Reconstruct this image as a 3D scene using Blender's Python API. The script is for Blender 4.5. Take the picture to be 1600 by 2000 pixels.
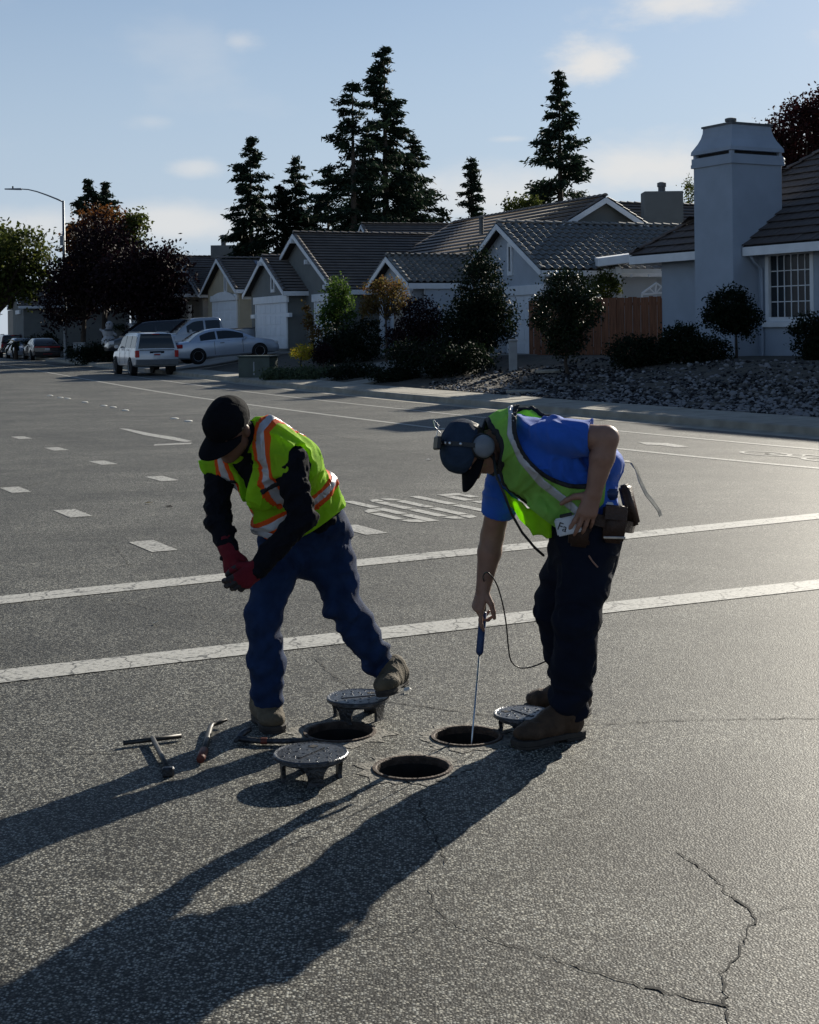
import bpy, bmesh, math, random
import numpy as np
from mathutils import Vector, Matrix, geometry

for _o in list(bpy.data.objects):
    bpy.data.objects.remove(_o, do_unlink=True)
SC = bpy.context.scene
COL = SC.collection
R = math.radians

# ------------------------------------------------------------------ camera
F_PX, CX, HY, CAM_H, ROLL = 2800.0, 800.0, 645.0, 1.70, R(0.7)
cam_data = bpy.data.cameras.new('camera')
cam_data.sensor_fit = 'HORIZONTAL'
cam_data.sensor_width = 36.0
cam_data.lens = 36.0 * F_PX / 1600.0
cam_data.shift_x = -(CX - 800.0) / 1600.0
cam_data.shift_y = -(1000.0 - HY) / 1600.0
cam_data.clip_start = 0.1
cam_data.clip_end = 3000.0
cam = bpy.data.objects.new('camera', cam_data)
cam.location = (0, 0, CAM_H)
cam.rotation_euler = (Matrix.Rotation(R(90), 3, 'X') @ Matrix.Rotation(-ROLL, 3, 'Z')).to_euler()
COL.objects.link(cam)
SC.camera = cam

# ------------------------------------------------------------------ world: sky with thin low cloud
SUN_AZ, SUN_EL = R(31.0), R(22.6)        # azimuth to the right of straight ahead
world = bpy.data.worlds.new('World')
SC.world = world
world.use_nodes = True
wn, wl = world.node_tree.nodes, world.node_tree.links
wn.clear()
w_out = wn.new('ShaderNodeOutputWorld')
w_bg = wn.new('ShaderNodeBackground')
w_bg.inputs['Strength'].default_value = 0.055
sky = wn.new('ShaderNodeTexSky')
sky.sky_type = 'NISHITA'
sky.sun_disc = False
sky.sun_elevation = SUN_EL
sky.sun_rotation = SUN_AZ
sky.altitude = 20
sky.air_density = 1.0
sky.dust_density = 0.3
sky.ozone_density = 3.0
w_tc = wn.new('ShaderNodeTexCoord')


def w_math(op, a, b=None):
    n = wn.new('ShaderNodeMath'); n.operation = op
    for i, v in enumerate((a, b)):
        if v is None:
            continue
        if isinstance(v, (int, float)):
            n.inputs[i].default_value = v
        else:
            wl.new(v, n.inputs[i])
    return n.outputs[0]


w_sep = wn.new('ShaderNodeSeparateXYZ')
wl.new(w_tc.outputs['Generated'], w_sep.inputs[0])
wx, wy, wz = w_sep.outputs
# cloud noise, stretched level
w_map = wn.new('ShaderNodeMapping'); w_map.inputs['Scale'].default_value = (1, 1, 2.2)
wl.new(w_tc.outputs['Generated'], w_map.inputs[0])
w_no = wn.new('ShaderNodeTexNoise'); w_no.inputs['Scale'].default_value = 16; w_no.inputs['Detail'].default_value = 6
w_no.inputs['Roughness'].default_value = 0.62
wl.new(w_map.outputs[0], w_no.inputs['Vector'])
w_no2 = wn.new('ShaderNodeTexNoise'); w_no2.inputs['Scale'].default_value = 5.5; w_no2.inputs['Detail'].default_value = 6
wl.new(w_map.outputs[0], w_no2.inputs['Vector'])
nz = w_math('SUBTRACT', w_no.outputs['Fac'], 0.5)
nz2 = w_math('SUBTRACT', w_no2.outputs['Fac'], 0.5)
az = w_math('ARCTAN2', wx, wy)
el = w_math('ARCSINE', wz)


def puff(px, py, wpx, hpx, amt, ragged=2.2):
    a0 = math.atan((px - CX) / F_PX); e0 = math.atan((HY - py + (CX - px) * math.tan(ROLL)) / F_PX)
    da = w_math('DIVIDE', w_math('SUBTRACT', az, a0), wpx / F_PX)
    de = w_math('DIVIDE', w_math('SUBTRACT', el, e0), hpx / F_PX)
    r2 = w_math('ADD', w_math('MULTIPLY', da, da), w_math('MULTIPLY', de, de))
    v = w_math('SUBTRACT', 1.0, w_math('SQRT', r2))
    v = w_math('ADD', v, w_math('MULTIPLY', nz, ragged))
    mr = wn.new('ShaderNodeMapRange'); mr.interpolation_type = 'SMOOTHSTEP'
    mr.inputs['From Min'].default_value = 0.0; mr.inputs['From Max'].default_value = 1.0
    mr.inputs['To Max'].default_value = amt
    wl.new(v, mr.inputs['Value'])
    return mr.outputs[0]


cl = None
for p in ((1165, 125, 110, 55, .85, 2.0), (1190, 108, 55, 45, .5, 1.4), (1340, 18, 190, 60, .8, 1.8), (1300, 330, 330, 75, .75, 1.3),
          (475, 85, 60, 32, .35, 1.6), (395, 332, 80, 26, .5, 1.4), (300, 245, 60, 22, .22, 1.6), (340, 440, 250, 60, .65, 1.0),
          (60, 450, 240, 60, .55, 1.0), (1000, 272, 50, 9, .3, 1.2), (980, 380, 330, 80, .6, 1.0), (1600, 330, 300, 130, .6, 1.2),
          (1900, 60, 300, 120, .7, 1.8), (-400, 380, 300, 80, .6, 1.4)):
    q = puff(*p)
    cl = q if cl is None else w_math('MAXIMUM', cl, q)
# broken cloud elsewhere in the sky, thinning overhead
mr = wn.new('ShaderNodeMapRange'); mr.interpolation_type = 'SMOOTHSTEP'
mr.inputs['From Min'].default_value = 0.07; mr.inputs['From Max'].default_value = 0.26
mr.inputs['To Max'].default_value = 0.18
wl.new(nz2, mr.inputs['Value'])
cl = w_math('MAXIMUM', cl, mr.outputs[0])
# thin veil of haze low in the sky, all the way round
hz = wn.new('ShaderNodeMapRange'); hz.interpolation_type = 'SMOOTHSTEP'
hz.inputs['From Min'].default_value = 0.0; hz.inputs['From Max'].default_value = 0.42; hz.inputs['To Min'].default_value = 0.85; hz.inputs['To Max'].default_value = 0.0
wl.new(el, hz.inputs['Value'])
w_hz = wn.new('ShaderNodeMix'); w_hz.data_type = 'RGBA'; w_hz.inputs['B'].default_value = (5.7, 6.75, 8.3, 1)
wl.new(hz.outputs[0], w_hz.inputs['Factor'])
w_mix = wn.new('ShaderNodeMix'); w_mix.data_type = 'RGBA'
wl.new(cl, w_mix.inputs['Factor'])
w_hsv = wn.new('ShaderNodeHueSaturation'); w_hsv.inputs['Saturation'].default_value = 1.02
wl.new(sky.outputs[0], w_hsv.inputs['Color'])
wl.new(w_hsv.outputs[0], w_hz.inputs['A']); wl.new(w_hz.outputs['Result'], w_mix.inputs['A'])
w_mix.inputs['B'].default_value = (9.6, 9.3, 8.9, 1)
wl.new(w_mix.outputs['Result'], w_bg.inputs['Color'])
wl.new(w_bg.outputs[0], w_out.inputs['Surface'])

# ------------------------------------------------------------------ sun
sun_data = bpy.data.lights.new('sun', 'SUN')
sun_data.energy = 5.0
sun_data.angle = R(0.53)
sun_data.color = (1.0, 0.93, 0.80)
sun = bpy.data.objects.new('sun', sun_data)
SUN_DIR = Vector((math.sin(SUN_AZ) * math.cos(SUN_EL), math.cos(SUN_AZ) * math.cos(SUN_EL), math.sin(SUN_EL)))
sun.rotation_euler = SUN_DIR.to_track_quat('Z', 'Y').to_euler()
sun.location = (20, 30, 25)
COL.objects.link(sun)

# ------------------------------------------------------------------ exposure
SC.render.engine = 'CYCLES'
vs = SC.view_settings
vs.view_transform = 'Standard'
vs.look = 'None'
vs.gamma = 1.0
vs.exposure = 0.66
vs.use_curve_mapping = False
SC.cycles.max_bounces = 6
SC.cycles.transparent_max_bounces = 6

# ------------------------------------------------------------------ helpers
_cr, _sr = math.cos(ROLL), math.sin(ROLL)


def at(px, py, d):
    """a point of the photograph at distance d in front of the camera, in world metres"""
    dx, dy = px - CX, py - HY
    x = dx * _cr - dy * _sr
    y = dx * _sr + dy * _cr
    return np.array((x / F_PX * d, d, CAM_H - y / F_PX * d))


def gnd(px, py, z=0.0):
    """where the ray through a pixel meets the level z"""
    dx, dy = px - CX, py - HY
    y = dx * _sr + dy * _cr
    return at(px, py, (CAM_H - z) * F_PX / y)


def tag(o, label=None, cat=None, group=None, kind=None):
    if label: o['label'] = label
    if cat: o['category'] = cat
    if group: o['group'] = group
    if kind: o['kind'] = kind
    return o


def empty(name, loc=(0, 0, 0), rz=0.0, parent=None):
    o = bpy.data.objects.new(name, None)
    o.location = loc
    o.rotation_euler = (0, 0, rz)
    o.empty_display_size = 0.2
    COL.objects.link(o)
    if parent: o.parent = parent
    return o


def base_of(p):
    """world matrix of a parent before the first depsgraph update"""
    m = p.matrix_parent_inverse @ Matrix.LocRotScale(p.location, p.rotation_euler, p.scale)
    return m if p.parent is None else base_of(p.parent) @ m


def link(name, me, mat, parent=None, world=False, smooth=False):
    o = bpy.data.objects.new(name, me)
    COL.objects.link(o)
    for m in (mat if isinstance(mat, (list, tuple)) else [mat]):
        if m is not None: me.materials.append(m)
    if smooth:
        me.polygons.foreach_set('use_smooth', [True] * len(me.polygons))
    if parent is not None:
        o.parent = parent
        if world:
            o.matrix_parent_inverse = base_of(parent).inverted()
    return o


def mesh(name, verts, faces, mat, parent=None, world=False, smooth=False):
    me = bpy.data.meshes.new(name)
    me.from_pydata([tuple(map(float, v)) for v in verts], [], [tuple(map(int, f)) for f in faces])
    me.update()
    return link(name, me, mat, parent, world, smooth)


def np_mesh(name, V, Fc, mat, parent=None, world=False, smooth=False):
    """V (n,3), Fc (m,k) with k fixed: fast"""
    me = bpy.data.meshes.new(name)
    V = np.asarray(V, np.float32); Fc = np.asarray(Fc, np.int32)
    n, k = Fc.shape
    me.vertices.add(len(V)); me.vertices.foreach_set('co', V.ravel())
    me.loops.add(n * k); me.loops.foreach_set('vertex_index', Fc.ravel())
    me.polygons.add(n)
    me.polygons.foreach_set('loop_start', np.arange(0, n * k, k, dtype=np.int32))
    me.update(calc_edges=True)
    me.validate()
    return link(name, me, mat, parent, world, smooth)


class MB:
    """collects simple shapes, then becomes one mesh"""
    def __init__(s): s.v, s.f = [], []

    def add(s, v, f):
        n = len(s.v); s.v += [tuple(map(float, p)) for p in v]; s.f += [tuple(i + n for i in q) for q in f]; return s

    def hexa(s, p):
        """8 corners: 4 bottom ring, 4 top ring"""
        return s.add(p, [(3, 2, 1, 0), (4, 5, 6, 7), (0, 1, 5, 4), (1, 2, 6, 5), (2, 3, 7, 6), (3, 0, 4, 7)])

    def box(s, x0, x1, y0, y1, z0, z1):
        return s.hexa([(x0, y0, z0), (x1, y0, z0), (x1, y1, z0), (x0, y1, z0), (x0, y0, z1), (x1, y0, z1), (x1, y1, z1), (x0, y1, z1)])

    def obox(s, o, a, b, c):
        """box from corner o with edge vectors a b c"""
        o, a, b, c = map(np.asarray, (o, a, b, c))
        return s.hexa([o, o + a, o + a + b, o + b, o + c, o + a + c, o + a + b + c, o + b + c])

    def prism(s, poly, ext):
        n = len(poly); ext = np.asarray(ext)
        a = [np.asarray(p, float) for p in poly]; b = [p + ext for p in a]
        return s.add(a + b, [tuple(range(n))[::-1], tuple(range(n, 2 * n))] + [(i, (i + 1) % n, (i + 1) % n + n, i + n) for i in range(n)])

    def tube(s, pts, rad, seg=8, cap=True):
        pts = [np.asarray(p, float) for p in pts]
        if not hasattr(rad, '__len__'): rad = [rad] * len(pts)
        rings = []; up = None
        for i, p in enumerate(pts):
            t = pts[min(i + 1, len(pts) - 1)] - pts[max(i - 1, 0)]
            t = t / (np.linalg.norm(t) + 1e-9)
            if up is None:
                up = np.array((0, 0, 1.0)) if abs(t[2]) < .9 else np.array((1.0, 0, 0))
            a = up - t * np.dot(up, t); a /= np.linalg.norm(a) + 1e-9; up = a
            b = np.cross(t, a)
            rings.append([p + rad[i] * (math.cos(q) * a + math.sin(q) * b) for q in (2 * math.pi * k / seg for k in range(seg))])
        v = [q for r in rings for q in r]; f = []
        for i in range(len(pts) - 1):
            for k in range(seg):
                k2 = (k + 1) % seg
                f.append((i * seg + k, i * seg + k2, (i + 1) * seg + k2, (i + 1) * seg + k))
        if cap:
            f.append(tuple(range(seg))[::-1]); f.append(tuple(range((len(pts) - 1) * seg, len(pts) * seg)))
        return s.add(v, f)

    def lathe(s, c, prof, seg=24, axis=(0, 0, 1)):
        """prof: (radius, height) list, revolved about axis at c"""
        ax = np.asarray(axis, float); ax /= np.linalg.norm(ax)
        h = np.array((1.0, 0, 0)) if abs(ax[0]) < .9 else np.array((0, 1.0, 0))
        a = h - ax * np.dot(h, ax); a /= np.linalg.norm(a); b = np.cross(ax, a); c = np.asarray(c, float)
        v, f = [], []
        for r, z in prof:
            for k in range(seg):
                q = 2 * math.pi * k / seg
                v.append(c + ax * z + r * (math.cos(q) * a + math.sin(q) * b))
        for i in range(len(prof) - 1):
            for k in range(seg):
                k2 = (k + 1) % seg
                f.append((i * seg + k, i * seg + k2, (i + 1) * seg + k2, (i + 1) * seg + k))
        if prof[0][0] > 1e-4: f.append(tuple(range(seg))[::-1])
        if prof[-1][0] > 1e-4: f.append(tuple(range((len(prof) - 1) * seg, len(prof) * seg)))
        return s.add(v, f)

    def build(s, name, mat, parent=None, world=False, smooth=False, bevel=0.0, seg=1):
        if bevel:
            bm = bmesh.new()
            vs_ = [bm.verts.new(p) for p in s.v]
            for q in s.f:
                try: bm.faces.new([vs_[i] for i in q])
                except ValueError: pass
            bmesh.ops.remove_doubles(bm, verts=bm.verts, dist=1e-5)
            bmesh.ops.bevel(bm, geom=[e for e in bm.edges if len(e.link_faces) == 2 and e.calc_face_angle(0) > .35], offset=bevel, segments=seg, affect='EDGES', clamp_overlap=True)
            me = bpy.data.meshes.new(name); bm.to_mesh(me); bm.free()
            return link(name, me, mat, parent, world, smooth)
        return mesh(name, s.v, s.f, mat, parent, world, smooth)


# ------------------------------------------------------------------ materials
def nodes(name):
    m = bpy.data.materials.new(name); m.use_nodes = True
    nt = m.node_tree
    return m, nt.nodes, nt.links, nt.nodes['Principled BSDF'], nt.nodes['Material Output']


def pm(name, col, rough=.75, var=.18, scale=6.0, bump=0.0, bscale=60.0, metal=0.0, spec=.4, transl=0.0, coat=0.0, stretch=(1, 1, 1), col2=None, sheen=0.0):
    m, N, L, B, O = nodes(name)
    tc = N.new('ShaderNodeTexCoord'); mp = N.new('ShaderNodeMapping'); mp.inputs['Scale'].default_value = stretch
    L.new(tc.outputs['Object'], mp.inputs[0])
    no = N.new('ShaderNodeTexNoise'); no.inputs['Scale'].default_value = scale; no.inputs['Detail'].default_value = 5
    L.new(mp.outputs[0], no.inputs['Vector'])
    mx = N.new('ShaderNodeMix'); mx.data_type = 'RGBA'
    c = np.array(col)
    mx.inputs['A'].default_value = (*np.clip(c * (1 - var), 0, 1), 1)
    mx.inputs['B'].default_value = (*(np.clip(c * (1 + var), 0, 1) if col2 is None else col2), 1)
    mr = N.new('ShaderNodeMapRange'); mr.inputs['From Min'].default_value = .3; mr.inputs['From Max'].default_value = .7
    L.new(no.outputs['Fac'], mr.inputs['Value']); L.new(mr.outputs[0], mx.inputs['Factor'])
    L.new(mx.outputs['Result'], B.inputs['Base Color'])
    B.inputs['Roughness'].default_value = rough; B.inputs['Metallic'].default_value = metal
    B.inputs['Specular IOR Level'].default_value = spec
    if coat: B.inputs['Coat Weight'].default_value = coat; B.inputs['Coat Roughness'].default_value = .06
    if sheen: B.inputs['Sheen Weight'].default_value = sheen
    if bump:
        n2 = N.new('ShaderNodeTexNoise'); n2.inputs['Scale'].default_value = bscale; n2.inputs['Detail'].default_value = 3
        L.new(mp.outputs[0], n2.inputs['Vector'])
        bp = N.new('ShaderNodeBump'); bp.inputs['Strength'].default_value = bump; bp.inputs['Distance'].default_value = .02
        L.new(n2.outputs['Fac'], bp.inputs['Height']); L.new(bp.outputs[0], B.inputs['Normal'])
    if transl:
        t = N.new('ShaderNodeBsdfTranslucent'); L.new(mx.outputs['Result'], t.inputs['Color'])
        ms = N.new('ShaderNodeMixShader'); ms.inputs[0].default_value = transl
        L.new(B.outputs[0], ms.inputs[1]); L.new(t.outputs[0], ms.inputs[2]); L.new(ms.outputs[0], O.inputs['Surface'])
    return m


def leaf_mat(name, c1, c2, transl=.3, rough=.7, spec=.14):
    """leaf colours differ leaf by leaf (random per island)"""
    m, N, L, B, O = nodes(name)
    g = N.new('ShaderNodeNewGeometry'); mx = N.new('ShaderNodeMix'); mx.data_type = 'RGBA'
    mx.inputs['A'].default_value = (*c1, 1); mx.inputs['B'].default_value = (*c2, 1)
    L.new(g.outputs['Random Per Island'], mx.inputs['Factor']); L.new(mx.outputs['Result'], B.inputs['Base Color'])
    B.inputs['Roughness'].default_value = rough; B.inputs['Specular IOR Level'].default_value = spec
    t = N.new('ShaderNodeBsdfTranslucent'); L.new(mx.outputs['Result'], t.inputs['Color'])
    ms = N.new('ShaderNodeMixShader'); ms.inputs[0].default_value = transl
    L.new(B.outputs[0], ms.inputs[1]); L.new(t.outputs[0], ms.inputs[2]); L.new(ms.outputs[0], O.inputs['Surface'])
    return m

# ================================================================== ground, road, kerb, pavement
_pk = np.array([(60.0, -8.0), (22.0, 4.0), (13.2, 8.0), (9.0, 12.0), (6.95, 14.2), (4.84, 17.01), (2.92, 20.09), (0.34, 24.99), (-2.7, 31.3), (-6.57, 39.88), (-10.95, 50.8), (-16.9, 66.0), (-23.79, 83.19), (-33.5, 108.0), (-52, 155), (-90, 250)])


def catmull(P, n=8):
    P = np.asarray(P, float); out = []
    for i in range(len(P) - 1):
        a, b, c, d = P[max(i - 1, 0)], P[i], P[i + 1], P[min(i + 2, len(P) - 1)]
        for k in range(n):
            t = k / n; out.append(.5 * ((2 * b) + (c - a) * t + (2 * a - 5 * b + 4 * c - d) * t * t + (-a + 3 * b - 3 * c + d) * t ** 3))
    out.append(P[-1]); return np.array(out)


PK = catmull(_pk, 6)
_o = np.argsort(PK[:, 1])


def xp(y): return float(np.interp(y, PK[_o, 1], PK[_o, 0]))      # lane line
def xc(y): return xp(y) + 4.3                                    # kerb


def smooth01(t): t = np.clip(t, 0, 1); return t * t * (3 - 2 * t)


def top_z(y): return float(np.interp(y, [0, 38, 48, 65, 80, 120], [.88, .88, .80, .97, 1.25, 1.3]))


def ground_z(x, y):
    dx = x - xc(y)
    if dx < 0: return 0.0
    flat = np.interp(y, [30, 50], [2.3, .6])
    return .13 + .02 * min(dx, 2) + (top_z(y) - .15) * float(smooth01((dx - flat) / (8.0 - flat)))


# --- materials
def asphalt_mat():
    m, N, L, B, O = nodes('asphalt')
    tc = N.new('ShaderNodeTexCoord')

    def noise(scale, det=4, rough=.55, dist=0):
        n = N.new('ShaderNodeTexNoise'); n.inputs['Scale'].default_value = scale; n.inputs['Detail'].default_value = det; n.inputs['Roughness'].default_value = rough
        n.inputs['Distortion'].default_value = dist; L.new(tc.outputs['Object'], n.inputs['Vector']); return n.outputs['Fac']

    def ramp(fac, a, b, c0, c1):
        r = N.new('ShaderNodeMapRange'); r.inputs['From Min'].default_value = a; r.inputs['From Max'].default_value = b; r.inputs['To Min'].default_value = c0; r.inputs['To Max'].default_value = c1
        L.new(fac, r.inputs['Value']); return r.outputs[0]

    def mul(a, b):
        n = N.new('ShaderNodeMath'); n.operation = 'MULTIPLY'; L.new(a, n.inputs[0]); L.new(b, n.inputs[1]); return n.outputs[0]

    vo = N.new('ShaderNodeTexVoronoi'); vo.inputs['Scale'].default_value = 120; vo.feature = 'F1'; L.new(tc.outputs['Object'], vo.inputs['Vector'])
    vc = N.new('ShaderNodeSeparateColor'); L.new(vo.outputs['Color'], vc.inputs[0])
    stone = ramp(vc.outputs[0], 0.28, 1.0, .28, 2.5)
    tar = ramp(vo.outputs['Distance'], .26, .62, 1.0, .16)
    v = mul(mul(stone, tar), ramp(noise(230, 2), .3, .7, .55, 1.45))
    v = mul(v, ramp(noise(1.4, 5, .65, .6), .3, .7, .74, 1.22)); v = mul(v, ramp(noise(.30, 4, .6, 1.2), .35, .65, .74, 1.20))
    mp = N.new('ShaderNodeMapping'); mp.inputs['Rotation'].default_value = (0, 0, -math.atan2(.883, -.47)); mp.inputs['Scale'].default_value = (.05, 1, 1); L.new(tc.outputs['Object'], mp.inputs[0])
    ns = N.new('ShaderNodeTexNoise'); ns.inputs['Scale'].default_value = 1.3; ns.inputs['Detail'].default_value = 5; L.new(mp.outputs[0], ns.inputs['Vector']); v = mul(v, ramp(ns.outputs['Fac'], .3, .7, .84, 1.14)); v = mul(v, ramp(noise(7, 4), .3, .7, .9, 1.12))
    # dusty worn ground round the holes, an oily dark patch to the right of them
    for (cx, cy, rad, amt) in ((.02, 5.75, 1.15, 1.32), (.85, 4.75, .62, .70), (-1.3, 4.2, .5, .82), (1.9, 7.6, .8, .85), (-1.7, 8.2, 1.0, .84)):
        dist = N.new('ShaderNodeVectorMath'); dist.operation = 'DISTANCE'; wv = N.new('ShaderNodeVectorMath'); wv.operation = 'ADD'; nzc = N.new('ShaderNodeTexNoise'); nzc.inputs['Scale'].default_value = 2.2; nzc.inputs['Detail'].default_value = 5; L.new(tc.outputs['Object'], nzc.inputs['Vector'])
        sc_ = N.new('ShaderNodeVectorMath'); sc_.operation = 'SCALE'; sc_.inputs['Scale'].default_value = 1.1; L.new(nzc.outputs['Color'], sc_.inputs[0]); L.new(tc.outputs['Object'], wv.inputs[0]); L.new(sc_.outputs[0], wv.inputs[1]); L.new(wv.outputs[0], dist.inputs[0]); dist.inputs[1].default_value = (cx + .55, cy + .55, .55)
        v = mul(v, ramp(dist.outputs['Value'], rad * .45, rad * 1.1, amt, 1.0))
    rgb = N.new('ShaderNodeMix'); rgb.data_type = 'RGBA'; rgb.inputs['A'].default_value = (.184, .175, .143, 1); rgb.inputs['B'].default_value = (.158, .160, .146, 1); L.new(vc.outputs[1], rgb.inputs['Factor'])
    sc = N.new('ShaderNodeVectorMath'); sc.operation = 'SCALE'; L.new(rgb.outputs['Result'], sc.inputs[0]); L.new(v, sc.inputs['Scale'])
    L.new(sc.outputs[0], B.inputs['Base Color'])
    B.inputs['Roughness'].default_value = .62; B.inputs['Specular IOR Level'].default_value = .22
    bp = N.new('ShaderNodeBump'); bp.inputs['Strength'].default_value = .4; bp.inputs['Distance'].default_value = .003
    hh = N.new('ShaderNodeMath'); hh.operation = 'ADD'; L.new(tar, hh.inputs[0]); L.new(noise(170, 2), hh.inputs[1]); L.new(hh.outputs[0], bp.inputs['Height']); L.new(bp.outputs[0], B.inputs['Normal'])
    return m


def paint_mat(name='road_paint', crack=True, worn=.42):
    m, N, L, B, O = nodes(name)
    tc = N.new('ShaderNodeTexCoord')
    no = N.new('ShaderNodeTexNoise'); no.inputs['Scale'].default_value = 35; no.inputs['Detail'].default_value = 6; no.inputs['Roughness'].default_value = .7; L.new(tc.outputs['Object'], no.inputs['Vector'])
    vo = N.new('ShaderNodeTexVoronoi'); vo.feature = 'DISTANCE_TO_EDGE'; vo.inputs['Scale'].default_value = 3.2
    wob = N.new('ShaderNodeTexNoise'); wob.inputs['Scale'].default_value = 9; wob.inputs['Detail'].default_value = 3; L.new(tc.outputs['Object'], wob.inputs['Vector'])
    ad = N.new('ShaderNodeMix'); ad.data_type = 'VECTOR'; ad.inputs['Factor'].default_value = .12; L.new(tc.outputs['Object'], ad.inputs['A']); L.new(wob.outputs['Color'], ad.inputs['B']); L.new(ad.outputs['Result'], vo.inputs['Vector'])
    r1 = N.new('ShaderNodeMapRange'); r1.inputs['From Min'].default_value = worn - .12; r1.inputs['From Max'].default_value = worn + .04; L.new(no.outputs['Fac'], r1.inputs['Value'])
    r2 = N.new('ShaderNodeMapRange'); r2.inputs['From Min'].default_value = .004; r2.inputs['From Max'].default_value = .022 if crack else .005; L.new(vo.outputs['Distance'], r2.inputs['Value'])
    mu = N.new('ShaderNodeMath'); mu.operation = 'MULTIPLY'; L.new(r1.outputs[0], mu.inputs[0]); L.new(r2.outputs[0], mu.inputs[1])
    mx = N.new('ShaderNodeMix'); mx.data_type = 'RGBA'; mx.inputs['A'].default_value = (.07, .068, .06, 1); mx.inputs['B'].default_value = (.42, .41, .37, 1); L.new(mu.outputs[0], mx.inputs['Factor'])
    L.new(mx.outputs['Result'], B.inputs['Base Color']); B.inputs['Roughness'].default_value = .6
    bp = N.new('ShaderNodeBump'); bp.inputs['Strength'].default_value = .4; bp.inputs['Distance'].default_value = .006; L.new(no.outputs['Fac'], bp.inputs['Height']); L.new(bp.outputs[0], B.inputs['Normal'])
    return m


m_asph = asphalt_mat()
m_paint = paint_mat('road_paint', True, .455)
m_paint2 = paint_mat('road_paint_worn', False, .50)
m_tar = pm('crack_dark', (.012, .012, .011), .9, .4, 60)
m_conc = pm('concrete', (.29, .27, .225), .85, .22, 3.0, .25, 90)
m_conc_d = pm('concrete_driveway', (.25, .235, .21), .85, .25, 2.0, .3, 60)
m_dirt = pm('yard_soil', (.075, .065, .05), .95, .4, 4.0, .6, 25)
m_stone = leaf_mat('river_stone', (.012, .012, .014), (.30, .30, .31), 0.0, .85)
_n = m_stone.node_tree; _g = [x for x in _n.nodes if x.type == 'NEW_GEOMETRY'][0]; _m = [x for x in _n.nodes if x.type == 'MIX'][0]; _p = _n.nodes.new('ShaderNodeMath'); _p.operation = 'POWER'; _p.inputs[1].default_value = 3.2
_n.links.new(_g.outputs['Random Per Island'], _p.inputs[0]); _n.links.new(_p.outputs[0], _m.inputs['Factor'])
m_iron = pm('cast_iron', (.055, .057, .062), .45, .35, 25, .4, 90, metal=.75, spec=.5)
m_ironrust = pm('rusty_iron', (.06, .042, .032), .75, .5, 20, .4, 80, metal=.3)
m_collar = pm('patch_asphalt', (.19, .18, .155), .85, .6, 45, .6, 80)
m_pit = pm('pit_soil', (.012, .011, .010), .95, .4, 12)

# --- the hole positions, used by the road mesh
HOLES = [(gnd(664, 1432), .138), (gnd(912, 1440), .135), (gnd(806, 1502), .140)]


def road():
    kerb = [(xc(y), y) for y in PK[_o, 1]]
    outer = kerb + [(-320, 250), (-320, -30), (64.3, -30)]
    pts = [Vector(p) for p in outer]; n = len(pts)
    edges = [(i, (i + 1) % n) for i in range(n)]
    for c, r in HOLES:
        k0 = len(pts); K = 40
        pts += [Vector((c[0] + r * math.cos(2 * math.pi * k / K), c[1] + r * math.sin(2 * math.pi * k / K))) for k in range(K)]
        edges += [(k0 + k, k0 + (k + 1) % K) for k in range(K)]
    v, e, f, *_ = geometry.delaunay_2d_cdt(pts, edges, [], 1, 1e-5)
    def keep(t):
        c = sum((v[i] for i in t), Vector((0, 0))) / len(t)
        return all((c.x - h[0]) ** 2 + (c.y - h[1]) ** 2 > (r * .995) ** 2 for h, r in HOLES)
    f = [t for t in f if keep(t)]
    o = mesh('road', [(p.x, p.y, 0) for p in v], f, m_asph)
    tag(o, kind='structure'); return o


ROAD = road()
g = mesh('ground', [(-1500, -200, -.6), (1500, -200, -.6), (1500, 2500, -.6), (-1500, 2500, -.6)], [(0, 1, 2, 3)], m_dirt); tag(g, kind='structure')


def terrain():
    ys = np.concatenate([np.arange(2, 24, 2.), np.arange(24, 70, 1.), np.arange(70, 130, 3.), np.arange(130, 260, 15.)])
    ds = np.concatenate([[.17], np.arange(1.9, 9, .45), [10, 14, 20, 30, 45, 70, 120, 200]])
    rs = np.random.RandomState(4); V = []; F = []
    for y in ys:
        for d in ds:
            x = xc(y) + d; z = ground_z(x, y) + (rs.normal(0, .018) if 2.2 < d < 10 else 0) - (.03 if d < 2 else 0)
            V.append((x, y, z))
    n = len(ds)
    for i in range(len(ys) - 1):
        for j in range(n - 1): q = i * n + j; F.append((q, q + 1, q + n + 1, q + n))
    o = mesh('yard_ground', V, F, m_dirt, smooth=True); tag(o, kind='structure'); return o


YARD = terrain()


def strip(name, pts, w, mat, z=.004, parent=None):
    """flat painted band along a ground polyline"""
    P = [np.asarray(p, float)[:2] for p in pts]; V = []; F = []
    for i, p in enumerate(P):
        t = P[min(i + 1, len(P) - 1)] - P[max(i - 1, 0)]; t /= np.linalg.norm(t); nn = np.array((-t[1], t[0]))
        ww = w[i] if hasattr(w, '__len__') else w
        V += [(*(p - nn * ww / 2), z), (*(p + nn * ww / 2), z)]
    for i in range(len(P) - 1): F.append((2 * i, 2 * i + 2, 2 * i + 3, 2 * i + 1))
    o = mesh(name, V, F, mat, parent); return o


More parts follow.
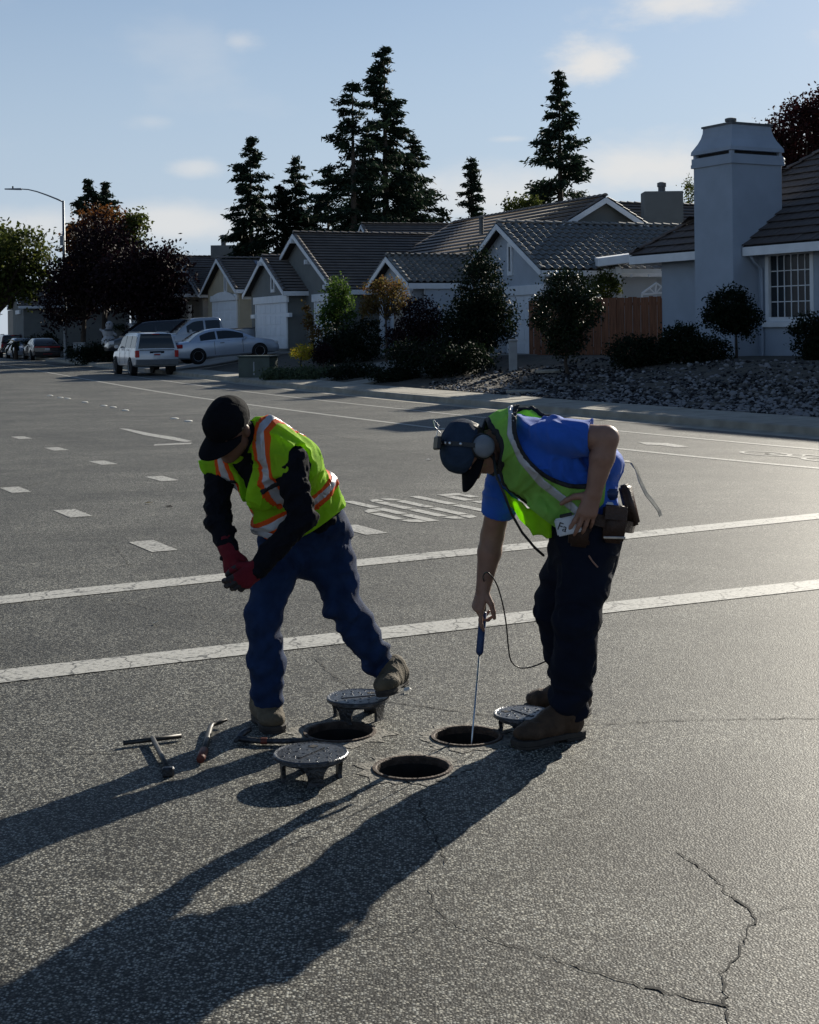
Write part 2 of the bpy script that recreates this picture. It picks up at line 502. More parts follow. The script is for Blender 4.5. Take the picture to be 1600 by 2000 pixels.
# kerb: a real step with a gutter
def kerb():
    ys = [y for y in np.concatenate([np.arange(8, 70, 1.5), np.arange(70, 200, 6.)])]
    V, F = [], []
    prof = [(-.42, .004), (-.04, .006), (-.005, .03), (.0, .125), (.03, .145), (.20, .15), (.20, -.05)]
    for y in ys:
        x = xc(y); t = np.array((xc(y + .5) - xc(y - .5), 1.0)); t /= np.linalg.norm(t); nn = np.array((t[1], -t[0]))
        for d, z in prof: p = np.array((x, y)) + nn * d; V.append((p[0], p[1], z))
    n = len(prof)
    for i in range(len(ys) - 1):
        for j in range(n - 1): q = i * n + j; F.append((q, q + 1, q + n + 1, q + n))
    o = mesh('kerb', V, F, m_conc); tag(o, kind='structure')


kerb()


def pavement():
    """concrete slabs, each a piece, lowered joints between them"""
    root = mesh('pavement', [], [], m_conc); me = root.data
    V, F = [], []
    ys = np.arange(15.0, 75.0, 1.6)
    for i, y in enumerate(ys):
        pts = []
        for yy in (y + .012, y + 1.588):
            t = np.array((xc(yy + .5) - xc(yy - .5), 1.0)); t /= np.linalg.norm(t); nn = np.array((t[1], -t[0]))
            pts.append((np.array((xc(yy), yy)) + nn * .205, np.array((xc(yy), yy)) + nn * 1.30))
        z = .153 + random.uniform(-.004, .004)
        s = MB(); s.hexa([(*pts[0][0], -.05), (*pts[0][1], -.05), (*pts[1][1], -.05), (*pts[1][0], -.05), (*pts[0][0], z), (*pts[0][1], z + .03), (*pts[1][1], z + .03), (*pts[1][0], z)])
        s.build('slab', m_conc, root, bevel=.008)
    far = [(xc(y), y) for y in np.arange(75, 200, 6.)]
    for i in range(len(far) - 1):
        a, b = far[i], far[i + 1]
        V += [(a[0] + .2, a[1], .15), (a[0] + 1.9, a[1], .17), (b[0] + 1.9, b[1], .17), (b[0] + .2, b[1], .15)]; q = 4 * i; F.append((q, q + 1, q + 2, q + 3))
    me.from_pydata(V, [], F); me.update(); tag(root, kind='structure')


random.seed(3)
pavement()

# --- painted markings: parts of the road
def gp(*pix): return [gnd(*p) for p in pix]


def cross_line(*pix):
    P = [p[:2] for p in gp(*pix)]; d = (P[-1] - P[0]) / np.linalg.norm(P[-1] - P[0])
    strip('crosswalk_line', [P[0] - d * 7.0] + P + [P[-1] + d * 5.0], .28, m_paint, .004, ROAD)


cross_line((-60, 1328.8), (300, 1288), (700, 1243), (1100, 1197), (1680, 1133))
cross_line((-60, 1179), (300, 1142), (700, 1100), (1100, 1060), (1680, 1000))
pl = [p for p in PK if 9 < p[1] < 150]
strip('lane_line', pl, .13, m_paint2, .004, ROAD)
strip('lane_line', [(p[0] + 2.35, p[1]) for p in pl if p[1] > 12], .11, m_paint2, .004, ROAD)
UR = np.array((-.47, .883)); NR = np.array((.883, .47))
def pdash(px, py, ln, w):
    c = gnd(px, py)[:2]; strip('dash', [c - UR * ln / 2, c + UR * ln / 2], w, m_paint2, .004, ROAD)
for p in ((42, 855), (110, 877), (201, 904), (316, 935), (30, 957), (142, 1003), (298, 1067), (705, 1035)): pdash(*p, .62, .21)
# STOP, read by drivers coming towards the crossing: stencilled strokes, each a part
def stop_word():
    o = gnd(672, 980)[:2]; a_ = NR; b_ = -UR      # b: from the far end of a letter to the near end (its top)
    H_ = 1.78

    def stroke(pts, w=.105):
        V = [(*(o + a_ * x + b_ * y), .0045) for x, y in pts]
        mesh('letter_stroke', V, [tuple(range(len(V)))], m_paint, ROAD)
    def bar(x, y0, y1, w=.11): stroke([(x - w / 2, y0), (x + w / 2, y0), (x + w / 2, y1), (x - w / 2, y1)])
    def cross(x0, x1, y, h=.2): stroke([(x0, y - h / 2), (x1, y - h / 2), (x1, y + h / 2), (x0, y + h / 2)])
    # P (upside down for us: stem on our right, bowl near us on our left)
    bar(.04, 0, .62); bar(.04, .68, 1.18); bar(.04, 1.24, H_)
    cross(-.10, -.03, .80); cross(-.10, -.03, 1.68)
    stroke([(-.10, .74), (-.17, .80), (-.20, .95), (-.10, .90)]); bar(-.155, 1.0, 1.50, .10); stroke([(-.10, 1.56), (-.20, 1.54), (-.17, 1.70), (-.10, 1.78)])
    # O
    bar(.27, .25, .88); bar(.27, .94, 1.53); bar(.49, .25, .88); bar(.49, .94, 1.53)
    stroke([(.215, .20), (.26, .03), (.36, 0), (.36, .17), (.325, .2)]); stroke([(.40, 0), (.50, .03), (.545, .2), (.43, .2), (.40, .17)])
    stroke([(.215, 1.58), (.325, 1.58), (.36, 1.61), (.36, 1.78), (.26, 1.75)]); stroke([(.40, 1.78), (.50, 1.75), (.545, 1.58), (.43, 1.58), (.40, 1.61)])
    # T
    bar(.79, 0, .8); bar(.79, .86, 1.55); cross(.64, .77, 1.69, .18); cross(.81, .94, 1.69, .18)
    # S (upside down)
    cross(1.05, 1.30, .09, .17); bar(1.08, .22, .62); cross(1.05, 1.30, .80, .18); bar(1.27, .96, 1.5); cross(1.05, 1.30, 1.66, .18); bar(1.27, .2, .42); bar(1.08, 1.36, 1.55)


stop_word()
# turn arrow far left, bicycle-lane arrow and bicycle on the right
def poly_mark(name, pix, mat=m_paint2, z=.005):
    mesh(name, [(*gnd(*p)[:2], z) for p in pix], [tuple(range(len(pix)))], mat, ROAD)
poly_mark('turn_arrow', [(232, 837), (250, 838), (300, 848), (340, 854), (375, 862), (362, 864), (320, 857), (280, 850)])
poly_mark('turn_arrow', [(302, 868), (376, 865), (372, 868), (300, 871)])
poly_mark('bike_lane_arrow', [(1246, 864), (1304, 866), (1346, 873), (1320, 874), (1292, 870), (1262, 869)])
c0 = gnd(1560, 893)[:2]
for dx in (-.62, .55):
    V = []; K = 20
    for k in range(K):
        for r in (.30, .24): V.append((*(c0 + UR * (-dx) * 1.0 + UR * r * math.cos(6.2832 * k / K) * 1.5 + NR * r * .8 * math.sin(6.2832 * k / K)), .005))
    mesh('bike_symbol', V, [(2 * k, (2 * k + 2) % (2 * K), (2 * k + 3) % (2 * K), 2 * k + 1) for k in range(K)], m_paint2, ROAD)
strip('bike_symbol', [c0 + UR * .62, c0 + NR * .30 + UR * .2, c0 - UR * .1 - NR * .05, c0 + UR * .62], .07, m_paint2, .0055, ROAD)
strip('bike_symbol', [c0 - UR * .1 - NR * .05, c0 + NR * .32 - UR * .35, c0 + NR * .30 + UR * .2], .07, m_paint2, .006, ROAD)
strip('bike_symbol', [c0 - UR * .55, c0 + NR * .42 - UR * .30], .07, m_paint2, .0065, ROAD)

# --- cracks
def crack(pix, w0, seed, depth=.003):
    rs = np.random.RandomState(seed); P = [gnd(*p)[:2] for p in pix]; Q = []
    for i in range(len(P) - 1):
        n = max(2, int(np.linalg.norm(P[i + 1] - P[i]) / .022))
        for k in range(n): Q.append(P[i] + (P[i + 1] - P[i]) * k / n)
    Q.append(P[-1]); Q = np.array(Q)
    j = rs.normal(0, .006, Q.shape); j = j + np.cumsum(rs.normal(0, .0015, Q.shape), 0) * .5; j[0] = 0
    Q = Q + j
    w = .55 * w0 * np.clip(rs.lognormal(0, .45, len(Q)), .3, 2.2); w[0] = w[-1] = w0 * .2
    strip('crack', Q, list(w), m_tar, .0028, ROAD)


CR = [([(0, 1471), (120, 1474), (240, 1472)], .008), ([(740, 1368), (860, 1385), (980, 1400), (1150, 1416), (1300, 1409), (1440, 1405), (1620, 1404)], .010), ([(610, 1283), (640, 1308), (690, 1350)], .007),
      ([(838, 1735), (845, 1772), (882, 1800), (970, 1840), (1040, 1858), (1110, 1882)], .006), ([(1110, 1882), (1160, 1898), (1220, 1918), (1300, 1938), (1380, 1955), (1425, 1964)], .014),
      ([(1320, 1662), (1395, 1715), (1430, 1750), (1475, 1784), (1462, 1822), (1446, 1868), (1415, 1902), (1424, 1960), (1436, 2010)], .009), ([(680, 1842), (780, 1825), (882, 1802)], .005),
      ([(815, 1562), (838, 1615), (858, 1662), (866, 1690)], .008), ([(180, 1164), (300, 1190), (380, 1203), (470, 1214)], .006), ([(655, 1530), (720, 1535), (800, 1552), (900, 1545), (985, 1512)], .006),
      ([(880, 1475), (930, 1462), (905, 1490)], .004), ([(620, 940), (700, 948), (790, 962)], .008), ([(0, 950), (60, 948), (85, 942)], .02), ([(560, 840), (640, 850), (720, 862)], .02),
      ([(1480, 1784), (1540, 1775), (1620, 1770)], .004), ([(220, 1063), (255, 1105), (120, 1112)], .008), ([(660, 870), (760, 880), (840, 890)], .015)]
for i, (p, w) in enumerate(CR): crack(p, w, 10 + i)

# --- small litter on the road: leaves and paper scraps, pavement markers
rs = np.random.RandomState(8)
m_leafdry = pm('dry_leaf', (.34, .25, .10), .8, .3, 30); m_scrap = pm('paper_scrap', (.7, .68, .62), .8, .1, 30)
def litter(px, py, s, mat, nm, lab):
    c = gnd(px, py); V = []
    n = 7
    for k in range(n):
        a = 6.283 * k / n; r = s * rs.uniform(.5, 1.1); V.append((r * math.cos(a), r * .6 * math.sin(a), .006 + .018 * rs.rand()))
    o = mesh(nm, V, [tuple(range(n))], mat); o.location = (c[0], c[1], 0); so = o.modifiers.new('t', 'SOLIDIFY'); so.thickness = .002
    tag(o, lab, 'litter')
litter(303, 1220, .018, m_scrap, 'paper_scrap', 'small white paper scrap between the crossing lines at left')
litter(795, 1353, .030, m_scrap, 'paper_scrap', 'pale scrap on the asphalt by the bending worker\'s rear boot')
litter(292, 984, .05, m_leafdry, 'dry_leaf', 'pale dry leaf lying past the far crossing line')
litter(328, 991, .05, m_tar, 'dark_leaf', 'dark curled leaf lying left of the bending worker')
litter(838, 899, .05, m_scrap, 'paper_scrap', 'white scrap on the lane just left of the headset worker\'s cap')
litter(1215, 970, .03, m_scrap, 'paper_scrap', 'tiny pale scrap on the lane right of the tool belt')
for i, p in enumerate(((98, 773), (118, 777), (132, 779), (166, 786), (203, 793), (221, 796), (245, 802), (341, 818), (368, 823))):
    c = gnd(*p); b = MB(); b.lathe((0, 0, 0), [(.085, 0), (.08, .012), (.05, .022), (.001, .025)], 14); o = b.build('road_marker', m_scrap, smooth=True); o.location = c
    tag(o, ('leftmost', 'second', 'third', 'fourth', 'fifth', 'sixth', 'seventh', 'eighth', 'rightmost')[i] + ' round white raised marker, counted left to right, on the far lane', 'road marker', 'raised markers in the lane')

# ================================================================== houses
m_stR = pm('stucco_blue_grey', (.35, .405, .48), .9, .07, 1.6, .5, 120)
m_stM = pm('stucco_pale_grey', (.41, .455, .51), .9, .07, 1.6, .4, 90)
m_stG = pm('stucco_olive_grey', (.17, .18, .175), .9, .08, 1.6, .4, 90)
m_stT = pm('stucco_tan', (.42, .36, .26), .9, .08, 1.6, .4, 90)
m_stT2 = pm('stucco_warm_grey', (.34, .31, .27), .9, .08, 1.6, .4, 90)
m_trim = pm('white_trim', (.74, .76, .78), .6, .06, 3)
m_door = pm('garage_door_white', (.72, .75, .79), .55, .05, 2)
m_tileF = pm('flat_tile_brown', (.125, .108, .098), .6, .2, 1.7, .12, 40, spec=.5)
m_tileB = pm('barrel_tile_grey', (.14, .14, .132), .5, .25, 2.4, .12, 40, spec=.55)
m_tileR = pm('shake_tile_brown', (.105, .088, .082), .78, .5, 1.9, .5, 30)
m_under = pm('roof_underlay', (.03, .03, .03), .95, .2, 5)
m_glass = pm('window_glass', (.022, .027, .034), .22, .2, 1.5, spec=.25)
m_wood = pm('fence_redwood', (.20, .085, .045), .8, .35, 3, .4, 30, stretch=(8, 8, .6))
m_solar = pm('solar_panel', (.03, .05, .09), .22, .2, 2, spec=.6)
m_pipe = pm('flue_pipe', (.10, .105, .11), .5, .2, 8, metal=.6)


def uvec(sl): v = np.array((sl, 1.0)); return v / np.linalg.norm(v)


class Frame:
    """house axes: t along the street (away from the camera), b into the plot, z up"""
    def __init__(s, o, sl): s.o = np.asarray(o[:2], float); s.u = uvec(sl); s.n = np.array((s.u[1], -s.u[0]))
    def __call__(s, t, b, z): p = s.o + s.u * t + s.n * b; return np.array((p[0], p[1], z))
    def vec(s, t, b, z): p = s.u * t + s.n * b; return np.array((p[0], p[1], z))


def tile_template(kind, w, l):
    if kind == 'flat':
        lo, hi = .066, .008; th = .018; x = w * .4985
        return ([(-x, 0, lo - th), (x, 0, lo - th), (x, l + .05, hi - .012), (-x, l + .05, hi - .012), (-x, 0, lo), (x, 0, lo), (x, l + .05, hi), (-x, l + .05, hi)],
                [(4, 5, 6, 7), (0, 1, 5, 4), (1, 2, 6, 5), (3, 0, 4, 7), (2, 3, 7, 6)])
    # S tile: a rounded pan and a cover
    V, F = [], []; n = 7; prof = []
    for k in range(n):
        t = k / (n - 1); x = (t - .5) * w * 1.04; z = .018 + .062 * max(0, math.sin(math.pi * min(t / .62, 1))) - .008 * max(0, math.sin(math.pi * max(0, (t - .62) / .38)))
        prof.append((x, z))
    for y, dz in ((0, .045), (l + .06, -.006)):
        for x, z in prof: V.append((x, y, z + dz))
    for x, z in prof: V.append((x, 0, z + .045 - .03))
    for k in range(n - 1): F.append((k, k + 1, n + k + 1, n + k)); F.append((2 * n + k, 2 * n + k + 1, k + 1, k))
    return V, F


def inside(poly, x, y):
    c = False; n = len(poly)
    for i in range(n):
        (x0, y0), (x1, y1) = poly[i], poly[(i + 1) % n]
        if (y0 > y) != (y1 > y) and x < (x1 - x0) * (y - y0) / (y1 - y0) + x0: c = not c
    return c


def roof_slope(roof, O, e, s, poly, kind, tw, tl, mat, n_obj=0, seed=0, jit=.25):
    """a tiled slope: O + e*a + s*b. Nearest tiles are pieces of their own, the rest one mass"""
    rs = np.random.RandomState(seed); O = np.asarray(O, float); e = nrm_(e); s = nrm_(s); h = np.cross(e, s)
    if h[2] < 0: h = -h; flip = True
    else: flip = False
    far_row = kind == 'flat' and not n_obj and len(poly) == 4 and abs(poly[0][0] - poly[3][0]) < .01 and abs(poly[1][0] - poly[2][0]) < .01
    if kind == 'flat' and not n_obj: tw = (poly[1][0] - poly[0][0]) if far_row else tw * 3.3; jit = .0
    V, F = tile_template(kind, tw, tl); V = np.array(V)
    A = [p[0] for p in poly]; Bv = [p[1] for p in poly]; spots = []
    r = 0; b = min(Bv)
    while b < max(Bv) - tl * .3:
        a = min(A) + (tw * .5 if (r % 2 and kind == 'flat' and not far_row) else 0) + tw * .5
        while a < max(A) + tw * .4:
            if inside(poly, min(max(a, min(A) + .01), max(A) - .01), b + tl * .5): spots.append((a, b, r))
            a += tw
        b += tl; r += 1
    key = []
    for a, b, r in spots:
        p = O + e * a + s * b; q = proj_(p); key.append(p[1] if -20 < q[0] < 1620 and -20 < q[1] < 2020 else 1e4 + p[1])
    order = np.argsort(key)
    me = None; jv, jf = [], []
    for i, k in enumerate(order):
        a, b, r = spots[k]
        P = O + e * a + s * b + h * rs.uniform(-.004, .004) * jit; th = rs.normal(0, .010) * jit
        ee = e * math.cos(th) + s * math.sin(th); ss = s * math.cos(th) - e * math.sin(th); hh = nrm_(h + ss * rs.normal(0, .02) * jit + ee * rs.normal(0, .02) * jit)
        if i < n_obj and key[k] < 1e4:
            if me is None:
                me = bpy.data.meshes.new('roof_tile'); me.from_pydata([tuple(v) for v in V], [], F); me.materials.append(mat); me.update()
            o = bpy.data.objects.new('roof_tile', me); COL.objects.link(o); o.parent = roof
            M = Matrix(((ee[0], ss[0], hh[0], P[0]), (ee[1], ss[1], hh[1], P[1]), (ee[2], ss[2], hh[2], P[2]), (0, 0, 0, 1)))
            o.matrix_parent_inverse = base_of(roof).inverted(); o.matrix_basis = M
        else:
            jv.append(P + V[:, :1] * ee + V[:, 1:2] * ss + V[:, 2:] * hh); jf.append(i)
    if jv:
        n = len(V); VV = np.concatenate(jv); FF = np.concatenate([np.array(F) + n * k for k in range(len(jv))])
        o = np_mesh('roof_tiles', VV, FF, mat, roof, True); tag(o, kind='stuff')


def nrm_(v): v = np.asarray(v, float); return v / np.linalg.norm(v)


def proj_(p):
    x = p[0] / p[1] * F_PX; y = (CAM_H - p[2]) / p[1] * F_PX
    return (CX + x * _cr + y * _sr, HY - x * _sr + y * _cr)


def caps(roof, p0, p1, mat, step=.38, r=.11, obj=False):
    """row of half-round ridge tiles"""
    p0, p1 = np.asarray(p0, float), np.asarray(p1, float); L = np.linalg.norm(p1 - p0); n = max(1, int(L / step)); d = (p1 - p0) / L
    side = nrm_(np.cross(d, (0, 0, 1))); up = np.cross(side, d); m = MB()
    for i in range(n):
        q = MB() if obj else m
        a = p0 + d * (i * step); b = a + d * (step * 1.12)
        V = []
        for P_, rr, lift in ((a, r * 1.08, .035), (b, r * .92, .005)):
            for k in range(6):
                an = math.pi * k / 5; V.append(P_ + side * rr * math.cos(an) + up * (rr * .75 * math.sin(an) + lift))
        q.add(V, [(k, k + 1, 7 + k, 6 + k) for k in range(5)] + [(0, 5, 4, 3, 2, 1)])
        if obj: q.build('ridge_tile', mat, roof, True)
    if not obj:
        o = m.build('ridge_tiles', mat, roof, True); tag(o, kind='stuff')


def board(parent, p0, p1, h, d, mat, name='fascia', up=(0, 0, 1), out=None):
    """plank from p0 to p1, h tall downwards, d thick towards out"""
    p0, p1 = np.asarray(p0, float), np.asarray(p1, float); up = np.asarray(up, float); m = MB()
    if out is None: out = nrm_(np.cross(p1 - p0, up))
    m.obox(p0 - up * h, p1 - p0, np.asarray(out) * d, up * h); return m.build(name, mat, parent, True, bevel=.006)


def gable_wing(h, fr, tc, hw, b0, b1, z0, ze, za, wall, tmat, kind='flat', tw=.33, tl=.34, over=.35, n_obj=0, seed=1, trimw=.20, far=True, capobj=False, wall_in=.40):
    """walls with a street-facing gable, ridge running into the plot"""
    wi = hw - wall_in; k = (za - ze) / hw; zt = ze + k * wall_in - .06
    m = MB()
    poly = [fr(tc - wi, b0, z0), fr(tc + wi, b0, z0), fr(tc + wi, b0, zt), fr(tc, b0, za - .10), fr(tc - wi, b0, zt)]
    ext = fr.vec(0, b1 - b0, 0); m.prism(poly, ext); m.build('wall', wall, h, True)
    # roof slabs
    rb0 = b0 - over; m = MB(); T = .09
    for sg in (-1, 1):
        a = fr(tc + sg * hw, rb0, ze); b = fr(tc + sg * hw, b1, ze); c = fr(tc, b1, za); d = fr(tc, rb0, za); dn = np.array((0, 0, -T))
        m.hexa([a + dn, b + dn, c + dn, d + dn, a, b, c, d])
    roof = m.build('roof', m_under, h, True)
    L = b1 - rb0; sl = math.hypot(hw, za - ze)
    for sg in ((-1, 1) if far else (-1,)):
        roof_slope(roof, fr(tc + sg * hw, rb0, ze + .0), fr.vec(0, 1, 0), fr.vec(-sg * hw, 0, za - ze), [(0, 0), (L, 0), (L, sl), (0, sl)], kind, tw, tl, tmat, n_obj if sg < 0 else 0, seed + sg)
    caps(roof, fr(tc, rb0, za + .03), fr(tc, b1, za + .03), tmat, obj=capobj)
    for sg in (-1, 1):
        caps(roof, fr(tc + sg * hw, rb0 + .05, ze + .02), fr(tc, rb0 + .05, za + .02), tmat, .33, .085, obj=capobj and sg < 0)
        p0, p1 = fr(tc + sg * (hw + .02), rb0 - .012, ze - .01), fr(tc, rb0 - .012, za - .012); board(h, p0, p1, trimw, .04, m_trim, 'barge_board', out=-np.append(fr.n, 0))
        e0, e1 = fr(tc + sg * (hw + .0), rb0, ze - .015), fr(tc + sg * (hw + .0), b1, ze - .015); board(h, e0, e1, .20, .05, m_trim, 'fascia', out=np.append(fr.u * sg, 0))
    return roof


def slit_window(h, fr, t, z0, z1, w, b=-.03):
    m = MB(); o = fr(t - w / 2, b, z0); a = fr.vec(w, 0, 0); c = np.array((0, 0, z1 - z0)); d = -np.append(fr.n, 0)
    def bar(t0, t1, za, zb): q = MB(); q.obox(fr(t0, b + .03, za), fr.vec(t1 - t0, 0, 0), d * .07, (0, 0, zb - za)); return q
    w2 = w / 2
    fm = MB()
    for t0, t1, za, zb in ((t - w2 - .1, t + w2 + .1, z1, z1 + .14), (t - w2 - .1, t + w2 + .1, z0 - .14, z0), (t - w2 - .1, t - w2, z0, z1), (t + w2, t + w2 + .1, z0, z1)): fm.obox(fr(t0, b + .03, za), fr.vec(t1 - t0, 0, 0), d * .07, (0, 0, zb - za))
    win = fm.build('window', m_trim, h, True)
    m.obox(fr(t - w2, b + .03, z0), a, d * .02, c); m.build('pane', m_glass, win, True)


def garage_door(h, fr, t0, t1, z0, z1, rows=4, cols=4, b=0.0, mat=None, trim=.22, arch=False):
    mat = mat or m_door; d = -np.append(fr.n, 0)
    m = MB(); m.obox(fr(t0, b, z0), fr.vec(t1 - t0, 0, 0), d * .03, (0, 0, z1 - z0)); door = m.build('garage_door', mat, h, True)
    rh = (z1 - z0) / rows; cw = (t1 - t0) / cols
    for r in range(rows):
        for c in range(cols):
            q = MB(); q.obox(fr(t0 + c * cw + .07, b - .03, z0 + r * rh + .06), fr.vec(cw - .14, 0, 0), d * .018, (0, 0, rh - .12)); q.build('panel', mat, door, True, bevel=.008)
    q = MB(); q.obox(fr(t0 - trim - .1, b, z1 + .003), fr.vec(t1 - t0 + 2 * trim + .2, 0, 0), d * .12, (0, 0, trim * 1.5)); q.build('door_head', m_trim, h, True, bevel=.01)
    for a0, a1 in ((t0 - trim * .6, t0 - .003), (t1 + .003, t1 + trim * .6)):
        q = MB(); q.obox(fr(a0, b, z0), fr.vec(a1 - a0, 0, 0), d * .07, (0, 0, z1 - z0)); q.build('door_jamb', m_trim, h, True)
    return door


# ------------------------------------------------------------------ the near house with the tall chimney
def house_near():
    fr = Frame((10.06, 38.0), -.55)
    h = empty('house', tuple(fr(2, 0, .8))); tag(h, 'blue grey stucco house with tall flared chimney and gridded white window', 'house')
    T0, T1 = -9.0, 5.27; ze, eb = 3.84, -.55; depth = 11.0
    zt = 3.78
    # walls, with a real opening for the window
    w0, w1, zb0, zb1 = -.84, .76, 1.90, 3.61
    m = MB(); z0 = .55
    for t0, t1, za, zb in ((T0, w0, z0, zt), (w1, T1, z0, zt), (w0, w1, z0, zb0), (w0, w1, zb1, zt)): m.obox(fr(t0, 0, za), fr.vec(t1 - t0, 0, 0), fr.vec(0, .2, 0), (0, 0, zb - za))
    m.obox(fr(T1 - .2, .2, z0), fr.vec(.2, 0, 0), fr.vec(0, depth - .2, 0), (0, 0, zt - z0)); m.obox(fr(T0, .2, z0), fr.vec(.2, 0, 0), fr.vec(0, depth - .2, 0), (0, 0, zt - z0)); m.obox(fr(T0 + .2, depth - .2, z0), fr.vec(T1 - T0 - .4, 0, 0), fr.vec(0, .2, 0), (0, 0, zt - z0))
    m.obox(fr(w0, .19, zb0), fr.vec(w1 - w0, 0, 0), fr.vec(0, .02, 0), (0, 0, zb1 - zb0))
    m.build('wall', m_stR, h, True)
    # window: frame, panes, glazing bars, sill
    d = -np.append(fr.n, 0); f = MB()
    for t0, t1, za, zb in ((w0 - .09, w1 + .09, zb1 - .03, zb1 + .09), (w0 - .09, w1 + .09, zb0 - .09, zb0 + .03), (w0 - .09, w0 + .035, zb0 + .03, zb1 - .03), (w1 - .035, w1 + .09, zb0 + .03, zb1 - .03)): f.obox(fr(t0, .06, za), fr.vec(t1 - t0, 0, 0), d * .09, (0, 0, zb - za))
    win = f.build('window', m_trim, h, True)
    nc, nr = 6, 4; a0, a1, b0, b1 = w0 + .035, w1 - .035, zb0 + .03, zb1 - .03; cw, rh = (a1 - a0) / nc, (b1 - b0) / nr
    for c in range(nc):
        for r in range(nr):
            q = MB(); q.obox(fr(a0 + c * cw + .012, .085, b0 + r * rh + .012), fr.vec(cw - .024, 0, 0), d * .012, (0, 0, rh - .024)); q.build('pane', m_glass, win, True)
    for c in range(1, nc): q = MB(); q.obox(fr(a0 + c * cw - .013, .09, b0), fr.vec(.026, 0, 0), d * .035, (0, 0, b1 - b0)); q.build('glazing_bar', m_trim, win, True)
    for r in range(1, nr): q = MB(); q.obox(fr(a0, .088, b0 + r * rh - .012), fr.vec(a1 - a0, 0, 0), d * .030, (0, 0, .024)); q.build('glazing_bar', m_trim, win, True)
    q = MB(); q.obox(fr(w0 - .14, .02, zb0 - .24), fr.vec(w1 - w0 + .28, 0, 0), d * .14, (0, 0, .145)); q.build('sill', m_trim, h, True, bevel=.012)
    # hipped roof: street slope and far-end hip
    pitch = math.tan(R(36)); ridge_b = 5.3; zr = ze + pitch * (ridge_b - eb); te = T1 + .8; run = ridge_b - eb
    A, B_, C_, D_ = fr(T0, eb, ze), fr(te, eb, ze), fr(te - run, ridge_b, zr), fr(T0, ridge_b, zr); E_ = fr(te, 2 * ridge_b - eb, ze); G_ = fr(T0, 2 * ridge_b - eb, ze)
    dn = np.array((0, 0, -.10)); m = MB()
    pts = [A, B_, C_, D_, E_, G_]; V = pts + [p + dn for p in pts]
    m.add(V, [(1, 0, 3, 2), (4, 1, 2), (5, 4, 2, 3), (6, 7, 8, 9), (7, 10, 8), (10, 11, 9, 8), (0, 1, 7, 6), (1, 4, 10, 7), (4, 5, 11, 10)])
    roof = m.build('roof', m_under, h, True)
    sl = run / math.cos(R(36)); L = te - T0
    roof_slope(roof, B_, A - B_, fr.vec(0, run, zr - ze), [(0, 0), (L, 0), (L, sl), (run, sl)], 'flat', .30, .37, m_tileR, 300, 7, jit=1.0)
    roof_slope(roof, B_, E_ - B_, fr.vec(-run, 0, zr - ze), [(0, 0), (2 * run, 0), (run, sl)], 'flat', .30, .37, m_tileR, 0, 9)
    roof_slope(roof, G_, E_ - G_, fr.vec(0, -run, zr - ze), [(0, 0), (L, 0), (L - run, sl), (0, sl)], 'flat', .30, .37, m_tileR, 0, 11)
    caps(roof, B_ + (0, 0, .03), C_ + (0, 0, .04), m_tileR, .40, .10, obj=True); caps(roof, C_ + (0, 0, .03), D_ + (0, 0, .03), m_tileR, .4, .1)
    board(h, fr(T0, eb, ze - .012), fr(1.10, eb, ze - .012), .24, .05, m_trim, 'gutter', out=d); board(h, fr(2.74, eb, ze - .012), fr(te, eb, ze - .012), .24, .05, m_trim, 'gutter', out=d)
    board(h, B_ - (0, 0, .012), E_ - (0, 0, .012), .24, .05, m_trim, 'gutter', out=np.append(fr.u, 0))
    m = MB(); m.tube([fr(.95, eb + .1, ze - .24), fr(.95, eb + .25, ze - .42), fr(.95, -.06, ze - .60), fr(.95, -.06, .9)], .04, 8); m.build('downpipe', m_stR, h, True)
    # chimney
    t0, t1, f0, f1 = 1.14, 2.71, -.90, .9
    m = MB(); m.obox(fr(t0, f0, .6), fr.vec(t1 - t0, 0, 0), fr.vec(0, f1 - f0, 0), (0, 0, 6.14 - .6)); ch = m.build('chimney', m_stR, h, True, bevel=.015)
    def ring(ins, z): return [fr(t0 + ins, f0 + ins, z), fr(t1 - ins, f0 + ins, z), fr(t1 - ins, f1 - ins, z), fr(t0 + ins, f1 - ins, z)]
    def stack(levels, name, mat, par):
        V = []; F = []
        for i, z in levels: V += ring(i, z)
        for k in range(len(levels) - 1):
            for j in range(4): F.append((4 * k + j, 4 * k + (j + 1) % 4, 4 * k + 4 + (j + 1) % 4, 4 * k + 4 + j))
        F += [(3, 2, 1, 0), tuple(range(len(V) - 4, len(V)))]
        return mesh(name, V, F, mat, par, True)
    stack([(-.05, 6.10), (-.05, 6.20), (-.035, 6.20), (-.035, 6.36)], 'band', m_stR, ch)
    stack([(.10, 6.35), (.10, 6.47)], 'slot_core', m_under, ch)
    for (a, b) in (((t0, f0), (1, 1)), ((t1 - .1, f0), (1, 1)), ((t0, f1 - .1), (1, 1)), ((t1 - .1, f1 - .1), (1, 1))):
        m = MB(); m.obox(fr(a[0], a[1], 6.355), fr.vec(.1, 0, 0), fr.vec(0, .1, 0), (0, 0, .12)); m.build('corner_post', m_stR, ch, True)
    stack([(-.05, 6.46), (-.04, 6.56), (.02, 6.66), (.09, 6.78), (.15, 6.92), (.185, 7.06), (.195, 7.20)], 'shroud', m_stR, ch)
    stack([(.16, 7.195), (.16, 7.25), (.5, 7.29)], 'chimney_cap', m_pipe, ch)
    m = MB(); m.lathe(fr((t0 + t1) / 2 + .25, 0, 7.26), [(.13, 0), (.13, .14), (.16, .145), (.16, .22), (.10, .24)], 18); m.build('flue', m_pipe, ch, True)
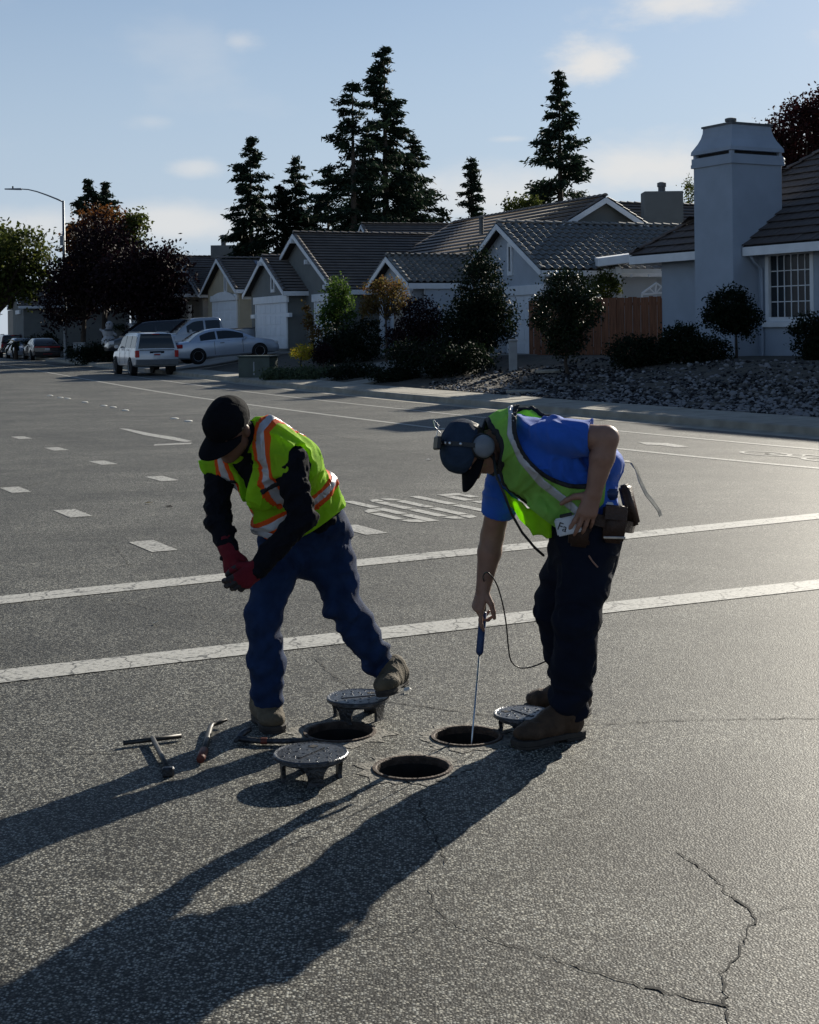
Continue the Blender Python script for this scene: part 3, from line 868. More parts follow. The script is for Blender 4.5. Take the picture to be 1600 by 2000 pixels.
    # turbine vent showing over the hip
    vp = at(1519, 322, 50.0); m = MB(); m.lathe(vp, [(.20, -.75), (.2, -.3), (.14, -.25), (.14, -.05), (.24, -.03), (.26, .03), (.24, .08), (.15, .09), (.24, .12), (.26, .18), (.22, .24), (.02, .27)], 20); m.build('roof_vent', m_trim, h, True)
    m = MB(); m.box(vp[0] - .42, vp[0] + .32, vp[1] - .4, vp[1] + .4, vp[2] - 1.6, vp[2] - .42); m.build('vent_base', m_stR, h, True)
    return h, fr


HN, FN = house_near()

# ------------------------------------------------------------------ the pale grey house with two barrel-tiled wings
def house_mid():
    fr = Frame((3.76, 50.0), -.42)
    h = empty('house', tuple(fr(0, 2, .7))); tag(h, 'pale grey house with barrel tiled garage gable and small entry gable', 'house')
    gable_wing(h, fr, .79, 3.25, 0, 9.5, .3, 3.65, 5.43, m_stM, m_tileB, 'barrel', .30, .36, n_obj=300, seed=21, capobj=True)
    slit_window(h, fr, .42, 3.72, 4.58, .16)
    garage_door(h, fr, -1.9, .52, .72, 2.86, 4, 4)
    # entry wing in front
    f2 = Frame((-.34, 52.0), -.42)
    gable_wing(h, f2, .38, 2.05, 0, 4.2, .3, 3.37, 4.40, m_stM, m_tileB, 'barrel', .26, .30, seed=31)
    m = MB()
    for k in range(4):
        a = math.pi / 2 * k; c = f2(.38, -.03, 3.86); m.lathe(c + f2.vec(.075 * math.cos(a), 0, .075 * math.sin(a)), [(.06, 0), (.06, .02), (.02, .03)], 10, -np.append(f2.n, 0))
    m.build('gable_vent', m_stT2, h, True)
    q = MB(); q.obox(f2(-1.2, -.0, 2.9), f2.vec(2.4, 0, 0), -np.append(f2.n, 0) * .1, (0, 0, .22)); q.build('porch_beam', m_trim, h, True)
    for t in (-1.1, 1.1):
        q = MB(); q.obox(f2(t - .12, -.02, .6), f2.vec(.24, 0, 0), -np.append(f2.n, 0) * .2, (0, 0, 2.3)); q.build('porch_post', m_stM, h, True)
    q = MB(); q.obox(f2(-.5, -.001, .9), f2.vec(1.0, 0, 0), -np.append(f2.n, 0) * .04, (0, 0, 2.0)); q.build('front_door', m_stT2, h, True)
    # wall beside the entry with a lit tan panel and window
    q = MB(); q.obox(f2(-1.62, .3, .5), f2.vec(.1, 0, 0), f2.vec(0, 3.5, 0), (0, 0, 2.7)); q.build('wall', m_stM, h, True)
    q = MB(); q.obox(f2(-1.70, 1.4, 1.5), f2.vec(.06, 0, 0), f2.vec(0, 1.1, 0), (0, 0, 1.3)); wn_ = q.build('window', m_trim, h, True)
    q = MB(); q.obox(f2(-1.73, 1.5, 1.6), f2.vec(.03, 0, 0), f2.vec(0, .9, 0), (0, 0, 1.1)); q.build('pane', m_glass, wn_, True)
    # main body, ridge along the street
    t0, t1, br, zr, be, ze = 1.5, 15.4, 4.5, 6.55, -.8, 3.55; k = (zr - ze) / (br - be)
    m = MB(); m.prism([fr(t0 + .3, be + .5, .3), fr(t0 + .3, be + .5, ze + .2), fr(t0 + .3, br, zr - .12), fr(t0 + .3, 2 * br - be - .5, ze + .2), fr(t0 + .3, 2 * br - be - .5, .3)], fr.vec(t1 - t0 - .6, 0, 0)); m.build('wall', m_stG, h, True)
    m = MB(); dn = np.array((0, 0, -.09))
    for sg in (-1, 1):
        b_ = br + sg * (br - be); p = [fr(t0, b_, ze), fr(t1, b_, ze), fr(t1, br, zr), fr(t0, br, zr)]; m.hexa([q + dn for q in p] + p)
    roof = m.build('roof', m_under, h, True); sl = math.hypot(br - be, zr - ze); L = t1 - t0
    roof_slope(roof, fr(t0, be, ze), fr.vec(1, 0, 0), fr.vec(0, br - be, zr - ze), [(0, 0), (L, 0), (L, sl), (0, sl)], 'flat', .33, .36, m_tileF, 0, 41)
    roof_slope(roof, fr(t0, 2 * br - be, ze), fr.vec(1, 0, 0), fr.vec(0, -(br - be), zr - ze), [(0, 0), (L, 0), (L, sl), (0, sl)], 'flat', .33, .36, m_tileF, 0, 42)
    caps(roof, fr(t0, br, zr + .03), fr(t1, br, zr + .03), m_tileF)
    for sg in (-1, 1):
        b_ = br + sg * (br - be); board(h, fr(t0 - .012, b_, ze), fr(t0 - .012, br, zr - .01), .22, .05, m_trim, 'barge_board', out=-np.append(fr.u, 0)); caps(roof, fr(t0 + .05, b_, ze + .02), fr(t0 + .05, br, zr + .02), m_tileF, .33, .085)
    m = MB(); v = at(940, 432, 57.5); m.lathe(v, [(.09, -.5), (.09, .1), (.12, .11), (.12, .2), (.05, .22)], 12); m.build('vent_pipe', m_pipe, h, True)
    # aerial mast on the barrel roof
    m = MB(); b = at(1165, 505, 51.0); m.tube([b, b + (0, 0, .75)], .015, 6); m.tube([b + (-.22, 0, .70), b + (.25, 0, .76)], .012, 6); m.tube([b + (-.2, 0, .58), b + (-.1, 0, .74)], .01, 6); m.build('aerial', m_trim, h, True)


house_mid()


def house_grey():
    fr = Frame((-5.79, 65.0), -.42)
    h = empty('house', tuple(fr(0, 2, .8))); tag(h, 'olive grey house with two nested front gables and wide white garage door', 'house')
    gable_wing(h, fr, -1.03, 5.24, .6, 10.5, .4, 3.43, 6.09, m_stG, m_tileF, 'flat', .33, .30, seed=51)
    gable_wing(h, fr, 1.14, 3.17, -.25, 3.2, .4, 3.50, 5.15, m_stG, m_tileF, 'flat', .33, .30, seed=55, over=.3)
    garage_door(h, fr, -1.55, 2.95, .95, 3.0, 4, 6, b=-.25)
    garage_door(h, fr, -5.35, -3.1, .95, 2.98, 4, 3, b=.6)
    slit_window(h, fr, .38, 3.64, 4.34, .30, b=-.28)
    d = -np.append(fr.n, 0)
    # outriggers under the barge boards
    for (t, z, b) in ((-1.03, 5.85, .6), (-3.0, 4.82, .6), (-5.4, 3.65, .6), (1.14, 4.95, -.25)):
        q = MB(); q.obox(fr(t - .07, b, z - .2), fr.vec(.14, 0, 0), d * .5, (0, 0, .2)); q.build('outrigger', m_trim, h, True, bevel=.01)
    for t in (-2.0, 3.3):
        q = MB(); q.obox(fr(t - .3, -.25, 2.35), fr.vec(.62, 0, 0), d * .14, (0, 0, .18)); q.build('pier_band', m_trim, h, True)
    # house behind it with solar panels
    f2 = Frame((1.5, 84.0), -.25)
    hb = empty('house', tuple(f2(0, 0, 1))); tag(hb, 'hipped roof with solar panels showing above the olive grey house', 'house')
    gable_wing(hb, f2, 0, 6.0, -4.0, 6.5, .6, 4.9, 7.85, m_stT2, m_tileF, 'flat', .34, .36, seed=61)
    for i in range(3):
        e = f2.vec(0, 1, 0); s = nrm_(f2.vec(6.0, 0, 2.95)); hh = np.cross(e, s); hh = hh if hh[2] > 0 else -hh; o = f2(-6, 0, 4.9) + e * (1.0 + i * 1.65) + s * 4.6 + hh * .12
        q = MB(); q.obox(o, e * 1.58, s * 1.4, hh * .05); q.build('solar_panel', m_solar, hb, True)
    q = MB(); q.obox(f2(-1.6, .3, 6.8), f2.vec(.5, 0, 0), f2.vec(0, .5, 0), (0, 0, .65)); q.build('roof_vent', m_stT2, hb, True)


house_grey()


def house_tan():
    fr = Frame((-10.41, 80.0), -.42)
    h = empty('house', tuple(fr(0, 2, 1))); tag(h, 'tan house with steep front gable, slit vent and arched garage door', 'house')
    gable_wing(h, fr, -.12, 3.7, 0, 9, .8, 4.0, 5.82, m_stT, m_tileF, 'flat', .34, .33, seed=71)
    garage_door(h, fr, -2.9, 1.9, 1.25, 3.45, 4, 4)
    slit_window(h, fr, -.75, 4.0, 5.15, .28)
    d = -np.append(fr.n, 0); V = [fr(-3.1 + 5.2 * k / 12, -.13, 3.62 + .33 * math.sin(math.pi * k / 12) ** .7) for k in range(13)]
    q = MB(); q.prism([fr(2.1, -.10, 3.45), fr(-3.1, -.10, 3.45)] + V, d * .05); q.build('door_arch', m_trim, h, True)
    e = fr.vec(0, 1, 0); s = nrm_(fr.vec(3.7, 0, 1.82)); hh = np.cross(e, s); hh = hh if hh[2] > 0 else -hh; q = MB(); q.obox(fr(-3.82, 0, 4.0) + e * 1.6 + s * 1.6 + hh * .12, e * 1.5, s * 1.9, hh * .05); q.build('solar_panel', m_solar, h, True)
    f2 = Frame((-13.51, 88.0), -.42)
    h2 = empty('house', tuple(f2(0, 2, 1))); tag(h2, 'grey house with small porch gable, left of the tan house', 'house')
    gable_wing(h2, f2, -.06, 3.65, 0, 9, .8, 4.0, 5.7, m_stT2, m_tileF, 'flat', .34, .33, seed=81)
    gable_wing(h2, f2, -.75, 1.9, -1.6, .6, 3.7, 4.05, 4.85, m_stT2, m_tileF, 'flat', .34, .33, seed=85, over=.2)
    for t in (-2.3, .8):
        q = MB(); q.obox(f2(t - .15, -1.5, .9), f2.vec(.3, 0, 0), f2.vec(0, .3, 0), (0, 0, 3.0)); q.build('porch_post', m_stT2, h2, True)
    q = MB(); q.obox(f2(-.9, -.01, 1.3), f2.vec(1.0, 0, 0), -np.append(f2.n, 0) * .05, (0, 0, 2.1)); q.build('front_door', m_glass, h2, True)
    m = MB(); m.lathe(at(410, 600, 84), [(.04, -.12), (.10, -.1), (.12, .05), (.03, .12)], 10); m.build('wall_lamp', m_trim, h2, True)
    f3 = Frame((-16.5, 97.0), -.42)
    h3 = empty('house', tuple(f3(0, 2, 1))); tag(h3, 'dark house whose tiled roof is half hidden by the plum trees', 'house')
    gable_wing(h3, f3, 0, 4.4, -1.5, 9, .8, 4.0, 6.1, m_stG, m_tileF, 'flat', .36, .36, seed=91)
    # far roofs with chimneys
    f4 = Frame(at(440, 560, 112)[:2], -.3)
    h4 = empty('house', tuple(f4(0, 0, 1))); tag(h4, 'far house behind the tan one, with boxy chimney and dark flue', 'house')
    gable_wing(h4, f4, 0, 5.5, -5.5, 6, .8, 4.6, 7.6, m_stT2, m_tileF, 'flat', .4, .4, seed=95)
    gable_wing(h4, f4, -5.0, 2.0, 1.2, 5, .8, 6.4, 7.5, m_stT2, m_tileF, 'flat', .4, .4, seed=97)
    q = MB(); c = at(437, 487, 112); q.box(c[0] - .95, c[0] + .95, c[1] - .5, c[1] + .5, c[2] - 1.5, c[2] + .3); q.build('chimney', m_stG, h4, True)
    q = MB(); q.lathe(c + (0, 0, .3), [(.2, 0), (.2, .5), (.28, .52), (.28, .8), (.1, .85)], 14); q.build('flue', m_pipe, h4, True)
    q = MB(); c = at(476, 484, 112); q.box(c[0] - .5, c[0] + .5, c[1] - .5, c[1] + .5, c[2] - 1.5, c[2] + .3); q.build('chimney', m_stT, h4, True)
    f6 = Frame(at(30, 600, 112)[:2], -.42)
    h6 = empty('house', tuple(f6(0, 0, 1))); tag(h6, 'small grey house at the far left behind the parked cars', 'house')
    gable_wing(h6, f6, -1.5, 3.4, 0, 8, .8, 3.9, 5.6, m_stG, m_tileF, 'flat', .4, .4, seed=99)
    garage_door(h6, f6, 1.0, 4.6, .9, 3.0, 4, 4, b=.3)
    q = MB(); q.obox(f6(-3.2, -.02, 3.3), f6.vec(2.2, 0, 0), -np.append(f6.n, 0) * .12, (0, 0, .3)); q.build('door_head', m_trim, h6, True)
    q = MB(); q.obox(f6(1.0, .1, .5), f6.vec(4.5, 0, 0), f6.vec(0, 7, 0), (0, 0, 3.2)); q.build('wall', m_stT2, h6, True)
    # house behind the patio with a broad chimney box
    f5 = Frame(at(1300, 480, 66)[:2], -.45)
    h5 = empty('house', tuple(f5(0, 0, 1))); tag(h5, 'house behind the barrel tiled roof with wide dark chimney box', 'house')
    gable_wing(h5, f5, 0, 5.0, -3.2, 8, .8, 4.6, 7.3, m_stG, m_tileF, 'flat', .34, .36, seed=103)
    q = MB(); c = at(1293, 392, 63); q.box(c[0] - .85, c[0] + .85, c[1] - .5, c[1] + .5, c[2] - 1.5, c[2] + .38); q.build('chimney', m_stG, h5, True, bevel=.03)
    q = MB(); q.lathe(c + (0, 0, .38), [(.16, 0), (.16, .22), (.2, .23), (.2, .4), (.1, .44)], 14); q.build('flue', m_pipe, h5, True)


house_tan()


# ------------------------------------------------------------------ wooden fence, patio cover
def fence_and_patio():
    a = at(1293, 640, 44.5)[:2]; b = at(1036, 640, 47.8)[:2]; L = np.linalg.norm(b - a); d = (b - a) / L; nn = np.array((d[1], -d[0])); nn = nn if nn[1] < 0 else -nn
    f = empty('wooden_fence', (*((a + b) / 2), .8)); tag(f, 'reddish brown board fence between the two grey houses', 'fence')
    w = .148; n = int(L / w); rs_ = np.random.RandomState(3)
    for i in range(n):
        p = a + d * i * w; z1 = 2.66 + rs_.uniform(-.02, .02); q = MB(); off = nn * (.022 if i % 2 else 0.0) + nn * rs_.uniform(0, .004)
        q.obox((*(p + off + d * .004), .55), (*(d * (w - .008)), 0), (*(nn * .02), 0), (0, 0, z1 - .55)); q.build('plank', m_wood, f, True)
    for z in (1.0, 2.4):
        q = MB(); q.obox((*(a - nn * .06), z), (*(d * L), 0), (*(nn * .05), 0), (0, 0, .09)); q.build('rail', m_wood, f, True)
    for k in range(4):
        p = a + d * L * k / 3; q = MB(); q.obox((*(p - nn * .16), .4), (*(d * .1), 0), (*(nn * .1), 0), (0, 0, 2.2)); q.build('post', m_wood, f, True)
    # patio cover
    pt = empty('patio_cover', tuple(at(1230, 600, 49))); tag(pt, 'white patio cover with post and small lights beside the near house', 'patio cover')
    A, B_ = at(1168, 508, 47.0), at(1292, 492, 46.0)
    q = MB(); q.obox(A - (0, 0, .22), B_ - A, (.2, 2.6, .15), (0, 0, .28)); q.build('cover_roof', m_trim, pt, True, bevel=.02)
    p = at(1208, 530, 47.3); q = MB(); q.box(p[0] - .09, p[0] + .09, p[1] - .09, p[1] + .09, .7, p[2] + .15); q.build('post', m_trim, pt, True)
    q = MB(); C_ = at(1180, 533, 47.4); D2 = at(1292, 533, 47.2); q.obox(C_, D2 - C_, (0, .1, 0), (0, 0, .14)); q.build('beam', m_trim, pt, True)
    for i, px in enumerate((1234, 1268)):
        q = MB(); q.lathe(at(px, 539, 47.0), [(.01, -.05), (.045, -.02), (.045, .02), (.02, .06)], 8); q.build('small_lamp', m_trim, pt, True)
    q = MB(); W0, W1 = at(1215, 545, 49.8), at(1294, 545, 49.8); q.obox((W0[0], W0[1], .6), W1 - W0, (0, .1, 0), (0, 0, W0[2] - .6)); q.build('back_wall', m_stM, pt, True)
    # little white gabled trellis over the fence
    tr = empty('garden_arch', tuple(at(1278, 580, 45.6))); tag(tr, 'small white gabled garden arch showing above the fence', 'garden arch')
    ap = at(1282, 553, 45.6); l, r = at(1254, 573, 45.6), at(1300, 566, 45.6)
    q = MB(); q.tube([l, ap, r], .035, 6); q.build('rafter', m_trim, tr, True)
    q = MB(); q.tube([at(1254, 575, 45.6), at(1298, 572, 45.6)], .03, 6); q.build('tie_beam', m_trim, tr, True)
    q = MB(); q.tube([ap, at(1280, 574, 45.6)], .025, 6); q.tube([at(1280, 574, 45.6), at(1268, 562, 45.6)], .02, 6); q.tube([at(1280, 574, 45.6), at(1292, 560, 45.6)], .02, 6); q.build('brace', m_trim, tr, True)
    q = MB()
    q.tube([(l[0], l[1], .7), l], .03, 6); q.tube([(r[0], r[1], .7), r], .03, 6); q.build('arch_posts', m_trim, tr, True)


fence_and_patio()

# ------------------------------------------------------------------ driveways and path
def drive(name, c0, c1, w, mat, dz=.028, n=14):
    """concrete strip draped over the yard from the kerb inwards"""
    V, F = [], []; c0, c1 = np.asarray(c0, float), np.asarray(c1, float); d = (c1 - c0) / np.linalg.norm(c1 - c0); s = np.array((-d[1], d[0]))
    for i in range(n + 1):
        for j in range(5):
            p = c0 + (c1 - c0) * i / n + s * w * (j / 4 - .5); V.append((p[0], p[1], max(ground_z(p[0], p[1]), .15) + dz * (.2 + .8 * min(1, i / 3))))
    for i in range(n):
        for j in range(4): q = i * 5 + j; F.append((q, q + 5, q + 6, q + 1))
    o = mesh(name, V, F, mat); so = o.modifiers.new('t', 'SOLIDIFY'); so.thickness = .25; so.offset = -1; tag(o, kind='structure')


drive('driveway', (-5.9 - .92 * 6.0, 64.7 - .387 * 6.0), (-5.9 - .92 * .3, 64.7 - .387 * .3), 6.0, m_conc_d)
drive('driveway', (3.9 - .92 * 8.6, 49.4 - .387 * 8.6), (3.9 - .92 * .2, 49.4 - .387 * .2), 3.6, m_conc_d)
drive('garden_path', (xc(41) + .3, 41), (2.4, 46.5), 1.2, m_conc)

# ================================================================== trees and shrubs
m_bark = pm('bark', (.055, .042, .032), .9, .4, 6, .6, 40, stretch=(1, 1, .3))
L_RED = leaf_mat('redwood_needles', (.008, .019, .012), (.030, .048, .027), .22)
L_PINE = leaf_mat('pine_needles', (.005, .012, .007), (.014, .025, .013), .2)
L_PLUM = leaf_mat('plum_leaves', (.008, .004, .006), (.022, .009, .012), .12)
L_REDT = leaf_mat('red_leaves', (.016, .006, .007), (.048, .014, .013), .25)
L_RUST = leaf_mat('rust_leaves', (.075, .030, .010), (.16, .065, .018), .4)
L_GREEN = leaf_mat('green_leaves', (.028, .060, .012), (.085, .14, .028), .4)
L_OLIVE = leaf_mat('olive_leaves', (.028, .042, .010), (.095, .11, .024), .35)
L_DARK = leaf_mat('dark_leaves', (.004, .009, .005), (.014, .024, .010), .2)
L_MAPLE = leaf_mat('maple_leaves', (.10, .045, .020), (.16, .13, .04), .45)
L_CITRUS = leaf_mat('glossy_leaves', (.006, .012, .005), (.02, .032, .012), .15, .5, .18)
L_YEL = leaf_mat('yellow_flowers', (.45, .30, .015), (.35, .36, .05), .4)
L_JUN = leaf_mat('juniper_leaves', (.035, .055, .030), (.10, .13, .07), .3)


def leaves_mesh(name, C, D, ln, wd, mat, parent, rs):
    """one folded leaf (2 triangles) at each centre C pointing along D"""
    n = len(C); D = D / (np.linalg.norm(D, axis=1)[:, None] + 1e-9); r = rs.normal(size=(n, 3)); S = np.cross(D, r); S /= np.linalg.norm(S, axis=1)[:, None] + 1e-9
    ln = ln * rs.uniform(.6, 1.35, (n, 1)); wd = wd * rs.uniform(.6, 1.3, (n, 1))
    V = np.stack([C - D * ln * .5, C + S * wd * .5 + D * ln * .05, C + D * ln * .5, C - S * wd * .5 + D * ln * .05], 1).reshape(-1, 3)
    F = np.arange(4 * n).reshape(n, 4)
    return np_mesh(name, V, F, mat, parent, True)


def conifer(name, label, tip, base_z, prof, seed, n=9000, mat=None, group='conifers behind the houses', droop=.25, leaf=.40, lean=0.0, gap=.0):
    """prof: (fraction of height from the tip down, radius)"""
    rs = np.random.RandomState(seed); tip = np.asarray(tip, float); H = tip[2] - base_z; base = np.array((tip[0] + lean, tip[1], base_z))
    t = empty(name, tuple(base)); tag(t, label, 'tree', group)
    m = MB(); r0 = H * .018
    m.tube([base + (tip - base) * k for k in (0, .3, .6, .85, 1)], [r0, r0 * .8, r0 * .5, r0 * .2, r0 * .05], 8); m.build('trunk', m_bark, t, True)
    f = np.array(prof); C, D = [], []; bm_ = MB()
    nb = int(H * 9.5); n = int(n * 2.2)
    for i in range(nb):
        q = (i + rs.rand()) / nb
        q = q ** .85
        rad = np.interp(q, f[:, 0], f[:, 1])
        if rs.rand() < gap * .5: continue
        a = rs.uniform(0, 6.283); L = 1.12 * rad * (.62 + .48 * rs.rand()) * (1.25 if rs.rand() < .12 else 1); o = tip + (base - tip) * q
        up = (.30 - .55 * q) + rs.normal(0, .12); dr = np.array((math.cos(a), math.sin(a), up)); dr /= np.linalg.norm(dr)
        k = max(4, int(n / nb * (.35 + 1.3 * q)))
        s = rs.uniform(.10, 1, k) ** .62
        P = o + dr * (L * s)[:, None] + np.array((0, 0, -1)) * (droop * L * s ** 2)[:, None] + np.array((0, 0, 1)) * (.10 * L * s ** 4)[:, None]
        P = P + rs.normal(0, .13 + .06 * L, P.shape) * np.array((1, 1, .42))
        C.append(P); D.append(dr * .8 + rs.normal(0, .45, P.shape) + np.array((0, 0, -.35)))
        if i % 3 == 0: bm_.tube([o, o + dr * L * .5 + (0, 0, -droop * L * .25), o + dr * L * .9 + (0, 0, -droop * L * .8)], [.05, .03, .012], 4, False)
    C = np.concatenate(C); D = np.concatenate(D)
    bm_.build('branches', m_bark, t, True)
    leaves_mesh('crown', C, D, leaf, leaf * .32, mat or L_RED, t, rs)
    return t


def broadleaf(name, label, base, trunk_top, centers, n, leaf, mat, seed, group=None, cat='tree', trunk_r=.12, stems=1, clump=.35, hollow=.55):
    """centers: crown lobes as (x, y, z, rx, ry, rz); leaf clumps spread through them with gaps"""
    rs = np.random.RandomState(seed); base = np.asarray(base, float); t = empty(name, tuple(base)); tag(t, label, cat, group)
    C, D = [], []; vol = np.array([c[3] * c[4] * c[5] for c in centers]) ** .8; vol = vol / vol.sum(); m = MB(); tt = np.asarray(trunk_top, float)
    if trunk_r:
        for s in range(stems):
            j = rs.normal(0, trunk_r * 1.5, 3) * (stems > 1) * (1, 1, 0); m.tube([base + j * .5, base * .5 + tt * .5 + j + rs.normal(0, .04, 3), tt + j * 2], [trunk_r, trunk_r * .8, trunk_r * .6], 8)
    for c, v in zip(centers, vol):
        c = np.asarray(c, float); nk = max(6, int(n * v / 22))
        U = rs.normal(size=(nk, 3)); U /= np.linalg.norm(U, axis=1)[:, None]; r = rs.uniform(hollow ** 3, 1, nk) ** (1 / 3) * rs.uniform(.85, 1.1, nk)
        K = c[:3] + U * r[:, None] * c[3:]
        for i, k in enumerate(K):
            q = rs.poisson(22) + 4; sz = clump * rs.uniform(.55, 1.25)
            p = k + rs.normal(0, sz * .5, (q, 3)); C.append(p); D.append(rs.normal(0, 1, (q, 3)) + U[i] * .6 + np.array((0, 0, -.3)))
            if trunk_r and i % 7 == 0: mid = tt * .4 + k * .6 + np.array((0, 0, .1)); m.tube([tt, mid, k], [trunk_r * .45, trunk_r * .22, .012], 5, False)
    if trunk_r: m.build('trunk', m_bark, t, True)
    leaves_mesh('crown', np.concatenate(C), np.concatenate(D), leaf, leaf * .62, mat, t, rs)
    return t


def lobe(px, py, d, rx, rz, ry=None):
    """crown lobe from its middle and half sizes in photo pixels at distance d"""
    c = at(px, py, d); k = d / F_PX; return (*c, rx * k, (ry or max(rx, rz)) * k, rz * k)


def gz(px, d): x = at(px, 600, d)[0]; return np.array((x, d, ground_z(x, d)))


# redwoods and pines: tip, ground level, silhouette
def px_r(d, *pairs): return [(a, b * d / F_PX) for a, b in pairs]
D0 = 92.0
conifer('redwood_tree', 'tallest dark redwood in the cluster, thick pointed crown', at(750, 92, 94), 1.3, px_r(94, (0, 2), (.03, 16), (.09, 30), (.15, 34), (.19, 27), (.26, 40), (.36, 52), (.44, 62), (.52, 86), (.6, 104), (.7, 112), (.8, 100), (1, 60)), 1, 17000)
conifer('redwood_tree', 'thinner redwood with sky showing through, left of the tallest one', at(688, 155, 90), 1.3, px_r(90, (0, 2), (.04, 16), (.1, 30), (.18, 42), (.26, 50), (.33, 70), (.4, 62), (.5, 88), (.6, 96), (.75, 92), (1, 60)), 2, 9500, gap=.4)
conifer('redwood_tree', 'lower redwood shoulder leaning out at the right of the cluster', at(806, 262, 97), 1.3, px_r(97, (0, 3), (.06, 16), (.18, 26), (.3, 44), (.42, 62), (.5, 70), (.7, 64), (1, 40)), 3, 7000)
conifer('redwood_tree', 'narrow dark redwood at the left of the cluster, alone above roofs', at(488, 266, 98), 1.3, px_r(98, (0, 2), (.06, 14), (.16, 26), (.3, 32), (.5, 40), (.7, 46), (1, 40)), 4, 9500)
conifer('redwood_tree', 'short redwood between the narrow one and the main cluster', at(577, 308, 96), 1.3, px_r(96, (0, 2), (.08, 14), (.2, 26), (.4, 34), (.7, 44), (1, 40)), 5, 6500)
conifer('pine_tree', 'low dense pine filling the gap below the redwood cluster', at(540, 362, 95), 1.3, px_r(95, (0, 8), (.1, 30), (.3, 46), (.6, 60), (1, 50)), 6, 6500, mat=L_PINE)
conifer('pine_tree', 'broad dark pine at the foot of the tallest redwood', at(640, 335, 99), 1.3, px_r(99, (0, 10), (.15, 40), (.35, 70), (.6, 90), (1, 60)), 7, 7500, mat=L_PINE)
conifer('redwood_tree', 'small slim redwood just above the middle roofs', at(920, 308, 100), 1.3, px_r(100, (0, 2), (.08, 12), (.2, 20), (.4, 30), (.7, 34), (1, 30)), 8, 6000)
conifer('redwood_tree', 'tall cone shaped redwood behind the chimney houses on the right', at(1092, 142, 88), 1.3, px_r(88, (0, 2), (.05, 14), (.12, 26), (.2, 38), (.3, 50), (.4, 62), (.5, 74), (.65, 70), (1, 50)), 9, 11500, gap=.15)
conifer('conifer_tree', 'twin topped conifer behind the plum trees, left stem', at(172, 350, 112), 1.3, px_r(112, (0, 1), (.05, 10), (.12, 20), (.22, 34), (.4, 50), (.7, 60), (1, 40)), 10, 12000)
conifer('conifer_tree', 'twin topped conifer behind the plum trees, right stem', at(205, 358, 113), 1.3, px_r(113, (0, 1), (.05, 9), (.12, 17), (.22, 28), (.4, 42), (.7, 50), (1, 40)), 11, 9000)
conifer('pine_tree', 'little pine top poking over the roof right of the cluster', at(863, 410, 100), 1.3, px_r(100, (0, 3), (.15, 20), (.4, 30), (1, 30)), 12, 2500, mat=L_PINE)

# left: big green tree, plum trees
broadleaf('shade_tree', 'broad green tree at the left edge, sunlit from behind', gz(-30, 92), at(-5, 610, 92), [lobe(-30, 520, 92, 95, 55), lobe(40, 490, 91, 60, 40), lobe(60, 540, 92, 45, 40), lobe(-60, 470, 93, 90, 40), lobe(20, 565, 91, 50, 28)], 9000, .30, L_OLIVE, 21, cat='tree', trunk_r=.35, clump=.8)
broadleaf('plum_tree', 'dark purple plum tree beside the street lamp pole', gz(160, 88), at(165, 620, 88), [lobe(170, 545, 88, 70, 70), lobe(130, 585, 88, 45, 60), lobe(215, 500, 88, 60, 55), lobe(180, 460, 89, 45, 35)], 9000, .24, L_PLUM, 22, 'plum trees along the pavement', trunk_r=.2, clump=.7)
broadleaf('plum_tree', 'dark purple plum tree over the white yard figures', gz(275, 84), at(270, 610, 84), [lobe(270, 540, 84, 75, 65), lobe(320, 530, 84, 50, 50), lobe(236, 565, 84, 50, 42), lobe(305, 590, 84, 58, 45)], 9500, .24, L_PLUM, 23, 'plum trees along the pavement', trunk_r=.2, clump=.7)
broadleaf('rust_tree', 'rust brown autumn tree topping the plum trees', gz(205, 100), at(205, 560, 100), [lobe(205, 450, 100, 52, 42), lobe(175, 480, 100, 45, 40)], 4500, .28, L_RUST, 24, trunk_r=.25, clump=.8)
broadleaf('broadleaf_tree', 'olive branch tipped tree just right of the rust tree', gz(262, 100), at(262, 520, 100), [lobe(263, 438, 100, 24, 20), lobe(250, 475, 100, 30, 28)], 1800, .3, L_OLIVE, 25, trunk_r=.18, clump=.7)
broadleaf('red_tree', 'deep red tree rising behind the near house roof', gz(1560, 58), at(1560, 420, 58), [lobe(1560, 265, 58, 70, 62), lobe(1510, 300, 58, 42, 52), lobe(1610, 230, 58, 60, 50), lobe(1540, 350, 58, 60, 50)], 11000, .16, L_REDT, 26, trunk_r=.22, clump=.45)
broadleaf('bare_tree', 'thin twiggy treetop showing left of the chimney', gz(1346, 75), at(1346, 420, 75), [lobe(1350, 385, 75, 14, 28)], 350, .16, L_OLIVE, 27, trunk_r=.08, clump=.4)
broadleaf('leafy_tree', 'low olive treetop behind the roof left of the cone redwood', gz(1015, 78), at(1015, 440, 78), [lobe(1010, 405, 78, 28, 16), lobe(1035, 395, 78, 20, 12)], 900, .2, L_OLIVE, 28, trunk_r=.1, clump=.45)

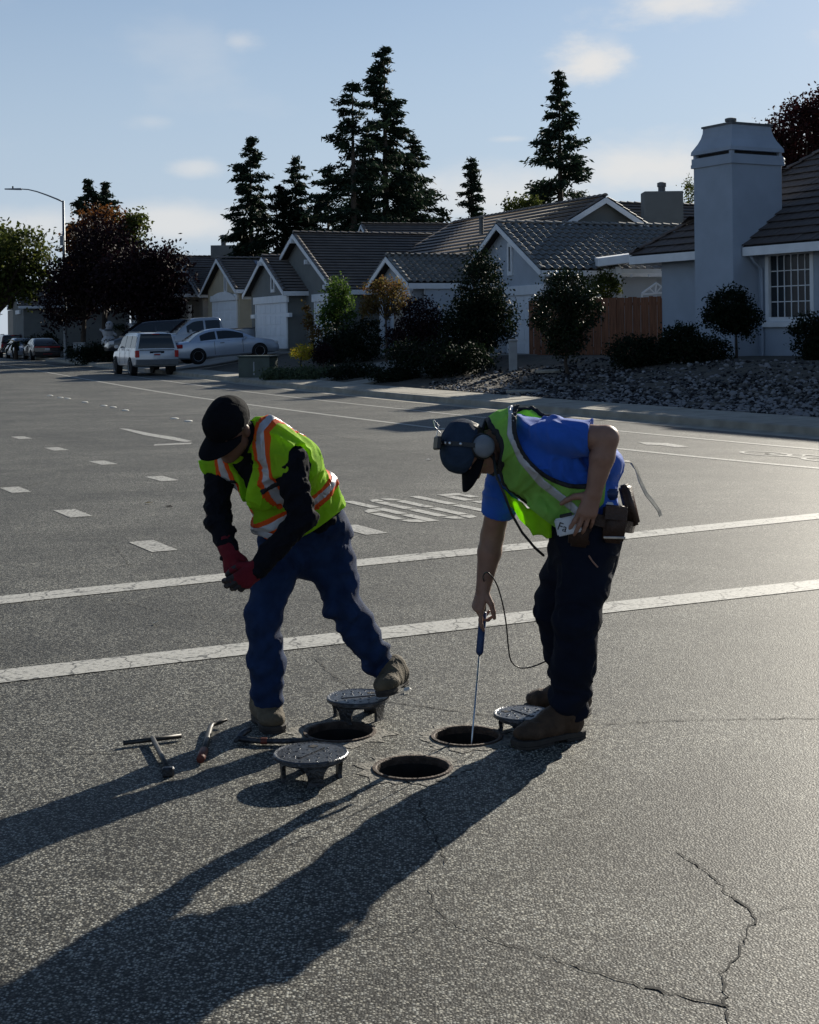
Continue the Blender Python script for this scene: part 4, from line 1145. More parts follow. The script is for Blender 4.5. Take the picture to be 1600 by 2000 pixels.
# front gardens
broadleaf('young_tree', 'upright bright green young tree by the second garage door', gz(658, 55), at(658, 640, 55), [lobe(660, 572, 55, 20, 36), lobe(665, 610, 55, 30, 34), lobe(640, 620, 55, 18, 28)], 3200, .12, L_GREEN, 31, trunk_r=.05, clump=.28)
broadleaf('maple_tree', 'small orange tinted maple on a thin trunk in front of the entry gable', gz(754, 49), at(754, 625, 49), [lobe(740, 575, 49, 36, 26), lobe(775, 590, 49, 34, 26), lobe(720, 600, 49, 24, 22), lobe(760, 560, 49, 30, 18)], 2600, .10, L_MAPLE, 32, trunk_r=.045, clump=.22, hollow=.35)
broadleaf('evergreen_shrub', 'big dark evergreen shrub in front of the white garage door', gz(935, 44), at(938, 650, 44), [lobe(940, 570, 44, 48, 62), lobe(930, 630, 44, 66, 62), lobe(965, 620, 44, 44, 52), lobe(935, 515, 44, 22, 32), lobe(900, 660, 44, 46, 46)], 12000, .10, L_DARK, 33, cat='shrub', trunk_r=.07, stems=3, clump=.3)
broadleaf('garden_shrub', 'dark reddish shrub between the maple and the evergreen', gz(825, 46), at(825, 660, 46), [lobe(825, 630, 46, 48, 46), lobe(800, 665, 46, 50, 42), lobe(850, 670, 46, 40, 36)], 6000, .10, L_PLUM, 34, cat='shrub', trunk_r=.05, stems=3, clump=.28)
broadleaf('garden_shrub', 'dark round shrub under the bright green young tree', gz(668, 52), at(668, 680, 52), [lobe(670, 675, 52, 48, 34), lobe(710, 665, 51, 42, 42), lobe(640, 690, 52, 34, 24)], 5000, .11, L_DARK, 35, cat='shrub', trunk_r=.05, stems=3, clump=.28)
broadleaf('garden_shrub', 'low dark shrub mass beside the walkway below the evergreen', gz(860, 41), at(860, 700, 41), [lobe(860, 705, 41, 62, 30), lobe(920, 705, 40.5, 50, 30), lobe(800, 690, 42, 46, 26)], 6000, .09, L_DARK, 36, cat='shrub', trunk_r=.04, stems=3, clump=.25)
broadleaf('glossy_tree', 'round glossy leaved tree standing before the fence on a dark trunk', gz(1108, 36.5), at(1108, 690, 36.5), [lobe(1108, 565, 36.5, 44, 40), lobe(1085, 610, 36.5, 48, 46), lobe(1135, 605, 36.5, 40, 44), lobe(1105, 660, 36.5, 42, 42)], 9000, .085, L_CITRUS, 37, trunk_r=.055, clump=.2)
broadleaf('patio_shrub', 'olive leaved shrub rising behind the fence by the patio post', gz(1178, 47), at(1178, 600, 47), [lobe(1180, 560, 47, 26, 24)], 1300, .1, L_OLIVE, 38, cat='shrub', trunk_r=.04, clump=.25)
broadleaf('standard_shrub', 'ball shaped shrub on a stem in front of the chimney house', gz(1438, 35.5), at(1438, 655, 35.5), [lobe(1428, 605, 35.5, 46, 42), lobe(1448, 625, 35.5, 38, 34), lobe(1402, 622, 35.5, 24, 26)], 6500, .075, L_DARK, 39, cat='shrub', trunk_r=.04, clump=.17)
broadleaf('hedge_shrub', 'rounded dark shrub below the ball shaped one', gz(1330, 35), at(1330, 690, 35), [lobe(1335, 672, 35, 48, 38), lobe(1385, 690, 35, 40, 32)], 6500, .075, L_DARK, 40, 'low shrubs along the near house', 'shrub', .04, 2, .17)
broadleaf('hedge_shrub', 'wide low dark shrub at the foot of the fence', gz(1235, 35.5), at(1235, 690, 35.5), [lobe(1232, 688, 35.5, 44, 32), lobe(1285, 690, 35.5, 42, 36)], 5500, .075, L_DARK, 41, 'low shrubs along the near house', 'shrub', .04, 2, .17)
broadleaf('hedge_shrub', 'dark shrub at the right edge under the window', gz(1585, 33.5), at(1585, 690, 33.5), [lobe(1585, 655, 33.5, 48, 40), lobe(1625, 660, 33.5, 50, 50), lobe(1600, 690, 33.5, 40, 26)], 6500, .075, L_DARK, 42, 'low shrubs along the near house', 'shrub', .04, 2, .17)
broadleaf('leafy_plant', 'spindly plant with brown leaves in front of the second garage door', gz(612, 54), at(612, 660, 54), [lobe(607, 635, 54, 10, 14), lobe(618, 660, 54, 18, 18), lobe(600, 610, 54, 8, 12)], 450, .12, L_MAPLE, 43, cat='plant', trunk_r=.025, clump=.18)
broadleaf('yellow_flower_bush', 'bush with yellow flowers beside the green cabinet', gz(590, 50), at(590, 690, 50), [lobe(592, 688, 50, 24, 13)], 1100, .07, L_YEL, 44, cat='bush', trunk_r=.03, clump=.15)
broadleaf('dark_bush', 'small dark bush right of the yellow flowers', gz(632, 49), at(632, 690, 49), [lobe(632, 690, 49, 20, 16)], 1400, .08, L_PLUM, 45, cat='bush', trunk_r=.03, clump=.18)
for i, (px, py, d, rx, rz, lab) in enumerate(((548, 716, 46.5, 36, 12, 'grey green juniper mat next to the cabinet'), (610, 718, 46, 50, 15, 'grey green juniper mat below the yellow flowers'), (690, 722, 45, 55, 16, 'dark juniper mat left of the sunlit walkway'), (770, 722, 42, 55, 16, 'dark juniper mat right of the sunlit walkway'))):
    c = gz(px, d); broadleaf('ground_cover_juniper', lab, c, c + (0, 0, .2), [(c[0], c[1], c[2] + .12, rx * d / F_PX, .9, rz * d / F_PX)], 2600, .085, L_JUN if i < 2 else L_DARK, 50 + i, 'junipers along the pavement', 'shrub', .03, 3, .2, .2)
broadleaf('clipped_hedge', 'clipped dark hedge left of the lamp pole behind parked cars', gz(82, 100), gz(82, 100) + (0, 0, .8), [(*(gz(68, 100) + (0, 0, .95)), .75, .7, .62), (*(gz(96, 100) + (0, 0, .95)), .75, .7, .62)], 4200, .13, L_DARK, 61, cat='hedge', trunk_r=.05, stems=3, clump=.3, hollow=.3)
broadleaf('clipped_hedge', 'long low dark hedge below the white yard figures', gz(200, 80), gz(200, 80) + (0, 0, .5), [(*(gz(165, 79) + (0, 0, .55)), 1.0, .7, .55), (*(gz(205, 79) + (0, 0, .55)), 1.2, .7, .6)], 4200, .12, L_DARK, 62, cat='hedge', trunk_r=.05, stems=3, clump=.3, hollow=.3)


# a palm-like cycad at far left
def cycad():
    b = gz(30, 100); t = empty('cycad', tuple(b)); tag(t, 'small palm like cycad in front of the far left house', 'plant'); m = MB(); m.tube([b, b + (0, 0, 1.1)], [.16, .12], 8); m.build('trunk', m_bark, t, True)
    q = MB(); rs_ = np.random.RandomState(2)
    for k in range(18):
        a = 6.283 * k / 18 + rs_.normal(0, .1); u = rs_.uniform(.3, .9); o = b + np.array((0, 0, 1.1)); pts = [o + np.array((math.cos(a), math.sin(a), 0)) * r + np.array((0, 0, u * r * 1.2 - .75 * r * r)) for r in (0, .3, .6, .9, 1.2)]
        s = np.array((-math.sin(a), math.cos(a), 0)) * .09
        for i in range(4): q.add([pts[i] - s, pts[i] + s, pts[i + 1] + s * .8, pts[i + 1] - s * .8], [(0, 1, 2, 3)])
    o = q.build('fronds', L_DARK, t, True)


cycad()


# ------------------------------------------------------------------ stones on the bank
def stones():
    rs_ = np.random.RandomState(12); spots = []
    bed = empty('rock_bed', (6, 28, .3)); tag(bed, 'bank of loose grey stones between pavement and near house', 'rock bed')
    while len(spots) < 8000:
        y = rs_.uniform(19.5, 40); d = rs_.uniform(1.55, 7.6); x = xc(y) + d
        if y > 33 and rs_.rand() < (y - 33) / 9: continue
        q = proj_((x, y, ground_z(x, y)))
        if not (840 < q[0] < 1680): continue
        if d > 5.6 and rs_.rand() < .75: continue
        spots.append((x, y, abs(rs_.normal(0, .5)) + .55, q))
    protos = []
    for k in range(6):
        bm = bmesh.new(); bmesh.ops.create_icosphere(bm, subdivisions=1, radius=1)
        for v in bm.verts: v.co *= rs_.uniform(.6, 1.2)
        for v in bm.verts: v.co.z *= .8; v.co.x *= 1.25
        me = bpy.data.meshes.new('stone'); bm.to_mesh(me); bm.free(); me.materials.append(m_stone); protos.append(me)
    key = [-s[2] / s[1] - (0 if 850 < s[3][0] < 1600 else -99) for s in spots]; order = np.argsort(key); VV, FF, n0 = [], [], 0
    PV = [np.array([v.co[:] for v in me.vertices]) for me in protos]; PF = [np.array([p.vertices[:] for p in me.polygons]) for me in protos]
    for i, k in enumerate(order):
        x, y, s, q = spots[k]; r = s * .034; z = ground_z(x, y) + r * .25; a = rs_.uniform(0, 6.28); tilt = rs_.normal(0, .3, 2); j = k % 6
        M = Matrix.Translation((x, y, z)) @ Matrix.Rotation(a, 4, 'Z') @ Matrix.Rotation(tilt[0], 4, 'X') @ Matrix.Rotation(tilt[1], 4, 'Y') @ Matrix.Scale(r, 4)
        if i < 300:
            o = bpy.data.objects.new('stone', protos[j]); COL.objects.link(o); o.parent = bed; o.matrix_parent_inverse = base_of(bed).inverted(); o.matrix_basis = M
        else:
            Mn = np.array(M); VV.append(PV[j] @ Mn[:3, :3].T + Mn[:3, 3]); FF.append(PF[j] + n0); n0 += len(PV[j])
    o = np_mesh('stones', np.concatenate(VV), np.concatenate(FF), m_stone, bed, True); tag(o, kind='stuff')
    # flat stepping slabs
    for (px, py) in ((1075, 736), (1020, 755)):
        d = 37.5 if py < 745 else 34.0; c = at(px, py, d); g_ = gz(px, d); q = MB(); q.lathe((g_[0], g_[1], g_[2]), [(.42, 0), (.42, .06), (.38, .07)], 9); o = q.build('stepping_stone', m_conc, None); tag(o, 'flat pale stepping stone in the bank, ' + ('farther one near the fence' if py < 745 else 'nearer one by the pavement'), 'stepping stone')


stones()

# ================================================================== vehicles
def car_paint(name, c, metal=.0): return pm(name, c, .32, .05, 2, metal=metal, spec=.5, coat=.8)
m_white = car_paint('paint_silver_white', (.55, .57, .60), .2)
m_silv = car_paint('paint_silver', (.46, .52, .62), .45)
m_silv2 = car_paint('paint_grey_silver', (.40, .44, .50), .35)
m_blk = car_paint('paint_black', (.012, .013, .018))
m_maroon = car_paint('paint_maroon', (.10, .012, .018))
m_carglass = pm('car_glass', (.012, .014, .017), .06, .1, 3, spec=.7)
m_tyre = pm('tyre', (.016, .016, .017), .85, .2, 20)
m_rim = pm('rim_alloy', (.55, .57, .60), .4, .1, 15, metal=.25)
m_red = pm('tail_light_red', (.45, .012, .015), .25, .1, 20, spec=.6)
m_clear = pm('head_light', (.6, .62, .65), .12, .1, 20, spec=.7)
m_greyb = pm('bumper_grey', (.12, .125, .13), .6, .1, 10)
m_plate = pm('number_plate', (.62, .66, .72), .5, .1, 30)
m_platered = pm('plate_print', (.35, .06, .05), .5, .1, 30)


def vehicle(name, label, loc, heading, P, paint, group=None, plate=True):
    """P: dict of dimensions. Local axes: x forwards, y to the car's left, z up; origin on the ground under the middle"""
    root = empty(name, loc, math.atan2(heading[1], heading[0])); tag(root, label, 'car', group)
    L, W, zb = P['L'] / 2, P['W'] / 2, P.get('zb', .22)
    # lower body lofted through stations (x, hood/belt height, half width)
    st = P['body']; prof = lambda w, z0, z1: [(w * .86, z0), (w * .97, z0 + .06), (w, z0 + (z1 - z0) * .35), (w * .995, z0 + (z1 - z0) * .70), (w * .95, z1 - .05), (w * .86, z1), (w * .45, z1 + P.get('crown', .02))]
    V, F = [], []
    for x, z1, w in st:
        pr = prof(w, zb + (.06 if abs(x) > L * .93 else 0), z1); ring = pr + [(-y, z) for y, z in pr[::-1]]; V += [(x, y, z) for y, z in ring]
    n = 14
    for i in range(len(st) - 1):
        for k in range(n): F.append((i * n + k, (i + 1) * n + k, (i + 1) * n + (k + 1) % n, i * n + (k + 1) % n))
    F += [tuple(range(n)), tuple(range((len(st) - 1) * n, len(st) * n))[::-1]]
    body = mesh('body', V, F, paint, root, smooth=True); body.data.set_sharp_from_angle(angle=R(38))
    # cabin: a rounded roofline swept across the car, glass laid on its faces
    for cab in P['cabins']:
        xb0, xr0, xr1, xb1, zbelt, zr, wb, wr = cab          # rear base, rear roof, front roof, front base
        z_ = zbelt - .03; mid = (xr0 + xr1) / 2
        ctl = np.array([(xb0, z_), (xb0 * .45 + xr0 * .55, z_ + (zr - z_) * .62), (xr0 + (xr1 - xr0) * .04, zr - .035), (mid, zr), (xr1 - (xr1 - xr0) * .02, zr - .03), (xb1 * .48 + xr1 * .52, z_ + (zr - z_) * .58), (xb1, z_)])
        line = catmull(ctl, 5); hh = zr - z_
        def wid(z): return wb + (wr - wb) * np.clip((z - z_) / hh, 0, 1)
        V, F = [], []; fr_ = (0.0, .55, .88, 1.0)
        for x, zt in line:
            h_ = zt - z_; w_ = wid(zt)
            half = [(wid(z_) + .0, z_ - .06)] + [(wid(z_ + h_ * f) - (.05 if f == 1.0 else .012 if f == .88 else 0) * min(1, h_ / .3), z_ + h_ * f - (.0 if f < 1 else .008)) for f in fr_] + [(w_ * .5, zt + .008)]
            V += [(x, y, z) for y, z in half + [(-y, z) for y, z in half[::-1]]]
        n = 12
        for i in range(len(line) - 1):
            for k in range(n): F.append((i * n + k, (i + 1) * n + k, (i + 1) * n + (k + 1) % n, i * n + (k + 1) % n))
        F += [tuple(range(n)), tuple(range((len(line) - 1) * n, len(line) * n))[::-1]]
        rf = mesh('cabin', V, F, paint, root, smooth=True); rf.data.set_sharp_from_angle(angle=R(50))
        top_at = lambda x: float(np.interp(x, line[:, 0], line[:, 1]))
        xs0, xs1 = line[4, 0], line[-5, 0]
        for sg in (-1, 1):
            for s0, s1 in P.get('side', [(0, 1)]):
                x0, x1 = xs0 + (xs1 - xs0) * s0 + .02, xs0 + (xs1 - xs0) * s1 - .02; V, F = [], []; K = 8
                for o_ in (.010, -.015):
                    for k in range(K + 1):
                        x = x0 + (x1 - x0) * k / K; zt = top_at(x)
                        for t in (.10, .82): z = z_ + (zt - z_ - .01) * t + (.02 if t < .5 else 0); V.append((x, sg * (wid(z) + o_), z))
                m_ = 2 * (K + 1)
                for k in range(K): F += [(2 * k, 2 * k + 2, 2 * k + 3, 2 * k + 1), (2 * k, 2 * k + m_, 2 * k + 2 + m_, 2 * k + 2), (2 * k + 1, 2 * k + 3, 2 * k + 3 + m_, 2 * k + 1 + m_)]
                F += [(0, 1, 1 + m_, m_), (2 * K, 2 * K + m_, 2 * K + 1 + m_, 2 * K + 1)]
                mesh('side_window', V, F, m_carglass, rf)
        for nm, ia, ib in (('rear_window', 1, 9), ('windscreen', len(line) - 10, len(line) - 2)):
            V, F = [], []; pts = line[ia:ib + 1] if ia >= 0 else line
            for k, (x, zt) in enumerate(pts):
                a, b_ = pts[max(k - 1, 0)], pts[min(k + 1, len(pts) - 1)]; t = nrm_(np.array((b_[0] - a[0], 0, b_[1] - a[1]))); nn = np.array((-t[2], 0, t[0]))
                w_ = wid(zt) - .10
                for y in (-w_, -w_ * .5, 0, w_ * .5, w_): V.append(np.array((x, y, zt + .008 * (abs(y) < w_ * .6))) + nn * .010)
            for k in range(len(pts) - 1):
                for c_ in range(4): q_ = k * 5 + c_; F.append((q_, q_ + 1, q_ + 6, q_ + 5))
            mesh(nm, V, F, m_carglass, rf, smooth=True)
    r = P.get('r', .33)
    for x in P['axles']:
        for sg in (-1, 1):
            y = sg * (W - .02); q = MB(); q.lathe((x, sg * (W - .24), r), [(r + .035, 0), (r + .035, .248)], 24, (0, sg, 0)); q.build('wheel_arch', m_black_, body)
            q = MB(); q.lathe((x, sg * (W - .20), r), [(r * .6, 0), (r * .96, .005), (r, .04), (r, .17), (r * .95, .212), (r * .68, .222), (r * .66, .20)], 26, (0, sg, 0)); wh = q.build('wheel', m_tyre, root, smooth=True)
            q = MB(); q.lathe((x, sg * (W - .20), r), [(r * .67, .18), (r * .66, .215), (r * .60, .20), (r * .56, .12), (.02, .12)], 22, (0, sg, 0))
            for k in range(5):
                a = 6.283 * k / 5; dx, dz = math.cos(a), math.sin(a); o = np.array((x, sg * (W - .03), r)); q.obox(o + np.array((-dz * .035, 0, dx * .035)), np.array((dx * r * .62, 0, dz * r * .62)), np.array((dz * .07, 0, -dx * .07)), (0, sg * .03, 0))
            q.lathe((x, sg * (W - .06), r), [(.06, 0), (.06, .06), (.03, .065)], 12, (0, sg, 0)); q.build('rim', m_rim, wh)
    for nm, mt, bx in P.get('boxes', ()):
        q = MB(); q.box(*bx); q.build(nm, mt, root, bevel=min(.02, (bx[5] - bx[4]) * .25))
    for sg in (-1, 1):
        q = MB(); mx_, mz = P['mirror']; q.box(mx_ - .06, mx_ + .06, sg * (W + .08) - .09, sg * (W + .08) + .09, mz, mz + .13); q.build('mirror', paint, root, bevel=.03, seg=2)
        for hx in P.get('handles', ()):
            q = MB(); q.box(hx - .09, hx + .09, sg * W * .99 - .012, sg * W * .99 + .012, P['hz'], P['hz'] + .03); q.build('door_handle', m_greyb, root)
        for sx in P.get('seams', ()):
            q = MB(); q.box(sx - .006, sx + .006, sg * W * .998 - .004, sg * W * .998 + .004, zb + .12, P['hz'] + .10); q.build('door_seam', m_black_, root)
    return root


m_black_ = pm('wheel_well', (.006, .006, .007), .9, .1, 5)
UD = np.array((-.40, .916))        # along the street
ND = np.array((.916, .40))


def pair(fn): return [fn(-1), fn(1)]


# light silver estate SUV parked at the kerb, tail towards us
L2, W2 = 2.32, .90
suv = dict(L=4.64, W=1.80, zb=.34, r=.36, axles=(-1.38, 1.42), mirror=(.75, 1.10), hz=1.02, handles=(.0, -.95), seams=(.55, -.45, -1.25), crown=.01,
           body=[(-2.32, .98, .80), (-2.26, 1.06, .88), (-1.8, 1.08, .90), (0, 1.08, .90), (.9, 1.06, .90), (1.0, 1.05, .89), (1.9, .98, .87), (2.22, .90, .80), (2.32, .76, .70)],
           cabins=[(-2.24, -2.08, .35, 1.05, 1.06, 1.74, .86, .70)], side=[(0.02, .30), (.32, .62), (.64, .97)], rear_ins=(.08, .08, .12, .07),
           boxes=[('rear_bumper', m_greyb, (-2.42, -2.22, -.86, .86, .42, .66)), ('tail_light', m_red, (-2.345, -2.20, -.88, -.72, .74, 1.02)), ('tail_light', m_red, (-2.345, -2.20, .72, .88, .74, 1.02)), ('number_plate', m_plate, (-2.345, -2.30, -.17, .17, .78, .93)),
                  ('plate_print', m_platered, (-2.352, -2.33, -.13, .13, .815, .885)), ('plate_recess', m_black_, (-2.335, -2.30, -.30, .30, .90, .99)), ('roof_rack_rail', m_greyb, (-1.9, .1, -.62, -.58, 1.74, 1.79)), ('roof_rack_rail', m_greyb, (-1.9, .1, .58, .62, 1.74, 1.79)), ('head_light', m_clear, (2.2, 2.32, .45, .75, .70, .86)), ('head_light', m_clear, (2.2, 2.32, -.75, -.45, .70, .86)), ('tailgate_trim', m_greyb, (-2.33, -2.28, -.70, .70, 1.03, 1.05)), ('brake_lamp', m_red, (-2.17, -2.10, -.15, .15, 1.66, 1.69))])
rear_mid = (gnd(267, 733) + gnd(346, 734)) / 2
cpos = rear_mid[:2] + UD * 2.2
vehicle('parked_car', 'light silver SUV parked at the kerb with its tail towards us', (cpos[0], cpos[1], 0), UD, suv, m_white, 'vehicles parked by the houses')

coupe = dict(L=4.66, W=1.80, zb=.20, r=.315, axles=(-1.36, 1.34), mirror=(.72, .86), hz=.78, handles=(-.28,), seams=(.62, -.62), crown=.03,
             body=[(-2.33, .78, .62), (-2.22, .90, .78), (-1.7, .94, .87), (-1.0, .93, .90), (0, .90, .90), (.9, .90, .90), (1.5, .84, .88), (2.0, .74, .82), (2.25, .62, .70), (2.33, .48, .55)],
             cabins=[(-1.72, -.85, .15, 1.22, .92, 1.40, .82, .58)], side=[(.06, .40), (.42, .97)], rear_ins=(.10, .10, .16, .06),
             boxes=[('tail_light', m_red, (-2.31, -1.98, -.86, -.52, .70, .86)), ('tail_light', m_red, (-2.31, -1.98, .52, .86, .70, .86)), ('number_plate', m_plate, (-2.36, -2.30, -.16, .16, .56, .68)), ('rear_bumper', m_silv, (-2.40, -2.20, -.78, .78, .30, .58)), ('head_light', m_clear, (1.98, 2.24, .48, .76, .56, .68)), ('head_light', m_clear, (1.98, 2.24, -.76, -.48, .56, .68)), ('spoiler', m_silv, (-2.28, -2.10, -.70, .70, .93, .97)), ('sill', m_greyb, (-.95, .95, -.91, .91, .20, .28))])
c = at(438, 690, 61.5); z = ground_z(c[0], c[1]) + .06
vehicle('parked_car', 'silver two door coupe parked nose in before the white garage', (c[0], c[1], .50), (.916, .40), coupe, m_silv, 'vehicles parked by the houses').rotation_euler[1] = -R(4.0)

pick = dict(L=5.6, W=1.9, zb=.36, r=.37, axles=(-1.75, 1.65), mirror=(.85, 1.15), hz=1.0, handles=(.2, -.6), seams=(.78, -.2, -.98), crown=.0,
            body=[(-2.8, 1.14, .88), (-2.7, 1.16, .94), (-1.1, 1.16, .95), (0, 1.12, .95), (1.1, 1.12, .95), (1.8, 1.06, .93), (2.5, 1.0, .88), (2.74, .90, .78), (2.8, .7, .7)],
            cabins=[(-.80, -.66, .60, 1.50, 1.12, 1.80, .88, .72)], side=[(.05, .44), (.47, .93)],
            boxes=[('tail_light', m_red, (-2.83, -2.62, -.97, -.86, .78, 1.12)), ('tail_light', m_red, (-2.83, -2.62, .86, .97, .78, 1.12)), ('rear_bumper', m_greyb, (-2.92, -2.76, -.9, .9, .48, .66)), ('bed_floor', m_black_, (-2.66, -1.16, -.82, .82, 1.155, 1.17)), ('number_plate', m_plate, (-2.94, -2.9, -.16, .16, .5, .62)), ('head_light', m_clear, (2.6, 2.8, .5, .82, .74, .92)), ('head_light', m_clear, (2.6, 2.8, -.82, -.5, .74, .92)), ('grille', m_black_, (2.74, 2.83, -.45, .45, .70, .92)), ('bed_rail', m_greyb, (-2.7, -1.15, -.955, -.86, 1.16, 1.19)), ('bed_rail', m_greyb, (-2.7, -1.15, .86, .955, 1.16, 1.19))])
c = at(398, 640, 68.0)
vehicle('pickup_truck', 'silver crew cab pickup parked behind the coupe, nose towards the street', (c[0], c[1], .62), (-.916, -.40), pick, m_silv2, 'vehicles parked by the houses').rotation_euler[1] = R(3.0)

van = dict(L=4.8, W=1.86, zb=.28, r=.34, axles=(-1.45, 1.5), mirror=(.95, 1.1), hz=1.0, handles=(.3, -.6), seams=(.8, -.15, -1.1),
           body=[(-2.4, 1.0, .84), (-2.3, 1.08, .91), (-1, 1.08, .93), (.8, 1.06, .93), (1.7, .98, .90), (2.25, .84, .80), (2.4, .6, .7)],
           cabins=[(-2.3, -2.05, .45, 1.55, 1.06, 1.74, .88, .70)], side=[(.03, .33), (.35, .62), (.64, .95)],
           boxes=[('head_light', m_clear, (2.1, 2.34, .5, .82, .66, .84)), ('head_light', m_clear, (2.1, 2.34, -.82, -.5, .66, .84)), ('tail_light', m_red, (-2.42, -2.3, -.88, -.74, .8, 1.2)), ('tail_light', m_red, (-2.42, -2.3, .74, .88, .8, 1.2))])
c = at(297, 650, 76.0)
vehicle('parked_car', 'black minivan half hidden behind the light SUV and hedge', (c[0], c[1], .60), (-.93, -.36), van, m_blk, 'vehicles parked by the houses').rotation_euler[1] = R(3.0)

sedan = dict(L=5.0, W=1.9, zb=.22, r=.35, axles=(-1.5, 1.5), mirror=(.7, .98), hz=.86, handles=(.1, -.8), seams=(.65, -.3, -1.2), crown=.02,
             body=[(-2.5, .98, .80), (-2.42, 1.04, .90), (-1.6, 1.02, .95), (0, .98, .95), (1.0, .98, .95), (1.9, .92, .92), (2.35, .80, .84), (2.5, .6, .74)],
             cabins=[(-2.0, -1.15, .15, 1.15, 1.0, 1.48, .84, .64)], side=[(.12, .48), (.50, .92)], rear_ins=(.08, .08, .08, .05),
             boxes=[('tail_light_bar', m_red, (-2.53, -2.42, -.84, .84, .84, .92)), ('number_plate', m_plate, (-2.53, -2.48, -.16, .16, .66, .80)), ('rear_bumper', m_blk, (-2.58, -2.4, -.86, .86, .34, .58)), ('head_light', m_clear, (2.3, 2.46, .5, .82, .62, .76)), ('head_light', m_clear, (2.3, 2.46, -.82, -.5, .62, .76)), ('reflector', m_red, (-2.59, -2.57, -.30, .30, .40, .43))])
rm = (gnd(62, 703) + gnd(122, 703.5)) / 2; cp = rm[:2] + UD * 2.3
vehicle('parked_car', 'black sedan at the far kerb with a white number plate', (cp[0], cp[1], 0), UD, sedan, m_blk, 'vehicles parked by the houses')
cp2 = cp + UD * 6.6 - ND * .25
vehicle('parked_car', 'silver sedan parked ahead of the black sedan', (cp2[0], cp2[1], 0), -UD, sedan, m_silv2, 'vehicles parked by the houses')
cp3 = cp2 + UD * 7.0
vehicle('parked_car', 'dark SUV with pale roof edge at the left edge of the street', (cp3[0], cp3[1], 0), UD, suv, m_maroon, 'vehicles parked by the houses')

# ------------------------------------------------------------------ street lamp
m_galv = pm('galvanised_pole', (.20, .22, .24), .5, .2, 6, metal=.5)
b = gz(127, 90.0); lp = empty('street_lamp', tuple(b)); tag(lp, 'tall grey street lamp with curved arm reaching left', 'street lamp')
tp = at(123.5, 392, 90.0)
m = MB(); m.tube([b - (0, 0, .1), b + (0, 0, .3), (b + tp) / 2, tp], [.13, .12, .10, .075], 12); m.build('pole', m_galv, lp, True, smooth=True)
m = MB(); m.lathe(b, [(.22, -.1), (.22, .06), (.14, .1)], 12); m.build('base_plate', m_galv, lp, True)
arm = [at(*p, 90.0) for p in ((123, 394), (112, 389), (92, 381), (72, 374), (55, 370), (40, 369))]
m = MB(); m.tube(arm, [.05, .05, .045, .04, .036, .034], 8); m.build('arm', m_galv, lp, True, smooth=True)
m = MB(); h0, h1 = at(42, 369.5, 90), at(9, 369.5, 90); m.hexa([h0 + (0, -.12, -.05), h1 + (0, -.10, -.02), h1 + (0, .10, -.02), h0 + (0, .12, -.05), h0 + (0, -.08, .07), h1 + (0, -.05, .05), h1 + (0, .05, .05), h0 + (0, .08, .07)]); m.build('lamp_head', m_galv, lp, True, bevel=.02)
m = MB(); pc = at(25, 366, 90); m.lathe(pc, [(.05, -.05), (.05, .06), (.02, .09)], 10); m.build('photocell', m_black_, lp, True)
m = MB(); q = at(122, 470, 90.0); m.box(q[0] - .12, q[0] + .12, q[1] - .17, q[1] - .05, q[2] - .3, q[2] + .3); m.build('banner_bracket', m_galv, lp, True)

# ------------------------------------------------------------------ cabinets, posts, yard figures
m_cabg = pm('cabinet_green', (.055, .075, .065), .55, .15, 4); m_util = pm('utility_grey', (.30, .32, .33), .6, .12, 5)
c = gz(503, 49.0); cb = empty('utility_cabinet', tuple(c), R(-14)); tag(cb, 'boxy dark green utility cabinet with pale lid edge by the pavement', 'cabinet')
m = MB(); m.box(-.56, .56, -.42, .42, -.1, .70); m.build('case', m_cabg, cb, bevel=.012)
m = MB(); m.box(-.60, .60, -.46, .46, .70, .76); m.build('lid', m_cabg, cb, bevel=.02)
m = MB(); m.box(-.02, .02, -.435, -.42, .1, .55); m.build('door_hasp', m_util, cb)
m = MB(); m.box(-.70, .70, -.55, .55, -.2, .015); m.build('plinth', m_conc, cb)
c = gz(1001, 39.5); pd = empty('utility_pedestal', tuple(c)); tag(pd, 'slim grey utility post standing at the left end of the stone bank', 'utility post')
m = MB(); m.box(-.11, .11, -.11, .11, -.1, .78); m.build('case', m_util, pd, bevel=.01)
m = MB(); m.box(-.125, .125, -.125, .125, .78, .86); m.build('cap', m_util, pd, bevel=.02)
c = gz(155, 86); bx_ = empty('utility_box', tuple(c)); tag(bx_, 'pale grey utility box standing right of the lamp pole', 'utility box')
m = MB(); m.box(-.33, .33, -.25, .25, 0, 1.0); m.build('case', m_util, bx_, bevel=.02)
m = MB(); m.box(-.36, .36, -.28, .28, 1.0, 1.06); m.build('lid', m_util, bx_, bevel=.02)
m_infl = pm('inflatable_white', (.78, .80, .84), .6, .04, 6, transl=.3)


